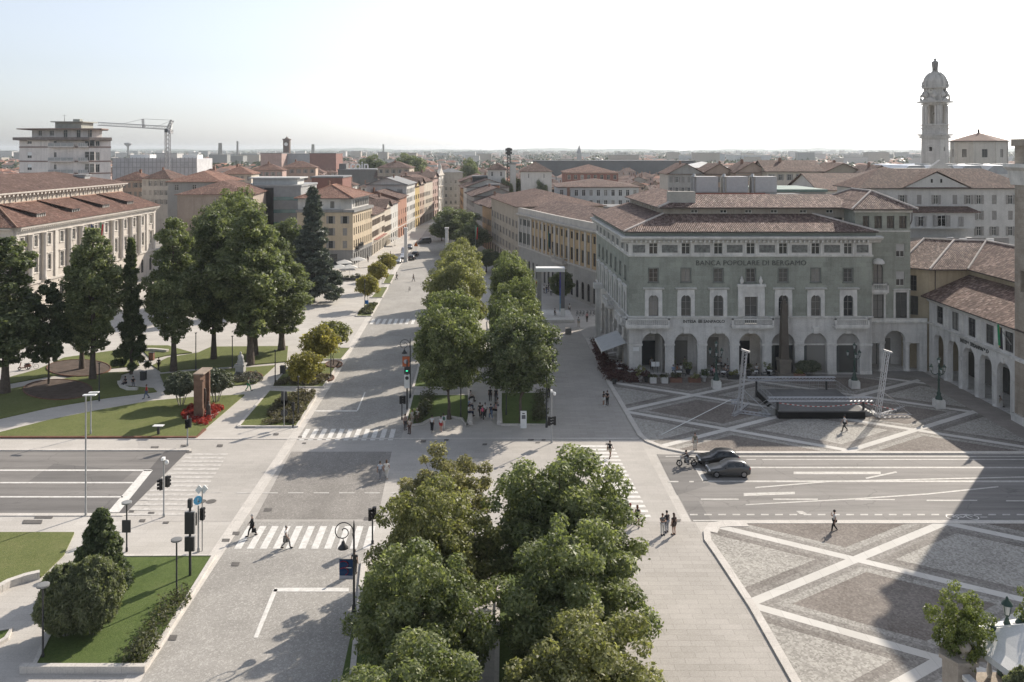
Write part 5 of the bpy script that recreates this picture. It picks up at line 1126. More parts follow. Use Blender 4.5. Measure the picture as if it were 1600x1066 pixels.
# ---------------------------------------------------------------- mid-distance buildings with a face of their own
def block(name, label, px0, px1, Y, ytop, dep, wm, cat='building', group=None, rows=3, cols=6, roof=None, rise=0, gable=False, ww=1.2, kind='plain', sm=None, rot=0.0, eh=3.2, ground=False, chim=0, side=()):
    x0, x1 = X(px0,Y), X(px1,Y); h = Z(ytop,Y); L = x1-x0
    F = Fr((x0,Y),(x0+L*math.cos(rot),Y+L*math.sin(rot)))
    if rise: return house(name, label, F, dep, h, wm, roof, rise, [h-2.6-eh*i for i in range(rows)], cols, ww, kind, sm, gable, .6, group, cat, ground, side, chim=chim, firstz=2)
    t = thing(name, label, cat, (x0,Y,0), 0, group); mb = MB(); ops = [(L*(c+.5)/cols,ww,h-2.7-eh*i,1.7,False) for i in range(rows) for c in range(cols)]
    facade(mb, F, 0, h, ops, .25); q = quad_of(F, dep, inset=.05); mb.prism(q, 0, h-.02); mb.build('wall', wm, t); windows(F, t, ops, kind, fdk if Y > 600 else fw, sm)
    m2 = MB(); m2.prism([F.p(-.3,.3,0)[:2],F.p(L+.3,.3,0)[:2],F.p(L+.3,-dep,0)[:2],F.p(-.3,-dep,0)[:2]], h, h+.5, 0, None, True); m2.build('roof', roof or rt_grey, t)
    return t
grn = M('teal_glass', (.13,.24,.235), .15, .3, .4, 0, .7); tan = W_('tan_render', (.36,.295,.245)); darkg = W_('dark_grey_render', (.17,.168,.16)); redb = W_('red_brown_render', (.24,.12,.095)); whm = W_('modern_white', (.52,.52,.50)); paleb = W_('pale_blue_grey', (.40,.42,.43))
block('blank_wall_house', 'tan house with blank panelled end wall and red hipped roof behind the park trees', 277, 392, 222, 304, 30, tan, rows=1, cols=1, roof=rt_red, rise=3.2, ww=.3, rot=.12)
block('pyramid_roof_house', 'wide grey house with orange pyramid roof behind the blank tan wall', 262, 345, 250, 284, 20, cg, rows=1, cols=3, roof=rt_orange, rise=3.0)
tg = block('glass_office', 'teal glazed office block with dark recessed bays behind the spruce', 372, 470, 245, 292, 20, M('office_concrete', (.33,.33,.32), .8, .15, 1), 'office', rows=3, cols=8, ww=1.7, eh=3.6, roof=metal_grey)
F = Fr((X(372,245),245),(X(470,245),245)); m2 = MB()
for k in range(4): F.box(m2, .2, 17.8, .02, .14, Z(292,245)-3.9-3.6*k, Z(292,245)-2.9-3.6*k)
m2.build('spandrel_glass', grn, tg); m2 = MB(); F.box(m2, 7.6, 10.2, .03, .2, 4, Z(294,245)); m2.build('dark_bay', dark_in, tg); m2 = MB(); F.box(m2, 3, 16, -12, -4, Z(292,245), Z(280,245)); F.box(m2, 2, 17, -13, -3, Z(280,245), Z(278,245)); m2.build('penthouse', whm, tg)
block('plain_house', 'grey house with blank gable wall rising above the left street row', 586, 640, 400, 277, 14, darkg, rows=1, cols=2, roof=rt_dark, rise=3, gable=True, ww=.5)
block('roof_garden_house', 'dark red house with planted roof terrace behind the honey corner house', 487, 535, 290, 278, 16, redb, rows=1, cols=4)
for a, b, Y, y, wm, rm, lb in ((178,226,305,282,cs_,rt_red,'salmon house with red roof below the sheeted block, left of two'),(222,268,298,279,cg,rt_brown,'grey house with brown roof below the sheeted block, beside the crane'),(300,346,312,277,tan,rt_red,'tan house with red roof right of the sheeted block'),(345,392,330,272,cc,rt_orange,'cream house with orange roof behind the teal office'),(392,440,380,266,cp,rt_red,'long pink house with red roof behind the teal office'),(440,492,400,262,cs_,rt_red,'long salmon house with red roof left of the sign building'),(590,640,400,262,cb,rt_brown,'buff house with brown roof right of the sign building')):
    block('townhouse', lb, a, b, Y, y, 13, wm, 'house', 'townhouses left of the avenue', rows=3, cols=5, roof=rm, rise=3, ww=1.0, kind='open', sm=sh_gr, chim=1, rot=rnd.uniform(-.15,.15))
tcn = block('sign_building', 'dark flat store carrying large white rooftop letters in the middle distance', 528, 588, 470, 266, 26, darkg, 'store', rows=1, cols=5, ww=2)
F = Fr((X(528,470),470),(X(588,470),470)); TEXT('coin', 6.2, F, F.L*.56, Z(266,470)+.6, .2, white_pl, tcn, 'rooftop_letters', bold=.12)
m2 = MB(); F.box(m2, 0, 4, -10, -3, Z(266,470), Z(256,470)); m2.build('lift_house', darkg, tcn)
tw = thing('brick_clock_tower', 'slim dark brick clock tower on the skyline above the teal office', 'clock tower', (X(447,900),900,0)); x = X(447,900); z = lambda y: Z(y,900)
m2 = MB(); m2.box(x-3.2,900,0,x+3.2,906,z(219)); m2.box(x-3.8,899.4,z(219),x+3.8,906.6,z(217)); m2.lathe([(2.6,z(217)),(.3,z(214)),(0,z(211))], (x,903,0), 4); m2.build('shaft', M('dark_brick', (.12,.085,.07), .9, .2, .3), tw); m2 = MB(); m2.tube((x,899.9,z(225.5)),(x,899.7,z(225.5)),1.9,1.9,16); m2.build('clock_face', white_pl, tw)
block('brick_flats', 'large red brick apartment block on the left skyline', 484, 525, 760, 240, 30, redb, 'apartment block', rows=5, cols=7, ww=2.8)
block('white_hall', 'long pale hall with flat roof on the left skyline', 446, 500, 800, 241, 40, paleb, 'hall', rows=1, cols=8, ww=3)
block('pink_flats', 'pale pink block of flats left of the brick clock tower', 407, 440, 780, 240, 24, cp, 'apartment block', rows=5, cols=5, ww=2.6)
block('red_house', 'long dark red house with hipped roof in the centre distance', 884, 966, 330, 270, 26, redb, rows=1, cols=8, roof=rt_red, rise=3.0, ww=1.2)
block('white_gable_house', 'white house with brown hipped roof and blank wall, centre distance', 814, 862, 330, 268, 20, cw_, rows=1, cols=2, roof=rt_brown, rise=3.6, ww=.5)
block('white_narrow_house', 'white house with small tiled roof left of the radio mast', 762, 790, 330, 265, 18, cw_, rows=1, cols=2, roof=rt_brown, rise=2.6, ww=.8)
block('modern_white_house', 'long modern white house with planted terrace behind the ochre palazzo', 872, 998, 240, 292, 22, whm, rows=2, cols=11, roof=rt_brown, rise=2.0, ww=1.0, eh=2.9)
block('modern_wing', 'low white wing with window strip below the long modern white house', 905, 985, 222, 326, 10, whm, rows=1, cols=12, ww=1.0)
block('dark_roof_box', 'small black roof pavilion with glass pyramids behind the right street row', 738, 773, 335, 277, 8, M('black_cladding', (.03,.032,.035), .6, .2, 1), 'roof pavilion', rows=1, cols=2)
block('orange_wall_house', 'orange wall rising behind the right street row beside the black pavilion', 760, 780, 315, 290, 8, W_('raw_orange', (.36,.17,.09)), rows=1, cols=1, ww=.4)
tm = thing('radio_mast', 'tall grey lattice radio mast with antenna drums in the centre distance', 'mast', (X(795,335),335,0)); x = X(795,335); m2 = MB(); lattice(m2, (x,335,0),(x,335,Z(240,335)),1.2,26,.13); m2.build('mast', metal_dark, tm)
for i, y in enumerate((234,239)): m2 = MB(); m2.tube((x-.9,335,Z(y+2,335)),(x-.9,335,Z(y-2,335)),.45,.45,8); m2.tube((x+.9,335,Z(y+2,335)),(x+.9,335,Z(y-2,335)),.45,.45,8); m2.tube((x,335,Z(y+4,335)),(x,335,Z(y-3,335)),.7,.7,8); m2.build('antenna_drum', metal_dark, tm)
block('white_stair_tower', 'white ribbed stair tower beside the radio mast', 797, 806, 332, 257, 5, cw_, rows=5, cols=2, ww=.6, eh=2)
block('station_hall', 'very long dark roofed station hall across the centre distance', 834, 1086, 700, 252, 30, M('station_dark', (.10,.105,.11), .8, .2, .1), 'station', rows=1, cols=24, ww=3, roof=M('station_roof', (.07,.075,.08), .7, .2, .1))
for a, b, y, lb in ((1060,1090,243,'left of three'),(1092,1133,241,'middle of three'),(1148,1205,243,'right of three')): block('warehouse_block', f'big blue grey block on the right skyline, {lb}', a, b, 1500, y, 60, paleb, 'warehouse', 'blue grey blocks on the right skyline', rows=2, cols=8, ww=4, eh=6)
block('wide_pale_roof_house', 'house with bright pale metal roof right of the centre distance', 1075, 1138, 340, 262, 20, cb, rows=1, cols=6, roof=M('bright_metal_roof', (.62,.6,.56), .5, .1, .2), rise=2.2)
for i, (a, b, Y, y, wm, lb, rm) in enumerate(((1044,1100,260,272,cg,'grey house with blank gable and brown roof behind the bank roof',rt_brown),(1098,1150,262,272,cs_,'salmon house with stepped roofs behind the cooling units',rt_brown),(1150,1202,255,270,cs_,'salmon house with loggia openings behind the bank roof',rt_brown),(1198,1284,250,268,cc,'long cream house with many windows behind the bank roof',rt_brown),(1283,1352,250,272,cb,'buff house with brown roof left of the round treetop',rt_brown),(1352,1400,240,276,cb,'small buff gabled house before the skylight roofs',rt_dark))):
    block('townhouse', lb, a, b, Y, y, 15, wm, 'house', 'houses behind the bank', rows=2, cols=6, roof=rm, rise=3.2, gable=True, ww=.9, kind='open', sm=sh_gr, chim=1)
block('low_roof_house', 'low house with wide tiled roof directly behind the corner block', 1280, 1430, 185, 297, 20, wht, 'house', rows=1, cols=8, roof=rt_brown, rise=3.4, gable=True, ww=.9)
block('green_roof_house', 'flat house with greenish copper roof behind the bank, right of cooling units', 1195, 1290, 165, 300, 18, cg, rows=1, cols=4, roof=M('green_copper_roof', (.16,.22,.19), .7, .2, .4))

# ---------------------------------------------------------------- the far town: each house its own, sharing a few meshes
def far_meshes():
    out = []
    for k in range(10):
        r_ = random.Random(k); w_, d, h = r_.uniform(9,17), r_.uniform(8,12), r_.uniform(9,15)
        wm = [cs_,cc,cb,cg,cw_,cp,cb,tan,cc,cs_][k]; rm = [rt_red,rt_brown,rt_red,rt_brown,rt_brown,rt_red,rt_dark,rt_red,rt_orange,rt_dark][k]
        mb = MB(); mb.prism([(-w_/2,-d/2),(w_/2,-d/2),(w_/2,d/2),(-w_/2,d/2)], 0, h)
        wi = MB()
        for z in np.arange(h-2.4, 2, -3.2):
            for s_, L in ((0,w_),(1,w_),(2,d),(3,d)):
                n = int(L/3)
                for i in range(n):
                    u = -L/2+L*(i+.5)/n; t = .04
                    q = {0: (u,-d/2-t), 1: (u,d/2+t), 2: (-w_/2-t,u), 3: (w_/2+t,u)}[s_]
                    if s_ < 2: p = [(q[0]-.5,q[1],z),(q[0]+.5,q[1],z),(q[0]+.5,q[1],z+1.5),(q[0]-.5,q[1],z+1.5)]; p = p if s_ == 0 else p[::-1]
                    else: p = [(q[0],q[1]-.5,z),(q[0],q[1]+.5,z),(q[0],q[1]+.5,z+1.5),(q[0],q[1]-.5,z+1.5)]; p = p if s_ == 3 else p[::-1]
                    wi.poly(p)
        ro = MB(); hip(ro, [(-w_/2,-d/2),(w_/2,-d/2),(w_/2,d/2),(-w_/2,d/2)], h, r_.uniform(2,3.2), .6, 0, k%3 == 0, 1)
        for i in range(2): cx, cy_ = r_.uniform(-.3,.3)*w_, r_.uniform(-.2,.2)*d; ro.box(cx-.35,cy_-.35,h+.5,cx+.35,cy_+.35,h+3.6,2)
        out.append((mb.mesh('far_house', [wm]), ro.mesh('roof', [rm, wm, brick_m]), wi.mesh('windows', [dark_in], uv=False), max(w_,d), k, h))
    return out
FM = far_meshes()
DESC = ['salmon house with red hipped roof','cream house with brown roof','buff house with red roof','stone grey house with brown roof','white house with brown roof','pink house with red roof','buff house with dark roof','tan house with red roof','cream house with orange roof','salmon house with dark roof']
taken = []
for o in list(S.objects):                                # keep clear of what already stands
    if o.type == 'MESH' and o.name.startswith(('wall','sheeting','shaft')) and o.parent: 
        vs = [v.co+o.parent.location for v in o.data.vertices]; taken.append((min(v.x for v in vs)-3, max(v.x for v in vs)+3, min(v.y for v in vs)-3, max(v.y for v in vs)+3))
placed = 0; tries = 0; r_ = random.Random(11); limit = 296
def clear(x, y, r):
    if any(a-r < x < b+r and c-r < y < d+r for a,b,c,d in taken): return False
    if y < 262 and -48 < x < 18+max(0,(y-190))*.0: return False
    cxl = -36-(y-330)*.03 if y > 330 else -30
    if y < 445 and cxl-20 < x+0 < cxl+26+r: return False
    return True
PROG = []
while placed < limit and tries < 30000:
    tries += 1
    u = r_.random(); Y = 215+ (u**1.5)*520
    px = r_.uniform(-20,1620); x = X(px,Y)
    k = r_.randrange(10); me, ro, wi, sz, kk, h = FM[k]
    if Y < 300 and 420 < px < 1420: continue
    if px < 300 and Y < 300: continue
    if 480 < px < 1010 and Y < 330 and not(480 < px < 590): continue
    if 1040 < px and Y < 290: continue
    if not clear(x, Y, sz*.42): continue
    taken.append((x-sz*.42,x+sz*.42,Y-sz*.42,Y+sz*.42))
    rot = r_.choice([0,math.pi/2,-.12,.15,math.pi/2+.1]); s_ = r_.uniform(.85,1.12)
    o = link('far_house', me, None, (x,Y,0), rot); o.scale = (s_,s_,s_*r_.uniform(.82,1.08))
    side = 'left' if px < 700 else ('right' if px > 1050 else 'middle')
    dist = 'near' if Y < 340 else ('middle' if Y < 480 else 'far')
    tag(o, f'{DESC[k]} among the roofs {"left of" if px < 700 else "right of" if px > 1050 else "behind"} the avenue, {dist} distance', 'house', f'{DESC[k]}, {side}, {dist} distance')
    link('roof', ro, o); link('windows', wi, o)
    placed += 1
# remoter town and plain: too many to count
r_ = random.Random(5); mb = MB()
for i in range(7000):
    Y = 470+ (r_.random()**1.9)*7200; x = r_.uniform(-.66,.66)*Y
    if not clear(x, Y, 12): continue
    w_, d, h = r_.uniform(8,22), r_.uniform(8,16), r_.uniform(6,13)
    if r_.random() < .06 and Y > 1100: w_, d, h = r_.uniform(12,40), r_.uniform(12,25), r_.uniform(14,27)
    m = r_.randrange(3); mb.box(x-w_/2,Y-d/2,0,x+w_/2,Y+d/2,h,m)
    if h < 13: z = h; mb.add([(x-w_/2-.5,Y-d/2-.5,z),(x+w_/2+.5,Y-d/2-.5,z),(x+w_/2+.5,Y+d/2+.5,z),(x-w_/2-.5,Y+d/2+.5,z),(x-w_/4,Y,z+2.4),(x+w_/4,Y,z+2.4)], [(0,1,5,4),(1,2,5),(2,3,4,5),(3,0,4)], 3+r_.randrange(2))
    else: mb.box(x-w_/2-.3,Y-d/2-.3,h,x+w_/2+.3,Y+d/2+.3,h+.8,2)
o = mb.build('remote_town', [M('remote_cream', (.40,.36,.31), .9, 0), M('remote_white', (.50,.48,.46), .9, 0), M('remote_grey', (.28,.28,.27), .9, 0), rt_far, rt_far2], uv=False); tag(o, 'pale mass of far houses spread over the plain to the horizon', 'town', kind='stuff')
# far chimneys and towers on the skyline
for px, Y, y0, lb in ((599,2200,226,'tall thin chimney on the skyline above the sign building'),(789//1,2300,224,'dark chimney on the skyline behind the radio mast') if False else (598,2600,226,None),(371,2000,221,'slim pale chimney on the skyline left of the brick clock tower'),(200,1900,223,'mushroom topped water tower on the left skyline'),(344,1800,224,'pale silo tower on the left skyline'),(905,1500,226,'thin church spire on the skyline above the red house'),(489,2100,226,'short dark block tower on the skyline right of the brick clock tower')):
    if not lb: continue
    t = thing('skyline_tower', lb, 'tower', (X(px,Y),Y,0)); m2 = MB(); z = Z(y0,Y); r0 = 2.6 if 'chimney' in lb else 4.5
    if 'water' in lb: m2.lathe([(2.2,0),(2,z-9),(8,z-4),(8,z-1),(0,z)], (X(px,Y),Y,0), 12)
    elif 'spire' in lb: m2.box(X(px,Y)-4,Y-4,0,X(px,Y)+4,Y+4,z-14); m2.lathe([(4.5,z-14),(0,z)], (X(px,Y),Y,0), 8)
    else: m2.lathe([(r0*1.2,0),(r0*.8,z),(r0*.9,z),(r0*.9,z+.6)], (X(px,Y),Y,0), 12)
    m2.build('shaft', M('skyline_concrete', (.3,.3,.3), .9, .1) if px == 599 else bpy.data.materials['skyline_concrete'], t)
# low wooded hills that close the plain
mb = MB(); r_ = random.Random(3)
for lay, (Y, base, amp) in enumerate(((7400,24,9),(8500,36,14))):
    n = 160; pts = []
    for i in range(n+1):
        a = -.72+1.44*i/n; hgt = base+amp*(.5*math.sin(i*.21+lay*2)+.35*math.sin(i*.53+lay)+.15*math.sin(i*1.7))+r_.uniform(-1.5,1.5); pts.append((a*Y, Y*(1-.12*a*a), max(6,hgt)))
    for a, b in zip(pts, pts[1:]): mb.poly([(a[0],a[1]-500,0),(b[0],b[1]-500,0),b,a], 0); mb.poly([a,b,(b[0],b[1]+300,0),(a[0],a[1]+300,0)], 0)
struct('hills', mb, M('wooded_hills', (.07,.09,.05), .95, .35, .004))
# ---------------------------------------------------------------- trees and plants
bark = M('grey_brown_bark', (.10,.08,.065), .95, .3, 3); bark_l = M('pale_bark', (.26,.24,.21), .9, .3, 4)
lf_chest = LEAF('chestnut_leaves', (.085,.11,.04), (.20,.235,.095), (.36,.38,.18))
lf_warm = LEAF('sunburnt_chestnut_leaves', (.12,.12,.05), (.27,.25,.12), (.46,.41,.24))
lf_dark = LEAF('dark_lime_leaves', (.06,.085,.04), (.14,.175,.08), (.30,.32,.17))
lf_deep = LEAF('deep_green_leaves', (.05,.075,.035), (.115,.15,.068), (.24,.27,.14))
lf_con = LEAF('spruce_needles', (.055,.075,.058), (.11,.135,.105), (.2,.225,.175), .15)
lf_yel = LEAF('golden_leaves', (.14,.14,.03), (.33,.29,.06), (.55,.45,.10))
lf_ole = LEAF('silvery_shrub_leaves', (.070,.084,.049), (.140,.161,.098), (.266,.280,.182), .25)
lf_bir = LEAF('birch_leaves', (.084,.112,.021), (.168,.203,.049), (.336,.364,.112), .45)
lf_yg = LEAF('yellow_green_leaves', (.11,.12,.045), (.26,.265,.10), (.44,.42,.2))
def leaves(name, mat, clumps, n_per, size, seed, flat=.75, up=.6, asp=1.5, shell=.55, squash=(1,1,1)):
    """Crown of many small leaf faces gathered in clumps; every leaf and clump has its own shade."""
    g = np.random.default_rng(seed); C = np.array([c[:3] for c in clumps]); Rr = np.array([c[3] for c in clumps]); ct = g.normal(0, .13, len(clumps))
    wts = Rr**2/np.sum(Rr**2); N = int(n_per*len(clumps)); idx = g.choice(len(clumps), N, p=wts)
    d = g.normal(size=(N,3)); d /= np.linalg.norm(d, axis=1)[:,None]
    rad = (shell+(1-shell)*g.random(N)**.6)*(1+.22*np.sin(d[:,0]*7+idx)*np.sin(d[:,1]*6+idx*2)*np.cos(d[:,2]*5)+.1*g.normal(size=N))
    P_ = C[idx]+d*(Rr[idx]*rad)[:,None]*np.array([1,1,flat])*np.array(squash)
    nrm = d*.5+g.normal(size=(N,3))*.6+np.array([0,0,up]); nrm /= np.linalg.norm(nrm, axis=1)[:,None]
    t = np.cross(nrm, g.normal(size=(N,3))); t /= np.linalg.norm(t, axis=1)[:,None]; b = np.cross(nrm, t)
    s = size*(.65+.7*g.random(N))[:,None]; V = np.empty((N,4,3))
    V[:,0] = P_-t*s*asp*.5; V[:,1] = P_+b*s*.36+nrm*s*.08; V[:,2] = P_+t*s*asp*.5; V[:,3] = P_-b*s*.36+nrm*s*.08
    me = bpy.data.meshes.new(name); me.vertices.add(N*4); me.vertices.foreach_set("co", V.reshape(-1)); me.loops.add(N*4); me.loops.foreach_set("vertex_index", np.arange(N*4, dtype=np.int32))
    me.polygons.add(N); me.polygons.foreach_set("loop_start", np.arange(0, N*4, 4, dtype=np.int32)); me.polygons.foreach_set("loop_total", np.full(N, 4, dtype=np.int32))
    at = me.attributes.new("tint", 'FLOAT', 'FACE'); at.data.foreach_set("value", np.clip(.48+ct[idx]+g.normal(0,.2,N), 0, 1).astype(np.float32))
    me.materials.append(mat); me.update(); me.validate(); return me
def trunk(mb, h, r, clumps, seed, n=9, lean=.25, fork=.5):
    q = random.Random(seed); pts = [Vector((0,0,-.05))]; k = 5
    for i in range(1, k+1): pts.append(Vector((q.uniform(-1,1)*lean*i/k, q.uniform(-1,1)*lean*i/k, h*i/k)))
    for i in range(k): mb.tube(pts[i], pts[i+1], r*(1.35 if i == 0 else 1)*(1-.13*i), r*(1-.13*(i+1)), 9, 0, False)
    for c in q.sample(clumps, min(n, len(clumps))):
        a = pts[-1] if c[2] > h*1.3 else pts[max(1,k-2)].lerp(pts[-1], q.random()); e = Vector(c[:3]); m_ = a.lerp(e, .5)+Vector((0,0,.12*(e-a).length))
        mb.tube(a, m_, r*.5, r*.28, 6, 0, False); mb.tube(m_, e, r*.28, r*.08, 5, 0, False)
def crown_round(h, w_, seed, lowf=.32, n=64, cr=.19, bumpy=.12, top=1.0):
    q = random.Random(seed); out = []; zc = h*(lowf+1)/2; rz = h*(1-lowf)/2; rx = w_/2
    for i in range(n):
        a = 2.399963*i+q.uniform(-.3,.3); z = 1-2*(i+.5)/n; rr_ = math.sqrt(max(0,1-z*z)); k = 1+q.uniform(-bumpy,bumpy)-cr*.7; kz = .75 if z < 0 else top
        out.append((rx*rr_*k*math.cos(a), rx*rr_*k*math.sin(a), zc+rz*z*k*kz, w_*cr*q.uniform(.5,1.2)))
    for i in range(n//4): a = q.random()*6.28; rr_ = q.random()*.5; out.append((rx*rr_*math.cos(a), rx*rr_*math.sin(a), zc+rz*q.uniform(-.5,.5), w_*cr*1.1))
    return out
def crown_column(h, w_, seed, low=.16, n=60):
    q = random.Random(seed); out = []
    for i in range(n):
        t = (i+.5)/n; z = h*(low+(1-low)*t); prof = max(.05,1-abs(2*t-.95)**3.4)**.5*(.86+.2*math.sin(t*9+seed)); rr_ = w_/2*max(.2,prof)
        a = 2.399963*i+q.uniform(-.4,.4); k = q.uniform(.35,1.0); out.append((rr_*k*math.cos(a), rr_*k*math.sin(a), z+q.uniform(-.3,.3), w_*.145*q.uniform(.6,1.35)*max(.5,prof)))
    return out
def tree_proto(name, mat, h, w_, seed, style, leaf, per, tr=.3, bk=None, **k):
    cl = {'round': crown_round, 'column': crown_column}[style](h, w_, seed, **k)
    me = leaves('crown', mat, cl, per, leaf, seed); mb = MB(); trunk(mb, h*(.36 if style == 'round' else .72), tr, cl, seed, 14 if style == 'round' else 6)
    return (name, me, mb.mesh('trunk', [bk or bark], uv=False), h)
def plant(proto, x, y, label, cat='tree', group=None, h=None, rz=None, sx=1.0, z=0.0):
    name, cm, tm_, h0 = proto; t = thing(name, label, cat, (x,y,z), rnd.uniform(0,6.28) if rz is None else rz, group); s = (h or h0)/h0; t.scale = (s*sx, s*sx, s)
    link('trunk', tm_, t); link('crown', cm, t); return t
chA = tree_proto('chestnut_tree', lf_chest, 10, 8.4, 21, 'round', .20, 300, .24, n=170, cr=.115, lowf=.1, bumpy=.34)
chB = tree_proto('chestnut_tree', lf_chest, 10, 8.2, 22, 'round', .20, 300, .24, n=170, cr=.115, lowf=.1, bumpy=.34)
chW = tree_proto('chestnut_tree', lf_warm, 10, 7.2, 23, 'round', .19, 300, .2, n=88, cr=.105, lowf=.28, bumpy=.4)
chM = tree_proto('chestnut_tree', lf_yg, 10, 8.2, 24, 'round', .20, 290, .24, n=170, cr=.115, lowf=.1, bumpy=.34)
NG = 'chestnut trees of the near median'; FG = 'chestnut trees of the far median'
plant(chW, -4.9, 62.5, 'thin sunburnt chestnut with open airy top nearest the crossing, near left row', group=NG, h=8.2, sx=1.0)
plant(chM, -5.0, 54.5, 'yellow green chestnut second from the crossing in the near left row', group=NG, h=8.7, sx=.94)
plant(chB, -4.9, 47, 'dark chestnut third from the crossing in the near left row', group=NG, h=8.1, sx=.94)
plant(chA, -4.7, 39.5, 'chestnut filling the bottom edge left of the median path', group=NG, h=7.0, sx=1.1)
plant(chA, 3.3, 57.5, 'broad green chestnut nearest the crossing in the near right row', group=NG, h=9.5, sx=1.08)
plant(chB, 3.5, 48.5, 'broad green chestnut second from the crossing in the near right row', group=NG, h=8.7, sx=1.0)
plant(chM, 3.7, 41, 'green chestnut filling the bottom edge right of the median path', group=NG, h=7.8, sx=1.0)
cfA = tree_proto('chestnut_tree', lf_chest, 13, 8.2, 31, 'round', .25, 200, .24, n=130, cr=.13, lowf=.24, bumpy=.22)
cfB = tree_proto('chestnut_tree', lf_dark, 13, 8.2, 32, 'round', .25, 200, .24, n=130, cr=.13, lowf=.24, bumpy=.22)
cfY = tree_proto('chestnut_tree', lf_yg, 14, 8.6, 33, 'round', .26, 200, .24, n=130, cr=.13, lowf=.2, bumpy=.22)
ordl = ['nearest the crossing','second from the crossing','third from the crossing','fourth from the crossing','fifth from the crossing','sixth from the crossing']
for i, (y, h, sx, pr) in enumerate(((98.3,12.6,.93,cfA),(112,12.4,.9,cfA),(126,14.0,.9,cfY),(139,14.0,.9,cfY),(153,13.5,.88,cfY),(170,13,.88,cfY))): plant(pr, -7.2-.042*(y-98), y, f'{"yellow tinged" if pr is cfY else "green"} chestnut {ordl[i]} in the far left row', group=FG, h=h, sx=sx)
for i, (y, h, sx, pr) in enumerate(((97,12.1,1.0,cfB),(109.5,11.8,.88,cfA),(122,12.4,.8,cfA),(136,13.6,.72,cfA),(150,13,.72,cfA))): plant(pr, 1.0-.024*(y-97), y, f'{"dark" if pr is cfB else "mid"} green chestnut {ordl[i]} in the far right row', group=FG, h=h, sx=sx)
# park
lf_lime = LEAF('lime_leaves', (.09,.115,.05), (.20,.235,.105), (.36,.38,.2)); lcA = tree_proto('lime_tree', lf_lime, 20, 7.4, 41, 'column', .27, 185, .38, n=170, low=.2)
lcB = tree_proto('lime_tree', lf_lime, 20, 7.4, 42, 'column', .27, 185, .38, n=170, low=.2)
lcD = tree_proto('lime_tree', lf_dark, 20, 6.4, 43, 'column', .27, 185, .36, n=170, low=.2)
thn = tree_proto('young_lime_tree', lf_deep, 13, 5.4, 44, 'column', .26, 200, .12, n=70, low=.22)
KG = 'tall trees of the park'
for px, py, top, wd, pr, lb in ((8,615,374,9.0,lcD,'tall dark lime cut by the left edge of the photo'),(145,593,358,7.6,lcA,'tall lime standing between the two mulch beds'),(128,578,400,6.0,lcD,'dark lime in the far mulch bed behind the tall lime'),(271,580,343,7.8,lcB,'tall dense lime behind the left round shrub'),(334,562,338,6.8,lcD,'narrow dark lime between two broader limes'),(391,570,330,9.8,lcA,'broad tall lime behind the statue pedestal'),(398,556,345,9.0,lcB,'tall lime just behind the broad lime near the statue'),(440,548,395,9.4,lcA,'lower broad lime at the right end of the park row')):
    x, y = P(px,py); h = Z(top,y); plant(pr, x, y, lb, group=KG, h=h, sx=wd/(7.4 if pr is not lcD else 6.4)*20/h)
x, y = P(76,602); plant(thn, x, y, 'slim young lime in the round mulch bed', group=KG, h=Z(442,y)); x, y = P(205,585)
spr = None
def conifer(name, h, w_, seed, mat, leaf, per, dens=34):
    q = random.Random(seed); cl = []
    for i in range(dens*3):
        t = (i+.5)/(dens*3); z = h*(.10+.9*t); rr_ = w_/2*(1-t)**.75*q.uniform(.3,1.15)+.1; a = i*2.399963; cl.append((rr_*.75*math.cos(a), rr_*.75*math.sin(a), z-rr_*.25, max(.28,w_*.105*(1-t*.7)*q.uniform(.6,1.3))))
    me = leaves('crown', mat, cl, per, leaf, seed, flat=.55, up=-.1, asp=2.6); mb = MB(); mb.tube((0,0,-.1),(0,0,h*.5),.3,.2,8); mb.tube((0,0,h*.5),(0,0,h*.98),.2,.04,6); return (name, me, mb.mesh('trunk', [bark], uv=False), h)
spA = conifer('spruce_tree', 20, 8, 51, lf_con, .34, 210, 52); spB = conifer('spruce_tree', 20, 6, 52, lf_deep, .4, 170)
plant(spB, x, y, 'narrow dark conifer with pointed top in front of the flags', group=KG, h=Z(374,y), sx=.85)
x, y = P(489,472); plant(spA, x, y, 'tall grey green spruce with drooping branches beside the avenue', group=KG, h=Z(293,y), sx=1.3)
for px, Y, top, wd, pr, lb in ((468,195,392,9,cfB,'dark rounded tree behind the spruce'),(445,190,348,9,cfB,'dark bushy tree left of the spruce'),(365,176,300,13,cfA,'wide pale crowned tree rising behind the park limes'),(335,165,330,9,cfB,'dark tree in front of the tan blank wall'),(420,180,368,8,cfB,'dark tree behind the lower broad lime')):
    h = Z(top,Y); plant(pr, X(px,Y), Y, lb, group=KG, h=h, sx=wd/8.8*13/h)
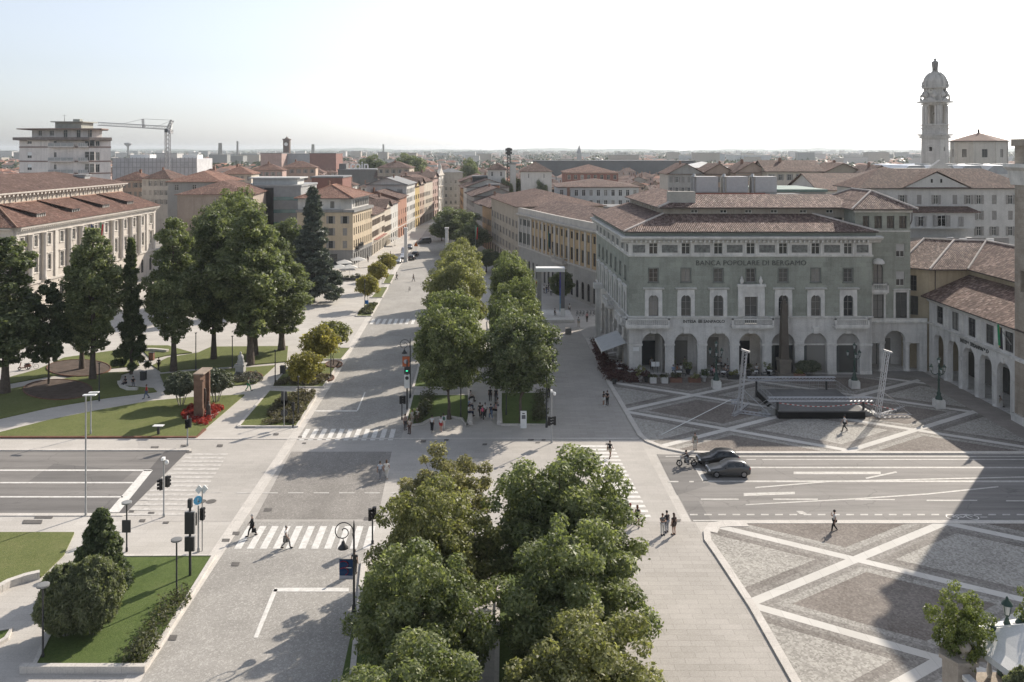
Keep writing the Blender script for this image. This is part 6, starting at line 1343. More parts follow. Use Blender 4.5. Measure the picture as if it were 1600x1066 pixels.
# dark trees at the end of the median and small street trees
for px, Y, top, wd, pr, lb in ((712,262,328,14,cfB,'large dark tree before the right street row'),(738,248,352,10,cfB,'smaller dark tree beside the flagpole'),(760,216,392,7,cfB,'dark low tree right of the flagpole'),(690,290,350,8,cfA,'pale low tree at the narrowing of the street')):
    h = Z(top,Y); plant(pr, X(px,Y), Y, lb, group='trees before the right street row', h=h, sx=wd/8.8*13/h)
x, y = P(878,478); plant(cfB, x, y, 'small dark round tree standing behind the white stage frame', h=Z(424,y), sx=.95, group=None)
for px, Y, top, wd, lb in ((1372,300,262,14,'round treetop among the roofs left of the bell tower'),): plant(cfA, X(px,Y), Y, lb, h=Z(top,Y), sx=1.0)
for px, Y, top, wd, lb in ((808,345,281,9,'garden tree on the terrace right of the radio mast'),(790,330,284,6,'low green tree left of the garden tree'),(845,330,286,6,'low green tree right of the garden tree'),(425,420,265,9,'dark tree among the red roofs left of the avenue'),(455,430,264,9,'second dark tree among the red roofs left of the avenue'),(400,430,268,7,'small dark tree among the red roofs near the teal office'),(640,520,244,20,'big dark tree mass in the town left of the street'),(580,540,246,16,'dark tree mass left of the sign building'),(735,450,252,12,'dark tree behind the white narrow house')):
    h = Z(top,Y); plant(cfB, X(px,Y), Y, lb, h=h, sx=wd/8.8*13/h)
glA = tree_proto('golden_tree', lf_yel, 5.5, 3.6, 61, 'round', .22, 130, .07, n=40, cr=.2, lowf=.4, bumpy=.2); glB = tree_proto('golden_tree', lf_yg, 5.5, 3.6, 62, 'round', .22, 120, .07, n=36, cr=.2, lowf=.42, bumpy=.25)
for i, (px, py, top, pr, lb) in enumerate(((477,626,552,glA,'yellow tree nearest the crossing beside the avenue'),(501,590,511,glA,'yellow tree second from the crossing beside the avenue'),(521,572,503,glB,'greener small tree third from the crossing beside the avenue'),(575,482,431,glA,'yellow tree in the far avenue bed by the blue sign'),(591,455,411,glA,'yellow tree second in the far avenue beds'),(605,437,397,glA,'yellow tree farthest along the avenue beds'))):
    x, y = P(px,py); plant(pr, x, y, lb, group='small yellow trees beside the avenue', h=Z(top,y))
# shrubs
def shrub_proto(name, mat, h, w_, seed, leaf, per, n=40, stems=6, low=.3, cone=False):
    q = random.Random(seed); cl = []
    for i in range(n):
        t = (i+.5)/n; a = i*2.399963; prof = (1-t)**.6 if cone else math.sin(math.pi*min(.97,(t*.85+.12)))**.6; rr_ = w_/2*prof*q.uniform(.6,.85); cl.append((rr_*math.cos(a), rr_*math.sin(a), h*(low+(1-low)*t)*.95, w_*(.17 if n < 60 else .125)*q.uniform(.6,1.25)*max(.45,prof)))
    cl += [(0,0,h*.5,w_*.25)]
    me = leaves('crown', mat, cl, per, leaf, seed, asp=2.0); mb = MB()
    for i in range(stems): a = 6.28*i/stems; mb.tube((.18*math.cos(a),.18*math.sin(a),-.05),(w_*.22*math.cos(a),w_*.22*math.sin(a),h*.55),.05,.03,5)
    return (name, me, mb.mesh('trunk', [bark_l], uv=False), h)
shA = shrub_proto('round_shrub', lf_ole, 3.6, 3.6, 71, .14, 260, 70, 7, .42); lf_shr = LEAF('shrub_green_leaves', (.10,.12,.055), (.20,.225,.115), (.33,.34,.2)); shB = shrub_proto('leafy_shrub', lf_shr, 4.6, 4.6, 72, .13, 620, 110, 8, .16); shC = shrub_proto('cone_bush', lf_deep, 5.4, 4.4, 73, .13, 560, 110, 3, .04, True)
x, y = P(283,634); plant(shA, x, y, 'silvery round multi stemmed shrub left of the bronze monument', 'shrub', 'round shrubs by the monument', h=Z(580,y)); x, y = P(338,629); plant(shA, x, y, 'silvery round multi stemmed shrub right of the bronze monument', 'shrub', 'round shrubs by the monument', h=Z(577,y)+.1)
x, y = P(103,995); plant(shB, x, y, 'big leafy grey green shrub beside the round lamp on the near lawn', 'shrub', h=Z(880,y), sx=.8); x, y = P(146,992); plant(shB, x, y, 'leafy grey green shrub with brighter right side on the near lawn', 'shrub', h=Z(868,y), rz=2, sx=.72)
x, y = P(157,918); plant(shC, x, y, 'dark cone shaped evergreen bush behind the leafy shrubs', 'bush', h=Z(791,y), sx=.95)
# plants in the beds: ground cover one could not count
def ground_cover(name, label, poly, z0, h, mat, dens, leaf, seed, cat='plants'):
    q = random.Random(seed); xs = [p[0] for p in poly]; ys = [p[1] for p in poly]; cl = []
    def inside(x, y):
        c = False
        for (x1,y1),(x2,y2) in zip(poly, poly[1:]+poly[:1]):
            if (y1 > y) != (y2 > y) and x < (x2-x1)*(y-y1)/(y2-y1)+x1: c = not c
        return c
    area = abs(sum(a[0]*b[1]-b[0]*a[1] for a, b in zip(poly, poly[1:]+poly[:1])))/2; n = max(8, int(area*dens)); t = 0
    while len(cl) < n and t < n*20:
        t += 1; x, y = q.uniform(min(xs),max(xs)), q.uniform(min(ys),max(ys))
        if inside(x, y): cl.append((x, y, z0+h*q.uniform(.2,.8), h*q.uniform(.5,.95)))
    me = leaves(name, mat, cl, 44, leaf, seed, flat=.9); o = link(name, me); tag(o, label, cat, kind='stuff'); return o
lf_mix = LEAF('mixed_bed_leaves', (.07,.06,.035), (.15,.13,.085), (.27,.24,.17)); lf_red = LEAF('red_begonias', (.25,.02,.015), (.45,.035,.03), (.55,.09,.07)); lf_gr = LEAF('border_leaves', (.05,.06,.03), (.11,.115,.06), (.19,.185,.11)); lf_wht = LEAF('white_flower_bed', (.03,.03,.025), (.10,.10,.10), (.5,.5,.5)); lf_wine = LEAF('wine_red_flowers', (.05,.02,.022), (.13,.045,.05), (.2,.12,.11))
PP = lambda pts: [P(*p) for p in pts]
ground_cover('bed_plants', 'brown green border plants in the lawn bed by the avenue kerb', PP([(412,665),(462,665),(494,616),(470,614),(430,630)]), .15, .45, lf_mix, 5, .16, 1)
ground_cover('bed_plants', 'low border plants in the second avenue bed', PP([(428,604),(503,604),(515,590),(470,585)]), .15, .45, lf_mix, 5, .16, 2)
ground_cover('border_shrubs', 'ragged grey green border plants along the near lawn kerb', PP([(196,1042),(224,1042),(250,1000),(292,938),(270,935),(235,985)]), .15, .8, lf_gr, 5, .15, 3)
ground_cover('red_flowers', 'red begonias round the bronze monument', PP([(280,648),(300,636),(340,637),(350,640),(322,666),(296,664)]), .2, .28, lf_red, 9, .11, 4, 'flowers')
ground_cover('white_flowers', 'dark bed of white flowers round the statue pedestal', PP([(360,598),(372,588),(400,586),(410,594),(396,602)]), .15, .4, lf_wht, 6, .14, 5, 'flowers')
ground_cover('border_shrubs', 'tall grasses and shrubs along the left edge of the far median island', PP([(640,662),(652,650),(664,622),(676,620),(664,650),(656,664)]), .15, .9, lf_gr, 4, .18, 6)
ground_cover('border_shrubs', 'grey green shrubs along the right edge of the far median island', PP([(840,660),(853,664),(850,620),(838,618)]), .15, .9, lf_gr, 4, .18, 7)
ground_cover('hedge_flowers', 'wine red flowering hedge along the cafe edge by the promenade kerb', PP([(948,596),(1000,600),(1000,590),(950,570),(930,536),(924,538),(938,575)]), .1, .8, lf_wine, 5, .16, 8, 'flowers')
ground_cover('bed_plants', 'low plants in the far avenue beds', PP([(560,493),(580,493),(590,476),(575,478)]), .15, .4, lf_gr, 4, .2, 9)
# wood masses of the plain
r_ = random.Random(9); cl = []
for i in range(1500):
    Y = 900+(r_.random()**1.6)*6600; x = r_.uniform(-.68,.68)*Y
    for k in range(3): s_ = r_.uniform(5,11)*(1+Y/6000); cl.append((x+r_.uniform(-s_,s_)*1.4, Y+r_.uniform(-s_,s_), s_*.55, s_))
o = link('plain_woods', leaves('plain_woods', LEAF('far_woods_leaves', (.03,.045,.02), (.055,.075,.032), (.085,.10,.05), .2), cl, 40, 5.0, 9, flat=.8)); tag(o, 'dark green woods and tree rows scattered over the plain', 'woods', kind='stuff')
# ---------------------------------------------------------------- people: one skinned body each pose, clothes and hair as children
def pose(kind):
    # joints in metres, facing -Y, left is +X; (name: (x,y,z)), 1.72 m standing
    J = dict(pel=(0,0,.95), ch=(0,0,1.25), nk=(0,0,1.47), hb=(0,-.01,1.56), hd=(0,-.02,1.66),
             sL=(.18,0,1.40), eL=(.22,.03,1.13), wL=(.22,-.05,.88), fL=(.22,-.08,.78), sR=(-.18,0,1.40), eR=(-.22,.03,1.13), wR=(-.22,-.05,.88), fR=(-.22,-.08,.78),
             hL=(.10,0,.92), kL=(.10,-.02,.50), aL=(.10,.02,.08), tL=(.11,-.17,.035), hR=(-.10,0,.92), kR=(-.10,-.02,.50), aR=(-.10,.02,.08), tR=(-.11,-.17,.035))
    u = lambda **k: J.update(k)
    if kind == 'walk': u(kL=(.09,-.22,.53), aL=(.09,-.30,.09), tL=(.09,-.48,.07), kR=(-.09,.04,.50), aR=(-.09,.33,.16), tR=(-.09,.22,.03), eL=(.23,.12,1.14), wL=(.22,.16,.90), fL=(.22,.15,.80), eR=(-.23,-.10,1.14), wR=(-.21,-.25,.95), fR=(-.2,-.32,.88))
    if kind == 'phone': u(eR=(-.24,-.12,1.16), wR=(-.12,-.24,1.38), fR=(-.10,-.2,1.48), kL=(.09,-.18,.53), aL=(.09,-.24,.09), tL=(.09,-.42,.05), aR=(-.09,.25,.12), tR=(-.09,.12,.03))
    if kind == 'look': u(eL=(.22,-.14,1.16), wL=(.12,-.30,1.22), fL=(.08,-.36,1.24), eR=(-.22,-.14,1.16), wR=(-.10,-.30,1.20), fR=(-.05,-.36,1.22), hd=(0,-.06,1.64))
    if kind == 'sit': u(pel=(0,0,.50), ch=(0,.02,.82), nk=(0,0,1.04), hb=(0,-.02,1.13), hd=(0,-.04,1.23), sL=(.18,0,.97), sR=(-.18,0,.97), eL=(.23,-.08,.72), eR=(-.23,-.08,.72), wL=(.15,-.30,.68), wR=(-.15,-.30,.68), fL=(.10,-.38,.70), fR=(-.10,-.38,.70), hL=(.1,-.03,.48), hR=(-.1,-.03,.48), kL=(.12,-.45,.50), kR=(-.12,-.45,.50), aL=(.12,-.44,.08), aR=(-.12,-.44,.08), tL=(.12,-.62,.04), tR=(-.12,-.62,.04))
    if kind == 'ride': u(pel=(0,.05,.80), ch=(0,-.05,1.10), nk=(0,-.15,1.30), hb=(0,-.19,1.39), hd=(0,-.22,1.49), sL=(.18,-.12,1.24), sR=(-.18,-.12,1.24), eL=(.26,-.32,1.08), eR=(-.26,-.32,1.08), wL=(.28,-.56,1.02), wR=(-.28,-.56,1.02), fL=(.27,-.62,1.0), fR=(-.27,-.62,1.0), hL=(.12,.02,.77), hR=(-.12,.02,.77), kL=(.2,-.30,.66), kR=(-.2,-.30,.66), aL=(.2,.02,.32), aR=(-.2,.02,.32), tL=(.2,-.14,.27), tR=(-.2,-.14,.27))
    if kind == 'arms': u(eL=(.26,-.06,1.16), wL=(.1,-.18,1.02), fL=(.02,-.2,1.02), eR=(-.30,-.05,1.15), wR=(-.42,-.12,.98), fR=(-.46,-.14,.9))
    return J
def skin_mesh(name, verts, edges, rad, root=0, lvl=1):
    me = bpy.data.meshes.new(name); me.from_pydata(verts, edges, []); o = bpy.data.objects.new(name, me); COL.objects.link(o)
    m = o.modifiers.new("skin", 'SKIN'); m.use_smooth_shade = True; m.branch_smoothing = .4
    for i, sv in enumerate(me.skin_vertices[0].data): sv.radius = rad[i] if isinstance(rad[i], tuple) else (rad[i], rad[i]); sv.use_root = (i == root)
    s_ = o.modifiers.new("sub", 'SUBSURF'); s_.levels = s_.render_levels = lvl
    return o
PEND = []; PM = {}
def chain(J, parts):
    vs, es, rs, ix = [], [], [], {}
    for a, ra, b, rb in parts:
        for n_, r_ in ((a,ra),(b,rb)):
            if n_ not in ix: ix[n_] = len(vs); vs.append(J[n_] if isinstance(n_, str) else n_); rs.append(r_)
        es.append((ix[a], ix[b]))
    return vs, es, rs
def fingers(J, s):
    """Five short curled finger chains rooted in the palm."""
    w_, f = Vector(J['w'+s]), Vector(J['f'+s]); d = (f-w_).normalized(); side = d.cross(Vector((0,0,1)) if abs(d.z) < .8 else Vector((0,1,0))).normalized(); out = []
    for k, ln in enumerate((.07,.08,.075,.06)): b = f+side*(.014*(k-1.5)*2); out.append((b, b+d*ln*.5, b+d*ln+Vector((0,-.02,-.01))))
    th = w_+d*.045+side*.03; out.append((th, th+side*.03+d*.02, th+side*.035+d*.055)); return out
def person_meshes(kind, sleeve, legs):
    key = (kind, sleeve, legs)
    if key in PM: return PM[key]
    J = pose(kind); out = {}
    body = [('pel',(.15,.11),'ch',(.16,.11)),('ch',(.16,.11),'nk',.055),('nk',.055,'hb',.06),('hb',(.072,.088),'hd',(.076,.095))]
    for s in 'LR': body += [('ch',(.16,.11),'s'+s,.062),('s'+s,.062,'e'+s,.043),('e'+s,.043,'w'+s,.03),('w'+s,.03,'f'+s,.036),('pel',(.15,.11),'h'+s,.095),('h'+s,.095,'k'+s,.062),('k'+s,.062,'a'+s,.04),('a'+s,.045,'t'+s,.04)]
    vs, es, rs = chain(J, body)
    for s in 'LR':
        base = [i for i, v in enumerate(vs) if tuple(v) == tuple(J['f'+s])][0]
        for a, b, c in fingers(J, s):
            i = len(vs); vs += [tuple(a), tuple(b), tuple(c)]; rs += [.012,.010,.008]; es += [(base,i),(i,i+1),(i+1,i+2)]
    hx, hy, hz = J['hd']; i = len(vs); vs += [(hx,hy-.115,hz-.03)]; rs += [.014]; es += [([k for k, v in enumerate(vs) if tuple(v) == tuple(J['hd'])][0], i)]     # nose
    out['body'] = skin_mesh('person', vs, es, rs)
    t = [('pel',(.165,.125),'ch',(.175,.125)),('ch',(.175,.125),'nk',.07)]
    for s in 'LR':
        t += [('ch',(.175,.125),'s'+s,.075)]
        e = J['e'+s]; m_ = tuple((Vector(J['s'+s])*.45+Vector(e)*.55))
        if sleeve == 'long': t += [('s'+s,.075,'e'+s,.057),('e'+s,.057,'w'+s,.043)]
        elif sleeve == 'short': t += [('s'+s,.075,m_,.062)]
    out['top'] = skin_mesh('shirt', *chain(J, t))
    g = [('pel',(.16,.125),'hL',.112),('pel',(.16,.125),'hR',.112)]
    for s in 'LR':
        k = J['k'+s]; m_ = tuple(Vector(J['h'+s])*.3+Vector(k)*.7)
        if legs == 'long': g += [('h'+s,.112,'k'+s,.077),('k'+s,.077,'a'+s,.058)]
        else: g += [('h'+s,.112,m_,.092)]
    out['legs'] = skin_mesh('trousers', *chain(J, g))
    mb = MB(); mb.blob((hx,hy+.018,hz+.028), .092, .108, .105, 12, 8); out['hair'] = mb.mesh('hair', [], uv=False)
    mb = MB(); mb.blob((hx,hy+.04,hz-.06), .095, .085, .2, 12, 8); mb.blob((hx,hy+.018,hz+.028), .094, .11, .106, 12, 8); out['long_hair'] = mb.mesh('hair', [], uv=False)
    mb = MB()
    for s in 'LR': a, b = Vector(J['a'+s]), Vector(J['t'+s]); mb.blob(tuple((a+b)/2-Vector((0,0,.012))), .055, .155, .05, 8, 6)
    out['shoes'] = mb.mesh('shoes', [], uv=False)
    mb = MB()
    for s in (-1,1): mb.blob((hx+s*.032,hy-.092,hz+.0), .012, .008, .009, 6, 4)
    out['eyes'] = mb.mesh('eyes', [], uv=False); out['mouth'] = MB().box(hx-.026,hy-.098,hz-.066,hx+.026,hy-.088,hz-.054).mesh('mouth', [], uv=False)
    out['J'] = J; PM[key] = out; return out
CM = {}
def cloth(c):
    c = tuple(c)
    if c not in CM: CM[c] = M('cloth', c, .85, 0)
    return CM[c]
SKIN = M('skin', (.42,.26,.19), .6, 0); SKIN2 = M('tanned_skin', (.30,.18,.125), .6, 0); EYE = M('eye_dark', (.03,.02,.02), .3, 0); LIP = M('lips', (.30,.12,.10), .6, 0)
BK, WT, GY, NV, RD, BL, TN, GN, BR_, PK = (.02,.02,.022), (.62,.61,.59), (.18,.18,.18), (.03,.04,.07), (.40,.04,.04), (.22,.30,.42), (.42,.36,.28), (.04,.27,.12), (.09,.06,.045), (.5,.28,.28)
PEOPLE = []
def person(px, py, label, kind='stand', top=WT, legs=BK, rz=0, sleeve='short', leg='long', hair=(.03,.02,.015), long_hair=False, shoes=BK, bag=None, h=1.0, loc=None, group=None, z=0.0, prop=None):
    PEOPLE.append((px, py, label, kind, top, legs, rz, sleeve, leg, hair, long_hair, shoes, bag, h, loc, group, z, prop)); person_meshes(kind, sleeve, leg)
def build_people():
    bpy.context.view_layer.update(); dg = bpy.context.evaluated_depsgraph_get(); tmp = []
    for k, d in PM.items():
        for n_ in ('body','top','legs'):
            o = d[n_]; me = bpy.data.meshes.new_from_object(o.evaluated_get(dg)); me.name = o.name; me.materials.clear(); tmp.append(o); d[n_] = me
            for p in me.polygons: p.use_smooth = True
        for n_ in ('body','top','legs','hair','long_hair','shoes','eyes','mouth'):
            if not len(d[n_].materials): d[n_].materials.append(SKIN)
    for o in tmp: bpy.data.objects.remove(o)
    for px, py, label, kind, top, legs, rz, sleeve, leg, hair, lh, shoes, bag, h, loc, group, z, prop in PEOPLE:
        d = PM[(kind, sleeve, leg)]; x, y = loc or P(px, py, z)
        b = link('person', d['body'], None, (x,y,z), R(rz)); b.scale = (h*1.03,h*1.03,h); tag(b, label, 'person', group)
        def put(o, m): o.material_slots[0].link = 'OBJECT'; o.material_slots[0].material = m
        put(b, SKIN2 if hash(label) % 3 == 0 else SKIN)
        for n_, me, m in (('shirt','top',cloth(top)),('trousers' if leg == 'long' else 'shorts','legs',cloth(legs)),('hair','long_hair' if lh else 'hair',cloth(hair)),('shoes','shoes',cloth(shoes)),('eyes','eyes',EYE),('mouth','mouth',LIP)): put(link(n_, d[me], b), m)
        if bag:
            J = d['J']; f = J['fL']; m2 = MB(); where, col, bw, bh = bag
            if where == 'hand': m2.box(f[0]-.06,f[1]-bw/2,f[2]-.1-bh,f[0]+.06,f[1]+bw/2,f[2]-.1); m2.tube((f[0],f[1]-.06,f[2]-.1),(f[0],f[1]-.03,f[2]),.012,.012,5); m2.tube((f[0],f[1]+.06,f[2]-.1),(f[0],f[1]+.03,f[2]),.012,.012,5)
            elif where == 'back': m2.blob((0,J['ch'][1]+.2,J['ch'][2]+.02), .15, .10, .22, 10, 6)
            else: m2.box(.19,-.1,.86,.27,.16,1.08); m2.bar((.23,0,1.08),(-.1,0,1.44),.03,.012)
            o = m2.build('bag', cloth(col)); tag(o, 'bag carried by the '+label[:60].split(',')[0].replace('person','walker'), 'bag'); o.location = (x,y,z); o.rotation_euler = (0,0,R(rz))
# rz: 0 faces the camera, 180 walks away, 90 faces right, -90 faces left (as seen in the photo)
HG = None
person(394,838,'person in a long dark coat carrying a dark bag, first on the near crossing','walk',BK,BK,-78,'long',hair=(.5,.48,.45),bag=('hand',BK,.34,.3))
person(447,857,'person in white shirt and grey trousers with dark bag on the near crossing','walk',WT,(.25,.24,.23),80,hair=(.3,.27,.24),bag=('hand',BK,.36,.32))
person(594,750,'person in pale blue shirt and grey trousers walking hand in hand on the setts','walk',(.42,.46,.52),(.22,.22,.23),172,hair=(.05,.04,.03),shoes=WT)
person(604,748,'person with long brown hair in white dress walking on the setts','walk',(.66,.63,.58),(.66,.63,.58),180,'short',hair=(.12,.07,.04),long_hair=True,shoes=TN)
person(554,897,'person in dark clothes walking behind the blue banner pole','stand',(.06,.06,.065),(.05,.05,.055),170,hair=BR_)
person(953,716,'person in black top and pale shorts walking on the right crossing','walk',BK,TN,150,'short','short',bag=('side',BR_,.2,.2))
person(985,820,'person in pale blue shirt with grey trousers beside the near tree edge','stand',(.36,.42,.52),(.16,.16,.15),175,hair=(.3,.07,.06))
person(996,823,'person in black sleeveless top with bare legs beside the crossing','walk',BK,BK,178,'none','short',hair=(.14,.07,.04),long_hair=True)
person(1035,836,'person in grey shirt and white trousers holding something, promenade trio','look',(.14,.14,.14),WT,20,hair=BR_,bag=('side',BK,.2,.2))
person(1042,832,'person in dark shirt and pale jeans standing in the middle of the promenade trio','stand',(.035,.035,.04),(.34,.36,.4),-150,hair=BK)
person(1053,836,'person in dark dress standing apart at the right of the promenade trio','stand',(.06,.04,.035),(.07,.05,.045),-150,'short','short',hair=BR_,long_hair=True)
person(1304,831,'person in white shirt and black trousers holding phone on the near piazza','phone',WT,BK,-95,hair=BK)
person(1320,674,'person in white top and black trousers striding in front of the stage','walk',WT,BK,-85,hair=BK,z=.11)
person(1086,703,'person in khaki shirt and pale trousers waiting behind the motorcycle','stand',(.17,.16,.12),(.44,.42,.38),0,hair=BR_,z=.11)
person(943,634,'person in dark shirt and white shorts standing in the shaded promenade','look',BK,WT,60,'short','short',shoes=WT)
person(949,633,'person all in black standing in the shaded promenade','arms',BK,BK,-40)
person(229,623,'person in red top and blue jeans walking on the park path','walk',RD,(.08,.11,.17),-60,hair=BR_)
person(388,611,'person in green trousers running along the park path','walk',(.2,.25,.2),GN,85,hair=BR_)
person(248,578,'person in black walking by the park cross path','walk',BK,BK,0)
person(208,607,'person in black sitting on the low curved park wall','sit',BK,GY,30,loc=P(208,605),z=.1)
person(196,606,'second person in dark clothes sitting on the curved park wall','sit',(.04,.04,.05),BK,-20,loc=P(196,605),z=.1)
person(640,678,'person in beige top and dark trousers waiting at the far median tip','stand',(.5,.42,.36),(.1,.06,.05),-30,hair=BR_)
person(633,672,'person with brown bag standing at the far median tip, leftmost','stand',(.34,.24,.2),(.08,.07,.07),40,hair=(.1,.05,.03))
person(644,664,'person in cream hat and shirt at the planted edge of the far median','stand',(.55,.52,.45),(.4,.36,.3),60)
person(652,662,'person in cream jacket beside the planted edge of the far median','stand',(.5,.47,.4),(.2,.16,.12),-30,hair=TN)
person(675,674,'person in white top and black trousers astride a bicycle at the median tip','stand',WT,BK,160,shoes=WT)
person(689,675,'person in white shirt and red shorts standing at the median tip','stand',WT,RD,150,'short','short',shoes=WT)
person(693,671,'person in pale blue jacket and white trousers behind the red shorts','stand',(.5,.55,.6),WT,-160,'long',shoes=WT,bag=('back',(.05,.12,.09),.2,.2))
person(733,650,'person in white and blue sitting on the left path wall','sit',WT,NV,70,loc=P(733,651),z=.1)
person(732,641,'person in blue shirt sitting farther along the left path wall','sit',BL,NV,80,loc=P(733,641),z=.1)
person(735,625,'person in pale dress sitting on the left path wall near its far end','sit',(.45,.4,.37),BK,80,loc=P(735,628),z=.1)
person(750,653,'person in black outfit walking on the median path','walk',BK,BK,170)
person(754,657,'person with pink bag and dark leggings walking on the median path','walk',(.05,.05,.06),BK,180,hair=BR_,bag=('back',(.6,.12,.2),.2,.2),shoes=WT)
person(758,653,'person in white top walking on the median path','walk',WT,BK,175,shoes=WT)
person(767,655,'person in navy top and blue jeans on the median path','walk',NV,(.1,.15,.22),-160,shoes=WT)
person(774,648,'person in pink top sitting on the right path wall','sit',PK,BK,-80,loc=P(775,648),z=.1)
person(778,641,'person in cream top sitting on the right path wall','sit',(.5,.44,.4),GY,-80,loc=P(778,640),z=.1)
person(766,627,'person in black in the shade of the median path, left of two','stand',BK,BK,180); person(775,628,'person in black in the shade of the median path, right of two','stand',BK,(.04,.04,.05),180)
person(857,622,'person in dark clothes beside the far lamp post by the promenade','stand',BK,BK,200)
person(867,497,'person in dark top crossing the white platform under the frame','walk',BK,(.3,.3,.3),90)
person(904,511,'person in grey with hat walking past the white platform','walk',(.3,.32,.3),TN,0); person(917,503,'person in pink shirt and black trousers by the parked bicycles','stand',PK,BK,20); person(890,489,'person in white top and grey skirt near the bicycles','walk',WT,GY,180)
CRG = 'crowd gathered before the ochre palazzo'
r_ = random.Random(4)
cl_ = [('white',WT),('black',BK),('red',RD),('blue',BL),('grey',GY),('navy',NV)]; bt_ = [('black',BK),('grey',GY),('blue',(.09,.12,.2)),('beige',TN)]
for i in range(26):
    px = r_.uniform(893,931); py = r_.uniform(452,463); a, b = r_.choice(cl_), r_.choice(bt_)
    person(px, py, f'person in {a[0]} top and {b[0]} trousers in the palazzo crowd', 'stand' if i%3 else 'arms', a[1], b[1], r_.uniform(0,360), group=CRG+f', {a[0]} over {b[0]}')
for i, (px, py, a, b) in enumerate(((850,458,0,0),(854,459,1,2),(857,456,1,1),(861,462,0,1),(838,450,2,0),(840,460,3,0),(849,435,2,2),(847,440,0,3))):
    person(px, py, f'person in {cl_[a][0]} top and {bt_[b][0]} trousers beyond the white frame'+(', farthest back' if i == 6 else ', near its left post' if i == 4 else ''), 'walk' if i%2 else 'stand', cl_[a][1], bt_[b][1], r_.uniform(0,360), group=None)
for px, py, c, lb in ((610,402,BK,'person in black on the pavement by the honey corner house'),(620,437,WT,'cyclist like figure in grey standing by the avenue kerb, far bed'),(646,440,BK,'person in dark clothes crossing the far avenue'),(575,410,BK,'person in dark coat by the honey house door'),(700,384,GY,'person in grey near the far street trees'),(690,372,WT,'person in white far up the narrowing street')):
    person(px, py, lb, 'walk', c, BK, r_.uniform(0,360))
CG = None
for i, (px, py, c, nm) in enumerate(((1064,583,WT,'white'),(1058,584,(.45,.2,.1),'orange'),(1052,585,BL,'blue'),(1095,584,(.4,.38,.34),'beige'),(1112,586,(.4,.43,.5),'pale blue'),(1116,588,PK,'pink'),(1134,584,WT,'white'),(1138,586,GY,'grey'),(1182,583,WT,'white'),(1209,578,WT,'white'),(1212,581,(.3,.05,.06),'dark red'),(965,578,WT,'white'),(971,578,WT,'white'),(1127,572,WT,'white'),(1139,570,GY,'grey'),(1070,577,(.2,.2,.12),'olive'),(947,553,BK,'black'))):
    wh = ['left of the brown flower box','left of the white shirted guest','beside the bushy box','at the table between two arches','left of the first green lamp','right behind the first green lamp','beside the leaning mast, left guest','beside the leaning mast, second guest','near the palm pot','left of the obelisk','close beside the obelisk','among the red hedge, left guest','among the red hedge, right guest','inside the third arch','inside the third arch, second guest','standing behind the brown flower box','under the grey awning'][i]
    person(px, py, f'person in {nm} top sitting at the arcade cafe, {wh}' if i not in (15,) else 'person in olive top standing behind the cafe flower box', 'sit' if i != 15 else 'stand', c, GY, r_.choice([90,-90,0,180]), z=.11)
person(1046,568,'waiter like person in dark apron standing inside the first arch','stand',(.3,.3,.3),BK,0,z=.12,loc=(19.6,120)); person(1440,0,'person in dark jacket and pale trousers walking in the arcade wing','walk',BK,TN,60,loc=(58.5,102.5),z=.13)
person(1073,727,'person riding the motorcycle in grey clothes and black helmet','ride',(.07,.06,.06),(.30,.29,.28),-90,'long',hair=(.015,.015,.015),loc=(P(1073,729)[0]+.15,P(1073,729)[1]))
build_people()
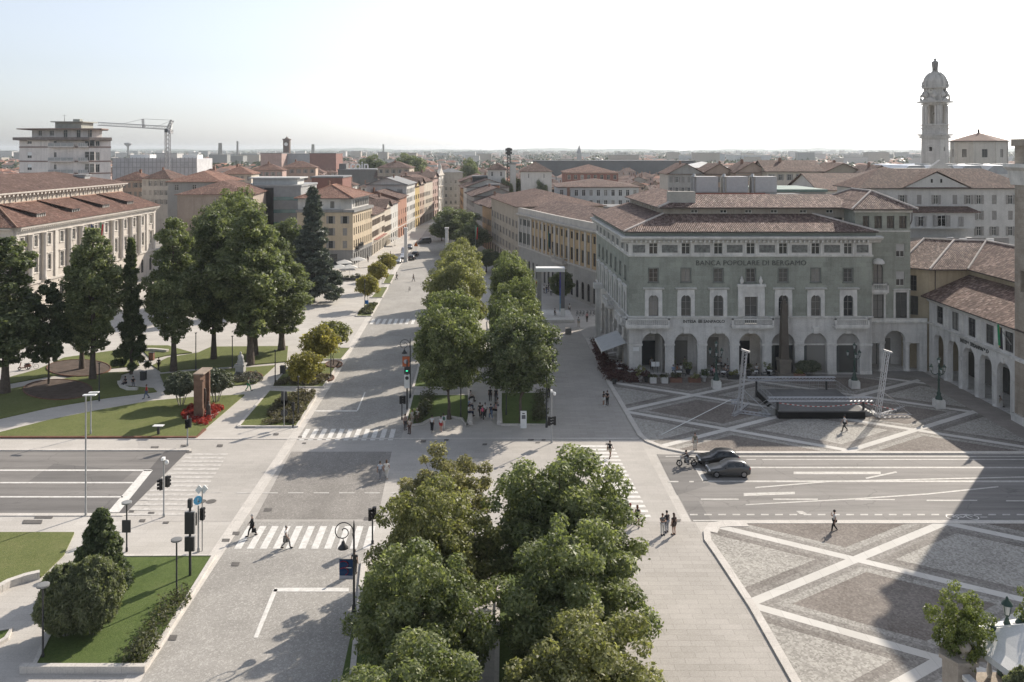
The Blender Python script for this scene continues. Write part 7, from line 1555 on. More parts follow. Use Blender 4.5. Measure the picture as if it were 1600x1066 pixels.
# ---------------------------------------------------------------- vehicles
tyre = M('tyre_rubber', (.018,.018,.018), .85, 0); rim_m = M('alloy_rim', (.28,.28,.29), .35, .05, 3, .7); head_m = M('headlamp_glass', (.55,.56,.58), .15, 0, 1, 0, .7); tail_m = M('red_tail_lamp', (.40,.02,.02), .3, 0); plate_m = M('number_plate', (.6,.6,.58), .5, 0)
def paintm(n, c): m, t, b = newmat(n); b.inputs['Base Color'].default_value = C4(c); b.inputs['Metallic'].default_value = .35; b.inputs['Roughness'].default_value = .32; b.inputs['Coat Weight'].default_value = .6; b.inputs['Coat Roughness'].default_value = .08; return m
cglass = M('car_glass', (.025,.03,.033), .06, 0, 1, 0, .7)
def car_meshes(kind, L, W2, H):
    # sections along x (front at -L/2): half width, sill z, belt z, roof half width, roof z
    if kind == 'hatch': S_ = [(0,.62,.34,.58,.5,.60),(.05,.74,.24,.70,.58,.72),(.17,.83,.2,.80,.62,.84),(.30,.86,.2,.88,.66,.95),(.33,.865,.2,.90,.66,.98),(.48,.87,.2,.92,.63,1.40),(.62,.87,.2,.94,.62,1.46),(.80,.86,.2,.97,.60,1.43),(.90,.84,.22,1.0,.56,1.30),(.97,.80,.26,1.02,.55,1.04),(1.0,.70,.36,.86,.5,.88)]
    else: S_ = [(0,.66,.36,.72,.55,.74),(.04,.78,.28,.88,.62,.90),(.14,.86,.24,1.0,.68,1.06),(.22,.88,.24,1.08,.70,1.15),(.34,.9,.24,1.15,.70,1.86),(.5,.9,.24,1.2,.72,1.95),(.8,.9,.24,1.2,.72,1.95),(.98,.88,.28,1.2,.70,1.88),(1.0,.84,.36,1.1,.66,1.5)]
    k = H/max(s[5] for s in S_); kw = W2/.87; mb = MB(); gl = MB(); rows = []
    for t, hw, z0, zb, rw, zr in S_:
        x = -L/2+t*L; hw *= kw; rw *= kw; z0 *= k; zb *= k; zr *= k
        rows.append([(x,-hw*.92,z0),(x,-hw,(z0+zb)/2),(x,-hw*.96,zb),(x,-rw,max(zr-.05,zb)),(x,-rw*.6,zr),(x,rw*.6,zr),(x,rw,max(zr-.05,zb)),(x,hw*.96,zb),(x,hw,(z0+zb)/2),(x,hw*.92,z0)])
    n = 10; vs = [p for r in rows for p in r]; fs = []; ms = []
    for i in range(len(rows)-1):
        for j in range(n-1): fs.append((i*n+j, (i+1)*n+j, (i+1)*n+j+1, i*n+j+1))
    mb.add(vs, [tuple(range(n))]+fs+[tuple((len(rows)-1)*n+j for j in range(n))[::-1]], 0, True)
    def pane(i0, i1, j0, j1, o, a=.08, b=.92, c=.1, d=.88):
        def pt(u, v):
            i = i0+(i1-i0)*u; ii = min(int(i), len(rows)-2); f = i-ii; j = j0+(j1-j0)*v; jj = min(int(j), n-2); g = j-jj
            q = [Vector(rows[ii][jj]).lerp(Vector(rows[ii][jj+1]), g), Vector(rows[ii+1][jj]).lerp(Vector(rows[ii+1][jj+1]), g)]; return q[0].lerp(q[1], f)
        o.poly([tuple(pt(a,c)+off), tuple(pt(b,c)+off), tuple(pt(b,d)+off), tuple(pt(a,d)+off)])
    ia = 4 if kind == 'hatch' else 3
    off = Vector((0,-.012,.004)); pane(ia+.75, ia+1.95, 2, 3, gl); pane(ia+2.0, ia+3.6, 2, 3, gl, .06, .94); off = Vector((0,.012,.004)); pane(ia+.75, ia+1.95, 7, 6, gl); pane(ia+2.0, ia+3.6, 7, 6, gl, .06, .94)
    off = Vector((-.012,0,.01)); pane(ia, ia+1, 3, 6, gl, .06, .93, .02, .98)
    off = Vector((.014,0,.006)); e = len(rows)-1; pane(e-2 if kind == 'hatch' else e-1, e-1 if kind == 'hatch' else e, 3, 6, gl, .12, .92, .04, .96)
    hl_ = []; 
    for s in (-1,1): m = MB(); m.blob((-L/2+.16,s*W2*.72,.62*k), .13, .17, .075, 8, 6); hl_.append(m.mesh('headlight', [head_m], uv=False))
    tl = []
    for s in (-1,1): m = MB(); m.blob((L/2-.12,s*W2*.80,.84*k), .10, .12, .11, 8, 6); tl.append(m.mesh('tail_light', [tail_m], uv=False))
    wh = MB(); r = .31; wh.lathe([(r*.6,-.1),(r,-.09),(r,.09),(r*.6,.1)], (0,0,0), 18); wr = MB(); wr.lathe([(r*.66,-.105),(r*.66,.105)], (0,0,0), 16); 
    for i in range(5): a = 6.283*i/5; wr.bar((0,0,.107),(r*.6*math.cos(a),r*.6*math.sin(a),.107),.05,.01); wr.bar((0,0,-.107),(r*.6*math.cos(a),r*.6*math.sin(a),-.107),.05,.01)
    gr = MB(); gr.box(-L/2-.01,-W2*.5,.34*k,-L/2+.06,W2*.5,.5*k); mi = []
    for s in (-1,1): m = MB(); m.blob((-L*.5+L*.40,s*(W2+.06),.95*k), .08, .09, .06, 8, 5); mi.append(m.mesh('door_mirror', [black], uv=False))
    st = MB(); st.box(-L*.3,-W2*.90,.2*k,L*.3,W2*.9,.24*k); 
    for s in (-1,1): st.bar((L*.02,s*W2*.985,.62*k),(L*.02,s*W2*.93,.25*k),.012,.012); st.bar((-L*.08,s*(W2*.975),.78*k),(-L*.02,s*(W2*.975),.78*k),.02,.03)
    pl = MB(); pl.box(-L/2-.015,-.26,.30*k,-L/2,.26,.41*k); pl.box(L/2-.01,-.26,.48*k,L/2+.02,.26,.59*k)
    return dict(body=mb.mesh('body', [], uv=False), gl=gl.mesh('windows', [cglass], uv=False), hl=hl_, tl=tl, tyre=wh.mesh('wheel', [tyre], uv=False), rim=wr.mesh('rim', [rim_m, ], uv=False), gr=gr.mesh('grille', [black], uv=False), mi=mi, st=st.mesh('door_trim', [black], uv=False), pl=pl.mesh('number_plate', [plate_m], uv=False), L=L, W=W2, r=r)
CARM = {'hatch': car_meshes('hatch', 4.05, .87, 1.46), 'van': car_meshes('van', 4.9, .95, 2.0)}
def car(name, label, x, y, rz, col, kind='hatch', group=None, s=1.0):
    d = CARM[kind]; t = thing(name, label, 'car' if kind == 'hatch' else 'van', (x,y,.02), R(rz), group); t.scale = (s,s,s)
    b = link('body', d['body'], t)
    if not len(d['body'].materials): d['body'].materials.append(col)
    b.material_slots[0].link = 'OBJECT'; b.material_slots[0].material = col
    for k in ('gl','gr','st','pl'): link(d[k].name.split('.')[0], d[k], t)
    for k in ('hl','tl','mi'):
        for m in d[k]: link(m.name.split('.')[0], m, t)
    for sx in (-.31,.33):
        for sy in (-1,1): w1 = link('wheel', d['tyre'], t, (sx*d['L'],sy*(d['W']-.09),d['r'])); w1.rotation_euler = (R(90),0,0); link('rim', d['rim'], w1)
    return t
pb, pg, pw, ps = paintm('black_car_paint', (.012,.012,.014)), paintm('grey_car_paint', (.075,.075,.075)), paintm('white_car_paint', (.6,.6,.6)), paintm('silver_car_paint', (.34,.35,.36))
x, y = P(1137,742); car('parked_car', 'dark grey hatchback waiting at the stop line, nearer of two cars', x, y, 0, pg)
x, y = P(1122,727); car('parked_car', 'black hatchback waiting at the stop line, farther of two beside the kerb', x, y+.3, 0, pb)
for px, py, c, k, rz, lb in ((622,411,ps,'hatch',92,'silver car parked at the near end of the far kerb row'),(629,404,pw,'hatch',92,'white car parked behind the silver car up the avenue'),(632,397,pw,'van',92,'white van parked up the avenue behind the white car'),(644,406,pb,'hatch',-92,'black car driving away up the avenue, nearer of two'),(649,400,pb,'hatch',-92,'black car driving away up the avenue, farther of two'),(662,381,pg,'van',35,'dark delivery van turning across the street end'),(640,389,pg,'hatch',92,'dark grey car parked beyond the white van')):
    x, y = P(px,py); car('parked_car' if k == 'hatch' else 'delivery_van', lb, x, y, rz, c, k)
def wheel_ring(mb, c, r, t, n=18, mi=0):
    for i in range(n):
        a, b = 2*math.pi*i/n, 2*math.pi*(i+1)/n; mb.tube((c[0]+r*math.cos(a),c[1],c[2]+r*math.sin(a)),(c[0]+r*math.cos(b),c[1],c[2]+r*math.sin(b)),t,t,6,mi,False)
x, y = P(1073,729); mt = thing('motorcycle', 'black and silver motorcycle with rider stopped ahead of the two cars', 'motorcycle', (x,y,.02))
for dx in (-.72,.70):
    m2 = MB(); wheel_ring(m2, (dx,0,.31), .26, .055); w1 = m2.build('wheel', tyre, mt, world=False)
    m2 = MB(); wheel_ring(m2, (dx,0,.31), .20, .015); m2.tube((dx,-.05,.31),(dx,.05,.31),.05,.05,8)
    for i in range(5): a = 6.28*i/5; m2.bar((dx,0,.31),(dx+.2*math.cos(a),0,.31+.2*math.sin(a)),.03,.02)
    m2.build('rim', rim_m, w1, world=False)
m2 = MB(); m2.blob((-.12,0,.86), .30, .16, .15, 10, 6); m2.build('fuel_tank', ps, mt, world=False)
m2 = MB(); m2.box(-.25,-.14,.35,.22,.14,.62); m2.blob((0,0,.5), .28, .2, .18, 8, 5); m2.path([(.1,-.16,.36),(.5,-.18,.36),(.85,-.2,.5)], .045, 8); m2.build('engine', metal_dark, mt, world=False)
m2 = MB(); m2.path([(-.5,0,1.0),(-.2,0,.8),(.35,0,.75),(.70,0,.31)], .04, 6); m2.path([(-.72,-.09,.31),(-.48,-.09,1.02)], .03, 6); m2.path([(-.72,.09,.31),(-.48,.09,1.02)], .03, 6); m2.build('frame', metal_grey, mt, world=False)
m2 = MB(); m2.blob((.42,0,.84), .42, .14, .08, 10, 5); m2.build('saddle', black, mt, world=False); m2 = MB(); m2.path([(-.36,-.36,1.06),(-.46,-.15,1.08),(-.46,.15,1.08),(-.36,.36,1.06)], .022, 6); m2.build('handlebar', black, mt, world=False)
m2 = MB(); m2.blob((-.6,0,.93), .10, .1, .1, 8, 6); m2.build('headlight', head_m, mt, world=False); m2 = MB(); m2.blob((-.72,0,.60), .3, .07, .05, 8, 4); m2.blob((.78,0,.68), .25, .08, .05, 8, 4); m2.build('mudguard', black, mt, world=False)
def bicycle(px, py, label, rz, z=0.0, group=None):
    x, y = P(px,py,z); t = thing('bicycle', label, 'bicycle', (x,y,z), R(rz), group)
    for dx in (-.52,.52): m2 = MB(); wheel_ring(m2, (dx,0,.34), .33, .022, 16); m2.build('wheel', tyre, t, world=False)
    m2 = MB(); m2.path([(-.52,0,.34),(-.38,0,.82),(-.1,0,.28),(.15,0,.8),(-.36,0,.74)], .02, 5); m2.path([(-.1,0,.28),(.52,0,.34),(.13,0,.74)], .018, 5); m2.build('frame', metal_dark, t, world=False)
    m2 = MB(); m2.blob((.17,0,.86), .13, .06, .04, 8, 4); m2.build('saddle', black, t, world=False); m2 = MB(); m2.path([(-.38,0,.8),(-.42,0,.98)], .018, 5); m2.path([(-.34,-.27,1.0),(-.43,-.1,.99),(-.43,.1,.99),(-.34,.27,1.0)], .016, 5); m2.build('handlebar', black, t, world=False)
bicycle(675,675,'bicycle held by the white topped person at the far median tip',95)
for i, px in enumerate((902,907,912,918,923,928)): bicycle(px, 493, 'bicycle parked in the rack row beside the bank corner pillar', 70, group='bicycles in the rack')
bicycle(50,577,'bicycle leaning near the left lime beside the park edge',20); bicycle(640,455,'bicycle like two wheeler standing by the far median, left of the yellow trees',80)
x, y = P(38,578); sc_ = thing('motor_scooter', 'brown motor scooter parked on the park edge at far left', 'scooter', (x,y,0), R(20))
for dx in (-.6,.55): m2 = MB(); wheel_ring(m2, (dx,0,.24), .17, .07, 14); m2.build('wheel', tyre, sc_, world=False)
m2 = MB(); m2.blob((.4,0,.55), .48, .22, .24, 10, 6); m2.bar((-.45,0,.3),(.2,0,.3),.3,.1); m2.bar((-.6,0,.3),(-.42,0,1.0),.3,.1); m2.build('body', M('scooter_paint', (.20,.10,.07), .4, .1), sc_, world=False); m2 = MB(); m2.blob((.35,0,.82), .42, .15, .08, 10, 5); m2.build('saddle', black, sc_, world=False); m2 = MB(); m2.bar((-.42,-.32,1.06),(-.42,.32,1.06),.05,.05); m2.build('handlebar', black, sc_, world=False)

# ---------------------------------------------------------------- lamps, signals, signs
def at(px, py): x, y = P(px,py); return x, y
def disc_lamp(px, py, ytop, label, panel=False):
    x, y = P(px,py); h = Z(ytop,y); t = thing('street_lamp', label, 'street lamp', (x,y,0), 0, 'round disc lamps'); m2 = MB(); m2.lathe([(.09,0),(.09,.3),(.06,.35),(.055,h-.1)], (0,0,0), 10); m2.build('pole', metal_dark, t, world=False)
    m2 = MB(); m2.lathe([(.07,h-.16),(.10,h-.10),(.37,h-.08),(.38,h+.03),(.3,h+.05),(0,h+.06)], (0,0,0), 18, 0, False); m2.build('lamp_head', metal_grey if panel else M('lamp_disc', (.2,.2,.195), .5, .1) if 'lamp_disc' not in bpy.data.materials else bpy.data.materials['lamp_disc'], t, world=False)
    if panel: m2 = MB(); m2.box(-.33,-.1,1.5,.33,-.02,2.45); m2.build('sign_panel', metal_dark, t, world=False)
disc_lamp(276,935,843,'round disc lamp on the near lawn, left of the black sign boards'); disc_lamp(67,1030,914,'round disc lamp in front of the leafy shrub at bottom left'); disc_lamp(198,862,785,'round disc lamp with black panel behind the cone bush',True)
def slim_lamp(px, py, ytop, label, flat=True):
    x, y = P(px,py); h = Z(ytop,y); t = thing('street_lamp', label, 'street lamp', (x,y,0)); m2 = MB(); m2.lathe([(.10,0),(.1,.5),(.075,.55),(.06,h)], (0,0,0), 10); m2.build('pole', metal_grey if flat else metal_dark, t, world=False)
    m2 = MB()
    if flat: m2.bar((-.15,-.1,h),(.95,-.15,h+.05),.34,.09)
    else: m2.lathe([(.07,h-.12),(.16,h-.06),(.17,h),(0,h+.03)], (0,0,0), 12)
    m2.build('lamp_head', white_pl if flat else metal_dark, t, world=False)
slim_lamp(134,806,617,'very tall slim grey street lamp beside the left road'); slim_lamp(142,680,613,'short slim lamp with flat head at the park lawn edge')
for px, py, yt, lb in ((466,651,588,'slim black park lamp in the lawn bed by the avenue kerb'),(430,603,547,'slim black park lamp left of the second yellow tree'),(306,578,520,'slim black park lamp between the limes behind the shrubs'),(363,577,525,'slim black park lamp left of the statue'),(155,627,567,'thin park lamp beside the mulch bed path'),(517,590,540,'slim black lamp beside the third small tree'),(720,653,592,'thin lamp in the far median beside the left trunk'),(791,650,585,'thin lamp in the far median beside the right trunk'),(570,490,437,'slim lamp by the blue sign in the far avenue bed')): slim_lamp(px, py, yt, lb, False)
def heads(root, spots, body=black):
    for (dx, dz, rz, lit) in spots:
        m2 = MB(); m2.box(-.15,-.13,dz-.45,.15,.13,dz+.45)
        for k in (-.3,0,.3): m2.tube((0,-.13,dz+k),(0,-.30,dz+k+.02),.105,.115,10,0,False); m2.poly([(-.1+.2*(.5+.5*math.cos(a)),-.131,dz+k+.1*math.sin(a)) for a in [i*.785 for i in range(8)]], 2 if (k > .1 and lit == 'r') else 3 if (k < -.1 and lit == 'g') else 1)
        o = m2.build('signal_head', [body, dark_in, LR, LGR], root, world=False); o.location = (dx,0,0); o.rotation_euler = (0,0,R(rz))
def EMIT(n, c, s): m, t, b = newmat(n); b.inputs['Base Color'].default_value = C4(c); b.inputs['Emission Color'].default_value = C4(c); b.inputs['Emission Strength'].default_value = s; return m
LR, LGR = EMIT('red_signal_light', (.8,.05,.03), 1.2), EMIT('green_signal_light', (.05,.7,.35), 1.2)
def signal(px, py, ytop, label, spots, cam_=False, grey=True):
    x, y = P(px,py); h = Z(ytop,y); t = thing('traffic_light', label, 'traffic light', (x,y,0)); m2 = MB(); m2.lathe([(.11,0),(.11,.25),(.065,.3),(.06,h)], (0,0,0), 10); m2.build('pole', metal_grey if grey else metal_dark, t, world=False); heads(t, spots)
    if cam_: m2 = MB(); m2.bar((0,0,h),(.3,-.1,h-.05),.06,.06); m2.lathe([(0,-.35),(.13,-.3),(.16,-.16),(.12,0),(0,.05)], (.3,-.1,h-.05), 10); m2.box(-.12,-.3,h,.1,.1,h+.2); m2.build('camera', white_pl, t, world=False)
    return t
signal(256,808,718,'grey traffic light pole with white camera on top beside the left crossing',[(-.25,2.75,-60,''),(.3,3.0,150,'')],True)
t = signal(310,862,790,'traffic light pole with blue arrow disc at the near left corner',[(-.28,2.5,10,'g'),(.3,2.9,170,'')]); m2 = MB(); m2.tube((-.02,-.10,4.0),(.02,-.14,4.0),.34,.34,18); m2.build('blue_sign', M('sign_blue', (.12,.42,.66), .4, 0), t, world=False); m2 = MB(); m2.box(-.02,-.16,3.82,.04,-.14,4.18); m2.add([(-.13,-.15,3.98),(.15,-.15,3.98),(.01,-.15,3.78)], [(0,1,2),(2,1,0)]); m2.build('arrow', white_pl, t, world=False)
x, y = P(316,861); t = thing('direction_sign', 'slim pole with two small white plates above the blue arrow sign', 'sign', (x,y,0)); h = Z(764,y); m2 = MB(); m2.tube((0,0,0),(0,0,h),.045,.045,8); m2.build('pole', metal_grey, t, world=False)
for dx in (-.26,.14): m2 = MB(); m2.bar((dx-.14,.0,h-.25),(dx+.2,-.1,h+.2),.05,.42); m2.build('sign_plate', white_pl, t, world=False)
signal(293,697,650,'traffic light at the park corner by the red flowers',[(-.1,2.3,20,''),(.22,2.4,180,'')]); signal(582,850,806,'dark traffic light in front of the near left tree',[(-.2,2.3,100,''),(.15,2.45,0,'')],False,False); signal(862,692,612,'grey traffic light pole with white dome camera before the promenade',[(-.28,2.3,90,'r'),(.32,2.35,-90,'')],True); signal(458,668,628,'traffic light in the planted corner of the avenue',[(0,2.3,180,'')],False,False); signal(628,656,624,'traffic light at the left tip of the far median',[(-.1,2.3,170,''),(.28,2.3,-70,'')],False,False)
x, y = P(297,902); t = thing('sign_post', 'dark post with two stacked black sign boards on the near lawn', 'sign', (x,y,0)); h = Z(781,y); m2 = MB(); m2.lathe([(.1,0),(.09,h)], (0,0,0), 10); m2.build('pole', metal_dark, t, world=False); m2 = MB(); m2.box(-.14,-.14,h-.55,.14,.14,h+.05); m2.build('sensor_box', metal_dark, t, world=False)
for a, b in ((3.2,4.75),(1.95,2.95)): m2 = MB(); m2.box(-.33,-.2,a,.33,-.1,b,0); m2.box(-.36,-.09,a-.03,.36,.09,b+.03,1); m2.build('sign_board', [metal_dark, metal_grey], t, world=False)
x, y = P(444,668); t = thing('sign_post', 'road sign seen from behind in the avenue lawn bed', 'sign', (x,y,0)); h = Z(612,y); m2 = MB(); m2.tube((0,0,0),(0,0,h),.05,.05,8); m2.build('pole', metal_grey, t, world=False); m2 = MB(); m2.box(-.36,.05,h-1.0,.3,.09,h); m2.add([(-.45,.06,h-1.0),(.45,.06,h-1.0),(0,.06,h-1.8)], [(0,1,2),(2,1,0)]); m2.tube((0,.05,h-2.4),(0,.09,h-2.4),.4,.4,16); m2.build('sign_plate', metal_dark, t, world=False)
x, y = P(636,640); t = thing('sign_post', 'dark post with lit green cross display and white notice beside the far median', 'sign', (x,y,0)); h = Z(563,y); m2 = MB(); m2.lathe([(.1,0),(.08,h)], (0,0,0), 10); m2.build('pole', metal_dark, t, world=False); m2 = MB(); m2.box(-.32,-.12,h-1.6,.32,.12,h-.8); m2.build('display_box', metal_dark, t, world=False); m2 = MB(); m2.box(-.12,-.14,h-1.3,.12,-.121,h-1.2); m2.build('display', LGR, t, world=False); m2 = MB(); m2.box(-.32,-.1,h-3.3,.32,-.02,h-1.75); m2.build('notice_board', white_pl, t, world=False); m2 = MB(); m2.lathe([(.22,0),(.22,.02)], (0,0,0), 16); o = m2.build('emblem_ring', metal_dark, t, world=False); o.location = (0,-.1,h-2.1); o.rotation_euler = (R(90),0,0)
def scroll_lamp(px, py, ytop, label, side=-1, banner=None):
    x, y = P(px,py); h = Z(ytop,y); t = thing('street_lamp', label, 'street lamp', (x,y,0)); m2 = MB(); m2.lathe([(.14,0),(.14,.4),(.08,.6),(.06,h-.1),(.02,h+.25)], (0,0,0), 10); m2.build('pole', metal_dark, t, world=False)
    m2 = MB(); pts = []
    for i in range(15): a = -.1+i*.30; r0 = .66-.010*i; pts.append((side*(.70-r0*math.cos(a)), 0, h-.5+r0*math.sin(a)))
    for i in range(12): a = -.1+14*.30+i*.42; r0 = .5-.035*i; pts.append((side*(.70-r0*math.cos(a)), 0, h-.5+r0*math.sin(a)))
    m2.path(pts, .035, 6); m2.tube((side*.72,0,h-1.0),(side*.72,0,h-1.15),.03,.03,6); m2.bar((0,0,h-1.1),(side*.12,0,h-.6),.04,.04); m2.build('scroll_arm', metal_dark, t, world=False)
    m2 = MB(); m2.lathe([(.09,h-1.15),(.15,h-1.35),(.34,h-1.55),(.36,h-1.62),(0,h-1.64)], (side*.72,0,0), 14); m2.build('lamp_shade', metal_dark, t, world=False)
    if banner:
        b0, b1, cols, txt = banner; w0, w1 = (side*.98, side*.08); w0, w1 = min(w0,w1), max(w0,w1); m2 = MB(); n = 6
        for i in range(n): za, zb = b0+(b1-b0)*i/n, b0+(b1-b0)*(i+1)/n; dy = lambda k: .03*math.sin(k*1.3); m2.add([(w0,dy(i),za),(w1,0,za),(w1,0,zb),(w0,dy(i+1),zb)], [(0,1,2,3),(3,2,1,0)], 1 if i == 0 and len(cols) > 2 else 0)
        o = m2.build('banner', [cols[0], cols[-1]], t, world=False)
        m2 = MB()
        if txt:
            cx = (w0+w1)/2-.05; cz = (b0+b1)/2+.12; ring = [(.34*math.cos(a)*.9,.36*math.sin(a)) for a in [k*.3-1.2 for k in range(13)]]
            for (a, b), (c, d) in zip(ring, ring[1:]): m2.bar((cx-.1+a,-.045,cz+.22+b*.6),(cx-.1+c,-.045,cz+.22+d*.6),.11,.02)
            for (a, b), (c, d) in zip(ring, ring[1:]): m2.bar((cx-.1+a,-.045,cz-.25+b*.7),(cx-.1+c,-.045,cz-.25+d*.7),.11,.02)
            m2.build('emblem', cols[1], o, world=False)
            for k in range(7): pass
            m3 = MB(); m3.box(cx-.02,-.05,cz-.03,cx+.42,-.044,cz+.03); m3.build('caption_line', white_pl, o, world=False)
        else: m2.lathe([(.16,0),(.28,0),(.28,.03),(.16,.03)], (0,0,0), 16); q = m2.build('emblem', cols[1], o, world=False); q.location = ((w0+w1)/2,-.06,(b0+b1)/2); q.rotation_euler = (R(90),0,0)
        m2 = MB(); m2.bar((0,0,b1),(side*1.0,0,b1),.03,.03); m2.bar((0,0,b0),(side*1.0,0,b0),.03,.03); m2.build('banner_rods', metal_dark, t, world=False)
    return t
bblue, bred, bwht = M('banner_blue', (.02,.06,.14), .7, 0), M('banner_red', (.32,.02,.04), .7, 0), M('banner_grey', (.45,.45,.48), .7, 0)
x, y = P(553,957); scroll_lamp(553, 957, 819, 'black scroll lamp with blue and red banner beside the near left tree', -1, (Z(905,y), Z(874,y), (bblue,bred,bwht), True))
y = P(641,622)[1]; scroll_lamp(641, 622, 532, 'black scroll lamp with small orange banner at the left edge of the far median', -1, (Z(573,y), Z(557,y), (M('banner_orange', (.5,.13,.05), .7, 0),bwht), False)); scroll_lamp(854, 668, 545, 'black scroll lamp at the promenade edge of the far median', 1)
grn_l = M('dark_green_cast_iron', (.035,.065,.052), .5, .15, 3); lan_g = M('frosted_lantern_glass', (.42,.43,.42), .2, .1, 3, 0, .5)
def lantern(mb, gl, c, s=1.0):
    x, y, z = c; mb.lathe([(.06*s,0),(.11*s,.08*s),(.13*s,.12*s)], c, 8); gl.lathe([(.12*s,.13*s),(.2*s,.55*s)], c, 8)
    for i in range(4): a = i*math.pi/2+.4; mb.tube((x+.125*s*math.cos(a),y+.125*s*math.sin(a),z+.13*s),(x+.205*s*math.cos(a),y+.205*s*math.sin(a),z+.55*s),.018*s,.018*s,4)
    mb.lathe([(.25*s,.55*s),(.16*s,.7*s),(.06*s,.78*s),(.07*s,.84*s),(0,.95*s)], c, 8)
def ornate(x, y, z0, h, label, base=True, arms=3, s=1.0):
    t = thing('ornate_lamp', label, 'street lamp', (x,y,z0), 0, None); m2 = MB(); b = 1.0 if base else 0
    if base: q = MB(); q.box(-.55,-.55,0,.55,.55,.85); q.box(-.5,-.5,.85,.5,.5,1.0); q.build('stone_base', trim, t, world=False)
    m2.lathe([(.42,b),(.38,b+.25),(.22,b+.5),(.26,b+.7),(.14,b+.95),(.12,b+2.2),(.16,b+2.3),(.09,b+2.45),(.07,h-1.3),(.13,h-1.2),(.05,h-.95)], (0,0,0), 10); m2.build('pole', grn_l, t, world=False)
    m2 = MB(); gls = []; G = lambda: gls.append(MB()) or gls[-1]; lantern(m2, G(), (0,0,h-.95), s)
    for k in range(arms):
        a = k*2*math.pi/arms+.35; c_, s_ = math.cos(a), math.sin(a); m2.path([(0,0,h-2.0),(.35*c_,.35*s_,h-2.25),(.7*c_,.7*s_,h-2.2),(.85*c_,.85*s_,h-1.95)], .045, 6); lantern(m2, G(), (.85*c_,.85*s_,h-1.95), s)
    m2.build('lantern_frame', grn_l, t, world=False); [g.build('lantern_glass', lan_g, t, world=False) for g in gls]
for px, py, yt, lb in ((1119,606,532,'green ornate lamp on stone block before the cafe arches'),(1335,606,535,'green ornate lamp on stone block before the corner arch'),(1467,637,557,'green ornate lamp on stone block before the arcade wing')): x, y = P(px,py,.11); ornate(x, y, .11, Z(yt,y)-.1, lb)
# ---------------------------------------------------------------- square: obelisk, stage, cafe, frame
x, y = P(1225,588,.11); t = thing('obelisk', 'slim dark brown stone obelisk before the bank arcade', 'obelisk', (x,y,.11)); m2 = MB(); h = Z(467,y); ob = M('brown_obelisk_stone', (.105,.088,.072), .8, .2, 1)
m2.add([(-.55,-.55,2.4),(.55,-.55,2.4),(.55,.55,2.4),(-.55,.55,2.4),(-.36,-.36,h-.9),(.36,-.36,h-.9),(.36,.36,h-.9),(-.36,.36,h-.9),(0,0,h)], [(0,1,5,4),(1,2,6,5),(2,3,7,6),(3,0,4,7),(4,5,8),(5,6,8),(6,7,8),(7,4,8)]); m2.build('shaft', ob, t, world=False)
m2 = MB(); m2.box(-1.0,-1.0,0,1.0,1.0,.6); m2.box(-.75,-.75,.6,.75,.75,2.1); m2.box(-.85,-.85,2.1,.85,.85,2.4); m2.build('pedestal', M('pedestal_stone', (.17,.15,.125), .85, .2, 1), t, world=False)
alu = M('aluminium_truss', (.52,.52,.53), .35, .1, 3, .6)
sx0, sx1, sy0, sy1, sz = 30.6, 40.6, 98.0, 107.0, 1.0
st = thing('stage', 'low black open air stage with railings and stairs before the bank', 'stage', (sx0,sy0,.11)); m2 = MB(); m2.box(sx0,sy0,sz-.12,sx1,sy1,sz); m2.build('deck', BR('stage_deck_boards', (.15,.145,.14), (.19,.185,.18), (.06,.06,.06), 2, 1, .02, coord='POS'), st); m2 = MB(); m2.box(sx0+.05,sy0+.05,.11,sx1-.05,sy1-.05,sz-.125); m2.build('skirt', M('black_stage_cloth', (.008,.008,.008), .95, 0), st)
def rail(pts, n=5, hh=1.1):
    m2 = MB()
    for a, b in zip(pts, pts[1:]):
        a = Vector(a); b = Vector(b); k = max(1,int((b-a).length/1.0)); up = Vector((0,0,hh))
        for z in (hh, hh*.55, .12): m2.tube(a+Vector((0,0,z)), b+Vector((0,0,z)), .028, .028, 5)
        for i in range(k+1): p = a.lerp(b, i/k); m2.tube(p, p+up, .03, .03, 5)
        for i in range(k*4): p = a.lerp(b, i/(k*4)); m2.tube(p+Vector((0,0,.12)), p+up, .012, .012, 4, 0, False)
    m2.build('railing', metal_grey, st)
rail([(sx0,sy0+2.5,sz),(sx0,sy1,sz),(sx1,sy1,sz),(sx1,sy0+3.5,sz)])
for s_, xb in ((-1,sx0),(1,sx1)):
    m2 = MB()
    for k in range(5): m2.box(min(xb,xb+s_*.32*(k+1)) if 0 else min(xb+s_*.32*k,xb+s_*.32*(k+1)), sy0+1.2, .11, max(xb+s_*.32*k,xb+s_*.32*(k+1)), sy0+2.4, sz-.17*k-.05)
    for yy in (sy0+1.2, sy0+2.4): m2.tube((xb,yy,sz+1),(xb+s_*1.6,yy,1.0),.03,.03,5); m2.tube((xb,yy,sz+.55),(xb+s_*1.6,yy,.6),.025,.025,5); m2.tube((xb+s_*1.6,yy,.1),(xb+s_*1.6,yy,1.05),.03,.03,5)
    m2.build('stairs', metal_grey, st)
tr = M('stage_truss_red_tape', (.5,.1,.08), .7, 0)
m2 = MB(); n = 46
for i in range(n): xa = sx0+.3+(sx1+3.4-sx0)*i/n; xb = sx0+.3+(sx1+3.4-sx0)*(i+1)/n; zf = lambda q: sz+.75-.45*math.sin(math.pi*min(1,(q-sx0)/(sx1-sx0)))-.02*max(0,q-sx1)*10; m2.bar((xa,sy0+.8-.12*max(0,xa-sx1),zf(xa)),(xb,sy0+.8-.12*max(0,xb-sx1),zf(xb)),.02,.08,i%2)
o = m2.build('barrier_tape', [tr, white_pl]); tag(o, 'red and white barrier tape sagging across the stage front', 'tape')
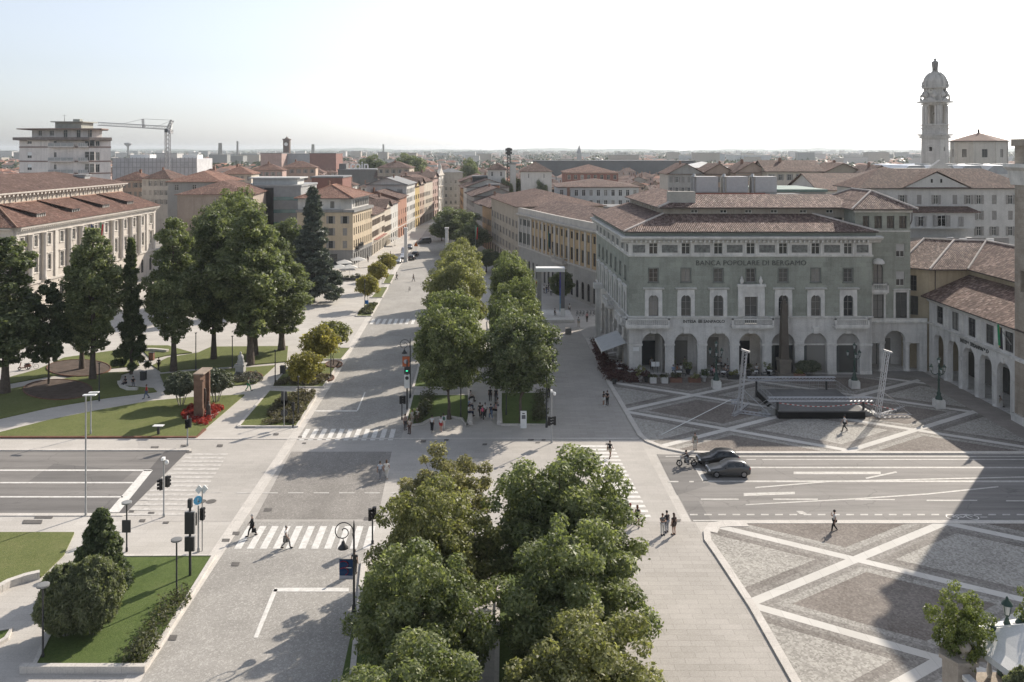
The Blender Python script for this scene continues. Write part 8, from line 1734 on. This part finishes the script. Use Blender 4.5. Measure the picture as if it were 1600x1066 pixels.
for lb, xa, xb, yy, zz_ in (('front roof truss of the stage hanging low above the deck',X(1200,98.5),X(1364,98.5),98.5,Z(624,98.5)),('rear roof truss of the stage hanging low before the cafe',X(1168,106.8),X(1305,106.8),106.8,Z(592,106.8))):
    t = thing('roof_truss', lb, 'truss', (xa,yy,zz_)); m2 = MB(); lattice(m2, (xa,yy,zz_),(xb,yy,zz_),.42,26,.045); m2.build('truss', alu, t)
    m2 = MB()
    for k in (xa+1.1, xb-1.1): m2.box(k-.1,yy-.1,.11,k+.1,yy+.1,zz_-.2)
    m2.build('support_leg', metal_dark, t)
for lb, bx_, tx, legs_ in (('left leaning silver truss mast with splayed feet beside the stage',(1155,648),(1164,549),((1145,652),(1204,653),(1170,634))),('right leaning silver truss mast with splayed feet beside the stage',(1371,655),(1386,550),((1362,646),(1424,653),(1412,640)))):
    x, y = P(*bx_); t = thing('truss_mast', lb, 'mast', (x,y,.11)); zt = Z(tx[1],y); m2 = MB(); lattice(m2, (x,y,.2),(X(tx[0],y),y,zt),.45,18,.045); m2.bar((X(tx[0],y)-.4,y,zt+.2),(X(tx[0],y)+.55,y,zt-.1),.35,.22); m2.build('mast', alu, t)
    m2 = MB()
    for l in legs_: lx, ly = P(*l); lattice(m2, (x,y,.35),(lx,ly,.25),.3,7,.03); c = Vector((x,y,0)).lerp(Vector((X(tx[0],y),y,zt)), .42); m2.tube(c,(lx,ly,.35),.03,.03,5)
    m2.build('outrigger', alu, t)
c1, c0 = P(1142,632), P(1034,681); t = thing('guy_cable', 'pale guy cable running from the left mast foot across the paving', 'cable', (c0[0],c0[1],.12)); m2 = MB(); m2.tube((c0[0],c0[1],.14),(c1[0],c1[1],.6),.05,.05,5); m2.build('cable', white_pl, t); m2 = MB(); lattice(m2, (c1[0],c1[1],.3),(c1[0]+1,c1[1]-.3,.5),.4,3,.05); m2.build('anchor', alu, t)
# awning on the bank side
t = thing('cafe_awning', 'pale grey sloping awning on the left side of the bank', 'awning', (15.8,119,0)); m2 = MB(); a, b, c, d = (15.95,119.2,4.05),(15.7,127.6,4.05),(12.4,128,2.75),(12.6,119.6,2.75)
m2.add([a,b,c,d]+[(p[0],p[1],p[2]-.05) for p in (a,b,c,d)], [(0,1,2,3),(7,6,5,4),(0,3,7,4),(1,5,6,2)]); m2.build('canopy', M('pale_grey_canvas', (.52,.53,.53), .85, .08, 1), t); m2 = MB(); m2.poly([d,c,(c[0],c[1],2.4),(d[0],d[1],2.4)]); m2.bar(d,c,.12,.1); m2.build('valance', white_pl, t)
for yy in (119.7,127.9): m2 = MB(); m2.bar((15.8,yy,3.2),(12.5,yy,2.7),.05,.05); m2.build('arm', metal_grey, t)
# planters and tables of the arcade cafe
pot_w = M('white_pot', (.55,.54,.52), .6, .08, 2); pot_t = M('terracotta_box', (.20,.11,.08), .85, .2, 2); pot_b = M('dark_planter', (.05,.05,.05), .7, .1)
def planter(px, py, label, kind, mat, plantm, ph=.9, pw=1.0):
    x, y = P(px,py,.11); t = thing('planter', label, 'planter', (x,y,.11)); m2 = MB(); top = .7
    if kind == 'pot': m2.lathe([(.22,0),(.36,.6),(.4,.62),(.4,.7),(.33,.7)], (0,0,0), 12); r0 = .3
    elif kind == 'cube': m2.box(-.42,-.42,0,.42,.42,.78); top = .78; r0 = .4
    else: m2.box(-.8,-.35,0,.8,.35,.55); top = .55; r0 = .7
    m2.build('pot', mat, t, world=False); q = random.Random(px); cl = [(q.uniform(-.5,.5)*pw,q.uniform(-.3,.3)*min(pw,1),top+ph*q.uniform(.1,.85),.26*pw) for _ in range(12)]
    link('foliage', leaves('foliage', plantm, cl, 34, .13, px), t)
for px, py, k, m, pl, ph, lb in ((1000,596,'pot',pot_w,lf_yg,1.6,'white round pot with tall yellow green plant before the first pier'),(1020,598,'cube',pot_w,lf_gr,.3,'white square planter, left of the pair before the first arch'),(1038,598,'cube',pot_w,lf_gr,.3,'white square planter, right of the pair before the first arch'),(1056,597,'box',pot_t,lf_gr,.7,'long brown box with bushy plants before the second pier'),(1085,597,'box',pot_t,lf_yg,.6,'terracotta box with yellow green plants before the second arch'),(1100,596,'pot',pot_w,lf_deep,1.0,'white round pot with dark plant before the third pier'),(1010,597,'pot',pot_b,lf_wine,.8,'dark pot with wine red plant left of the white squares'),(1048,580,'pot',pot_b,lf_chest,1.5,'dark pot with tall shrub beside the second pier'),(1146,592,'box',pot_b,lf_yg,.5,'dark box with low green plants before the fourth arch'),(1200,585,'pot',pot_b,lf_chest,1.2,'dark pot with spiky palm left of the obelisk'),(1170,588,'pot',pot_b,lf_gr,1.1,'dark pot with rounded shrub right of the left mast'),(1248,590,'box',pot_t,lf_yg,.5,'low terracotta box with flowers right of the obelisk'),(1075,585,'pot',pot_b,lf_chest,1.1,'dark pot with leafy shrub behind the terracotta box'),(960,600,'pot',pot_b,lf_wine,.9,'dark pot with red flowers at the promenade kerb corner')): planter(px, py, lb, k, m, pl, ph)
for px, lb in ((1257,'dark red round topped bush in a pot right of the obelisk'),(1270,'second dark red bush in a pot before the fifth arch')):
    x, y = P(px,588,.11); plant(shA, x, y, lb, 'shrub', h=2.3)
    bpy.context.scene.objects  # keep order
def table(px, py, label, loc=None, umb=False):
    x, y = loc or P(px,py,.11); t = thing('cafe_table', label, 'table', (x,y,.11)); m2 = MB(); m2.lathe([(.42,.70),(.42,.74),(0,.741)], (0,0,0), 16); m2.build('table_top', white_pl, t, world=False); m2 = MB(); m2.lathe([(.26,0),(.24,.03),(.03,.06),(.03,.7)], (0,0,0), 10); m2.build('leg', metal_dark, t, world=False)
def chair(x, y, rz, label):
    t = thing('cafe_chair', label, 'chair', (x,y,.11), rz, 'dark cafe chairs'); m2 = MB(); m2.box(-.22,-.22,.42,.22,.22,.46); m2.build('seat', metal_dark, t, world=False); m2 = MB(); m2.box(-.22,.19,.46,.22,.23,.85); m2.build('backrest', metal_dark, t, world=False)
    for a in (-.19,.19):
        for b in (-.19,.19): m2 = MB(); m2.tube((a,b,0),(a,b,.43),.018,.018,5); m2.build('leg', metal_dark, t, world=False)
tl_ = [(1061,589,'white cafe table behind the brown flower box'),(1104,588,'white cafe table beside the third pier'),(1130,589,'white cafe table left of the leaning mast'),(1152,589,'white cafe table right of the leaning mast'),(1180,588,'white cafe table before the fourth pier'),(1203,587,'white cafe table left of the obelisk'),(1121,577,'white cafe table inside the third arch shade'),(1138,577,'white cafe table at the foot of the fourth pier'),(968,584,'white cafe table among the red hedge, left one'),(985,588,'white cafe table among the red hedge, right one'),(1240,581,'white cafe table right of the obelisk')]
for px, py, lb in tl_:
    table(px, py, lb); x, y = P(px,py,.11)
    for k, sd in ((-.7,'left'),(.7,'right')): chair(x+k, y, math.pi/2 if k > 0 else -math.pi/2, f'dark cafe chair on the {sd} of the {lb}'[:88].replace('white cafe table','table'))
x, y = P(1024,583,.11); t = thing('menu_board', 'white menu boards standing between plants before the first arch', 'sign', (x,y,.11))
for dx in (-.3,.3): m2 = MB(); m2.box(dx-.27,-.03,.9,dx+.27,.03,1.55); m2.build('board', white_pl, t, world=False); m2 = MB(); m2.tube((dx,0,0),(dx,0,.9),.03,.03,5); m2.build('leg', metal_dark, t, world=False)
# white frame installation and stone cubes
fy = 157.0; fx0, fx1 = X(843,fy), X(877,fy); t = thing('portal_frame', 'tall white portal frame with blue lit post on a pale platform', 'installation', (fx0,fy,0)); zt = Z(419,fy); m2 = MB(); m2.box(fx0-.7,fy-1.2,zt-.55,fx1+.6,fy+1.2,zt+.15); m2.build('lintel', white_pl, t); m2 = MB(); m2.box(fx0-.45,fy-.6,.5,fx0+.35,fy+.6,zt-.55); m2.build('post', M('grey_post', (.30,.30,.295), .7, .1, 1), t); m2 = MB(); m2.box(fx1-.1,fy-.7,.5,fx1+.6,fy+.7,zt-.55); m2.build('post', M('dark_post', (.17,.17,.175), .6, .1, 1), t)
for k, cc_ in enumerate(((.06,.05,.20),(.05,.05,.30),(.07,.10,.36),(.14,.26,.42),(.25,.38,.46))): m2 = MB(); za = zt-.6-(zt-2)*k/5; m2.box(fx1-.36,fy-.75,za-(zt-2)/5,fx1-.12,fy-.5,za); m2.build('colour_strip', M('strip_blue_%d' % k, cc_, .5, 0), t)
m2 = MB(); m2.box(X(876,fy)-.1,fy-1.0,.5,X(880,fy)+.2,fy-.72,Z(481,fy)); m2.build('info_panel', white_pl, t)
plt_ = MB(); q = [P(836,505),P(897,504),P(890,489),P(836,488)]; plt_.prism(q, 0, .5); o = plt_.build('platform', white_stone); tag(o, 'low pale stone platform beneath the white portal frame', 'platform')
for px, lb in ((867,'dark stone cube seat, left of two before the platform'),(888,'dark stone cube seat, right of two before the platform')): x, y = P(px,522); m2 = MB(); m2.box(-.5,-.5,.05,.5,.5,1.0); m2.box(-.42,-.42,0,.42,.42,.05); o = m2.build('stone_cube', M('cube_stone_'+('a' if px < 870 else 'b'), (.17,.165,.155), .85, .15, 1)); o.location = (x,y,0); tag(o, lb, 'seat')
pl_ = thing('stone_pillar', 'tall square stone pillar beside the far corner of the bank', 'pillar', (14.0,139.5,0)); m2 = MB(); m2.box(13.5,139,0,14.5,140,.6); m2.box(13.6,139.1,.6,14.4,139.9,8.4); m2.box(13.3,138.8,8.4,14.7,140.2,9.2); m2.build('shaft', lime, pl_)
# totem, info board, bins, benches, statues
x, y = P(818,671); t = thing('info_totem', 'white upright information totem at the tip of the right median bed', 'totem', (x,y,.14)); h = Z(643,y)-.1; m2 = MB(); m2.box(-.34,-.09,0,.34,.09,h); m2.build('panel', white_pl, t, world=False); m2 = MB(); m2.box(-.2,-.1,h*.55,.22,-.091,h*.78); m2.build('picture', M('dark_print', (.12,.12,.13), .6, .3, 4), t, world=False); m2 = MB(); m2.box(-.14,-.1,h*.84,.14,-.091,h*.9); m2.build('heading', metal_dark, t, world=False)
x, y = P(247,681); t = thing('info_board', 'low slanted white information board on the lawn edge', 'sign', (x,y,.12)); m2 = MB(); m2.bar((-.55,.1,.95),(.55,.1,.95),.6,.06); m2.build('board', white_pl, t, world=False); m2 = MB(); m2.box(-.12,0,0,.12,.2,.92); m2.build('stand', metal_dark, t, world=False)
for px, py, lb in ((237,563,'brown litter bin beside the park path'),(224,594,'dark litter bin by the curved park wall'),(442,585,'dark litter bin beside the yellow trees')): x, y = P(px,py); t = thing('litter_bin', lb, 'bin', (x,y,0)); m2 = MB(); m2.box(-.33,-.3,.05,.33,.3,1.1); m2.build('body', corten if 'brown' in lb else metal_dark, t, world=False); m2 = MB(); m2.box(-.37,-.34,1.1,.37,.34,1.18); m2.box(-.25,-.25,0,.25,.25,.05); m2.build('lid', metal_dark, t, world=False)
o = strip(MB(), [P(186,600),P(190,607),P(200,611),P(215,611)], .45, 0, .45).build('curved_bench', kerbst); tag(o, 'low curved stone bench where two people sit in the park', 'bench')
o = strip(MB(), [P(218,549),P(240,549),P(262,551)], .6, 0, .45).build('curved_bench', kerbst); tag(o, 'low pale stone bench near the brown bin', 'bench')
o = strip(MB(), [P(446,577),P(460,579),P(472,584)], .4, 0, .4).build('curved_bench', kerbst); tag(o, 'low curved stone edge bench near the yellow tree', 'bench')
for sx_, lb in ((735,'long stone seat wall on the left of the median path'),(780,'long stone seat wall on the right of the median path')): o = strip(MB(), [P(sx_,664),P(sx_+(-1 if sx_ < 760 else 1),612)], .5, 0, .45).build('seat_wall', kerbst); tag(o, lb, 'bench')
x, y = P(312,655); mo = thing('bronze_monument', 'tall brown bronze slab monument with standing figure in the red flower bed', 'monument', (x,y,.14)); brz = M('weathered_bronze', (.17,.105,.075), .6, .25, 2, .25); brd = M('dark_bronze', (.08,.065,.055), .55, .2, 2, .4); h = 5.0
m2 = MB(); m2.box(-.62,-.2,0,.10,2.4,h); m2.build('slab', brz, mo, world=False); m2 = MB(); m2.box(-.66,-.3,h,.55,2.6,h+.16); m2.build('top_beam', M('pale_bronze_edge', (.30,.24,.19), .7, .2, 2), mo, world=False)
m2 = MB(); m2.box(.1,-.3,0,.42,.15,h-.7); m2.box(.1,-.34,h-.7,.55,.25,h-.55); m2.box(.1,1.9,0,.42,2.3,h); m2.build('post', brz, mo, world=False)
m2 = MB(); m2.lathe([(.32,0),(.30,.5),(.24,1.0),(.26,1.3),(.2,1.5),(.08,1.58),(.12,1.68),(.1,1.82),(0,1.88)], (.95,.15,0), 10); m2.build('standing_figure', brd, mo, world=False); m2 = MB(); m2.lathe([(0,1.3),(.14,1.5),(.18,2.2),(.2,2.6),(.1,2.9),(.12,3.05),(0,3.15)], (.2,1.1,0), 8); m2.tube((.25,.95,1.6),(.25,.9,.8),.09,.05,6); m2.build('hanging_figure', brd, mo, world=False); m2 = MB(); m2.box(-.9,-.5,0,1.5,2.6,.12); m2.build('plinth', kerbst, mo, world=False)
x, y = P(376,588); t = thing('stone_statue', 'pale carved statue group on a stone pedestal beneath the limes', 'statue', (x,y,.1)); m2 = MB(); m2.box(-.75,-.75,0,.75,.75,.3); m2.box(-.55,-.55,.3,.55,.55,1.4); m2.box(-.68,-.68,1.4,.68,.68,1.6); m2.build('pedestal', M('pale_pedestal', (.38,.37,.35), .85, .2, 2), t, world=False); m2 = MB(); m2.lathe([(.45,1.6),(.48,1.9),(.36,2.3),(.4,2.6),(.3,2.8),(.1,2.9),(.15,3.05),(.11,3.22),(0,3.28)], (0,0,0), 9); m2.lathe([(.25,1.6),(.24,2.1),(.1,2.3),(.12,2.45),(0,2.55)], (.35,-.3,0), 8); m2.build('figures', M('pale_statue_marble', (.42,.41,.39), .75, .25, 3), t, world=False)
# flags
it_g, it_w, it_r = M('flag_green', (.02,.22,.09), .8, 0), M('flag_white', (.6,.6,.58), .8, 0), M('flag_red', (.5,.03,.03), .8, 0)
def flag(x, y, z0, h, label, mats, fl=2.2, tilt=0.0, drape=True, z_=0):
    t = thing('flagpole', label, 'flag', (x,y,z0)); m2 = MB(); tip = (tilt,-.2*abs(tilt),h); m2.tube((0,0,0),tip,.06,.035,6); m2.build('pole', metal_grey, t, world=False); m2 = MB(); n = len(mats)
    for i in range(n):
        for k in range(4): a, b = (i+k/4)/n, (i+(k+1)/4)/n; f = lambda u: (tip[0]*.97+.55*u+.12*math.sin(u*9), tip[1]-.1*math.sin(u*11), h-.15-.5*u); g = lambda u: (tip[0]*.9+.42*u+.08*math.sin(u*7), tip[1]-.15*math.sin(u*8), h-.15-fl-.55*u); m2.add([f(a),f(b),g(b),g(a)], [(0,1,2,3),(3,2,1,0)], i)
    m2.build('cloth', mats, t, world=False)
flag(X(743,215),215,0,Z(352,215),'flagpole with limp green white red flag beside the dark trees',[it_g,it_w,it_r],2.9)
flag(-87.3,178,11,5.0,'green white red flag on the pale palazzo front',[it_g,it_w,it_r],2.6,1.8); flag(-87.3,174.5,11,5.0,'dark blue flag on the pale palazzo front',[M('flag_blue', (.03,.06,.22), .8, 0)],2.6,1.5)
flag(X(868,178),179,8,6,'dark green limp flag on the curved ochre palazzo',[M('flag_dark_green', (.02,.10,.07), .8, 0),M('flag_navy', (.03,.04,.07), .8, 0)],3.2,-1.6); flag(57.6,98.6,8.5,2.6,'drooping flag with green and yellow bands by the right stone tower',[it_g,M('flag_yellow', (.4,.3,.08), .8, 0),M('flag_dark', (.03,.03,.04), .8, 0)],2.4,-1.9)
# parasols of the far cafe by the honey corner house
def parasol(px, py, label, s=1.6, group=None):
    x, y = P(px,py); t = thing('parasol', label, 'parasol', (x,y,0), .3, group); m2 = MB(); m2.tube((0,0,0),(0,0,2.7),.04,.04,6); m2.box(-.35,-.35,0,.35,.35,.1); m2.build('pole', metal_grey, t, world=False); m2 = MB(); m2.add([(-s,-s,2.2),(s,-s,2.2),(s,s,2.2),(-s,s,2.2),(0,0,3.0)], [(0,1,4),(1,2,4),(2,3,4),(3,0,4)]); m2.add([(-s,-s,2.2),(s,-s,2.2),(s,s,2.2),(-s,s,2.2)], [(0,1,2,3)[::-1]]); m2.build('canopy', M('cream_canvas', (.58,.56,.52), .85, .05) if 'cream_canvas' not in bpy.data.materials else bpy.data.materials['cream_canvas'], t, world=False)
for px, py, lb in ((531,432,'cream parasol nearest the avenue corner cafe, left'),(546,432,'cream parasol beside the planted cafe edge'),(538,424,'cream parasol farther back at the corner cafe'),(560,419,'cream parasol beside the honey house corner'),(617,384,'cream parasol before the white narrow house'),(677,359,'cream parasol far up the street')): parasol(px, py, lb, 1.9)
for i, (px, py) in enumerate(((526,436),(535,437),(545,437),(553,434))): x, y = P(px,py); table(0, 0, ['white cafe table leftmost at the corner cafe','white cafe table second from left at the corner cafe','white cafe table under the planted edge parasol','white cafe table rightmost at the corner cafe'][i], (x,y)); planter(px+6, py+1, ['dark box plant between the corner cafe tables, left','dark box plant between the corner cafe tables, middle','dark box plant under the corner cafe parasols','dark box plant at the right end of the corner cafe'][i], 'box', pot_b, lf_gr, .6)
x, y = P(650,396); t = thing('warning_sign', 'orange triangular work sign standing in the far avenue', 'sign', (x,y,0)); m2 = MB(); m2.tube((0,0,0),(0,0,2.2),.05,.05,6); m2.build('pole', metal_grey, t, world=False); m2 = MB(); m2.add([(-.7,-.1,2.1),(.7,-.1,2.1),(0,-.1,3.4),(-.7,0,2.1),(.7,0,2.1),(0,0,3.4)], [(0,1,2),(5,4,3),(0,2,5,3),(1,4,5,2)]); m2.build('sign_plate', M('orange_sign', (.6,.16,.03), .5, 0), t, world=False)
x, y = P(573,489); t = thing('parking_sign', 'small blue square sign in the far avenue bed', 'sign', (x,y,0)); m2 = MB(); m2.tube((0,0,0),(0,0,2.0),.04,.04,6); m2.build('pole', metal_grey, t, world=False); m2 = MB(); m2.box(-.35,-.08,1.7,.35,-.03,2.4); m2.build('sign_plate', M('parking_blue', (.05,.18,.45), .5, 0), t, world=False)
for px, Y, yt, lb in ((634,236,358,'tall pale stone pylon left of the far avenue'),(698,232,358,'tall pale stone pylon right of the far avenue')): x = X(px,Y); t = thing('stone_pylon', lb, 'pylon', (x,Y,0)); m2 = MB(); m2.box(x-.55,Y-.55,0,x+.55,Y+.55,.8); m2.box(x-.4,Y-.4,.8,x+.4,Y+.4,Z(yt,Y)); m2.box(x-.55,Y-.55,Z(yt,Y),x+.55,Y+.55,Z(yt,Y)+.4); m2.build('shaft', lime, t)
# terrace with balustrade at the lower right
tx, ty, tz = 19.4, 37.2, 7.4
te = thing('terrace_house_corner', 'stone terrace corner with balustrade at the bottom right of the photo', 'terrace', (tx,ty,0)); m2 = MB(); m2.prism([(tx,ty),(tx+1.0,ty-6),(tx+1.5,ty-12),(tx+20,ty-12),(tx+20,ty+1.4),(tx+1.6,ty+1.4)], 0, tz); m2.build('wall', ston, te)
m2 = MB(); m2.prism([(tx-.5,ty-.3),(tx+.6,ty-12),(tx+1.6,ty-12),(tx+1.0,ty-.3)], tz-.45, tz-.05, 0, None, True); m2.build('cornice', trim, te)
bal = MB(); A = (tx+.15,ty-.4); B = (tx+1.0,ty-11)
for k in range(26): u = (k+.5)/26; c = (A[0]+(B[0]-A[0])*u, A[1]+(B[1]-A[1])*u); bal.lathe([(.08,tz),(.13,tz+.3),(.07,tz+.6),(.09,tz+.8)], (*c,0), 8)
bal.bar((A[0],A[1],tz+.9),(B[0],B[1],tz+.9),.34,.2); bal.bar((A[0],A[1],tz+.05),(B[0],B[1],tz+.05),.32,.12)
for k in range(26): u = (k+.5)/26; c = (tx+.9+u*18, ty+1.0); bal.lathe([(.08,tz),(.13,tz+.3),(.07,tz+.6),(.09,tz+.8)], (*c,0), 8)
bal.bar((tx+.9,ty+1.0,tz+.9),(tx+19,ty+1.0,tz+.9),.34,.2); bal.build('balustrade', lime, te)
m2 = MB(); m2.prism([(tx+.3+.75*math.cos(i*math.pi/3),ty+.45+.75*math.sin(i*math.pi/3)) for i in range(6)], tz, tz+1.25); m2.prism([(tx+.3+.9*math.cos(i*math.pi/3),ty+.45+.9*math.sin(i*math.pi/3)) for i in range(6)], tz+1.25, tz+1.42, 0, None, True); m2.build('corner_pier', M('warm_pier_stone', (.40,.345,.29), .9, .25, 2, streak=.4), te)
m2 = MB(); m2.lathe([(.16,0),(.2,.06),(.09,.15),(.12,.22),(.27,.42),(.28,.52),(.18,.68),(0,.74)], (tx+.35,ty+.1,tz+1.42), 12); m2.build('stone_finial', bpy.data.materials['warm_pier_stone'], te)
for (dx, dy), lb, pr_ in (((22.6,38.8),'white peaked canopy on the terrace, nearer one',2.1),((24.2,36.2),'white peaked canopy on the terrace, right one',2.2)):
    t = thing('canopy_tent', lb, 'canopy', (dx,dy-1.4,tz), .25); m2 = MB(); s_ = pr_; n = 4; z0, z1 = 1.75, 2.75
    cs4 = [(-s_,-s_),(s_,-s_),(s_,s_),(-s_,s_)]; ap4 = [(.14*a,.14*b) for a, b in ((-1,-1),(1,-1),(1,1),(-1,1))]
    for i in range(4):
        a, b = cs4[i], cs4[(i+1)%4]; c, d = ap4[(i+1)%4], ap4[i]; pts = []
        for v in range(4):
            f0, f1 = v/4, (v+1)/4; zz0, zz1 = z0+(z1-z0)*f0**1.25, z0+(z1-z0)*f1**1.25; L_ = lambda p, q, f: (p[0]+(q[0]-p[0])*f, p[1]+(q[1]-p[1])*f)
            m2.poly([(*L_(a,d,f0),zz0),(*L_(b,c,f0),zz0),(*L_(b,c,f1),zz1),(*L_(a,d,f1),zz1)])
        m2.poly([(*a,z0-.28),(*b,z0-.28),(*b,z0),(*a,z0)])
    m2.poly([(*p,z1) for p in ap4]); m2.build('canvas', M('white_canvas', (.68,.67,.65), .8, .05, 1) if 'white_canvas' not in bpy.data.materials else bpy.data.materials['white_canvas'], t, world=False)
    m2 = MB()
    for i in range(4): m2.tube((*cs4[i],z0),(*ap4[i],z1),.03,.03,5)
    m2.build('ribs', white_pl, t, world=False)
    for i in range(4): m2 = MB(); m2.tube((cs4[i][0],cs4[i][1],0),(cs4[i][0],cs4[i][1],z0),.04,.04,6); m2.build('leg', metal_grey, t, world=False)
ornate(25.35-3.1+.0, 38.2+.2, tz, 3.55, 'green ornate lantern on curled arm above the terrace canopies', False, 2, 1.0)
brA = tree_proto('birch_tree', lf_bir, 4.8, 3.4, 81, 'round', .12, 110, .05, n=80, cr=.12, lowf=.2, bumpy=.28)
plant(brA, 19.9, 37.9, 'young birch with fluttering light green leaves behind the terrace pier', 'tree', h=3.9, z=tz, sx=.8); plant(brA, 24.1, 38.6, 'young birch cut by the right edge above the terrace', 'tree', h=3.9, z=tz, rz=2.2, sx=.7); plant(shB, 21.0, 35.0, 'leafy plant in front of the nearer white canopy on the terrace', 'plant', h=2.4, z=tz, sx=.7)
# ---------------------------------------------------------------- air
hm = bpy.data.materials.new('haze_air'); hm.use_nodes = True; t_ = hm.node_tree; t_.nodes.clear(); out = t_.nodes.new("ShaderNodeOutputMaterial"); pv = t_.nodes.new("ShaderNodeVolumePrincipled")
pv.inputs['Color'].default_value = (.84,.90,.95,1); pv.inputs['Density'].default_value = .00010; pv.inputs['Anisotropy'].default_value = .3; t_.links.new(pv.outputs[0], out.inputs['Volume'])
hz = MB().box(-9300,-9300,-1.5,9300,9300,66).build('haze', hm, uv=False); tag(hz, None, None, kind='stuff'); hz['label'] = 'pale summer haze over the plain'
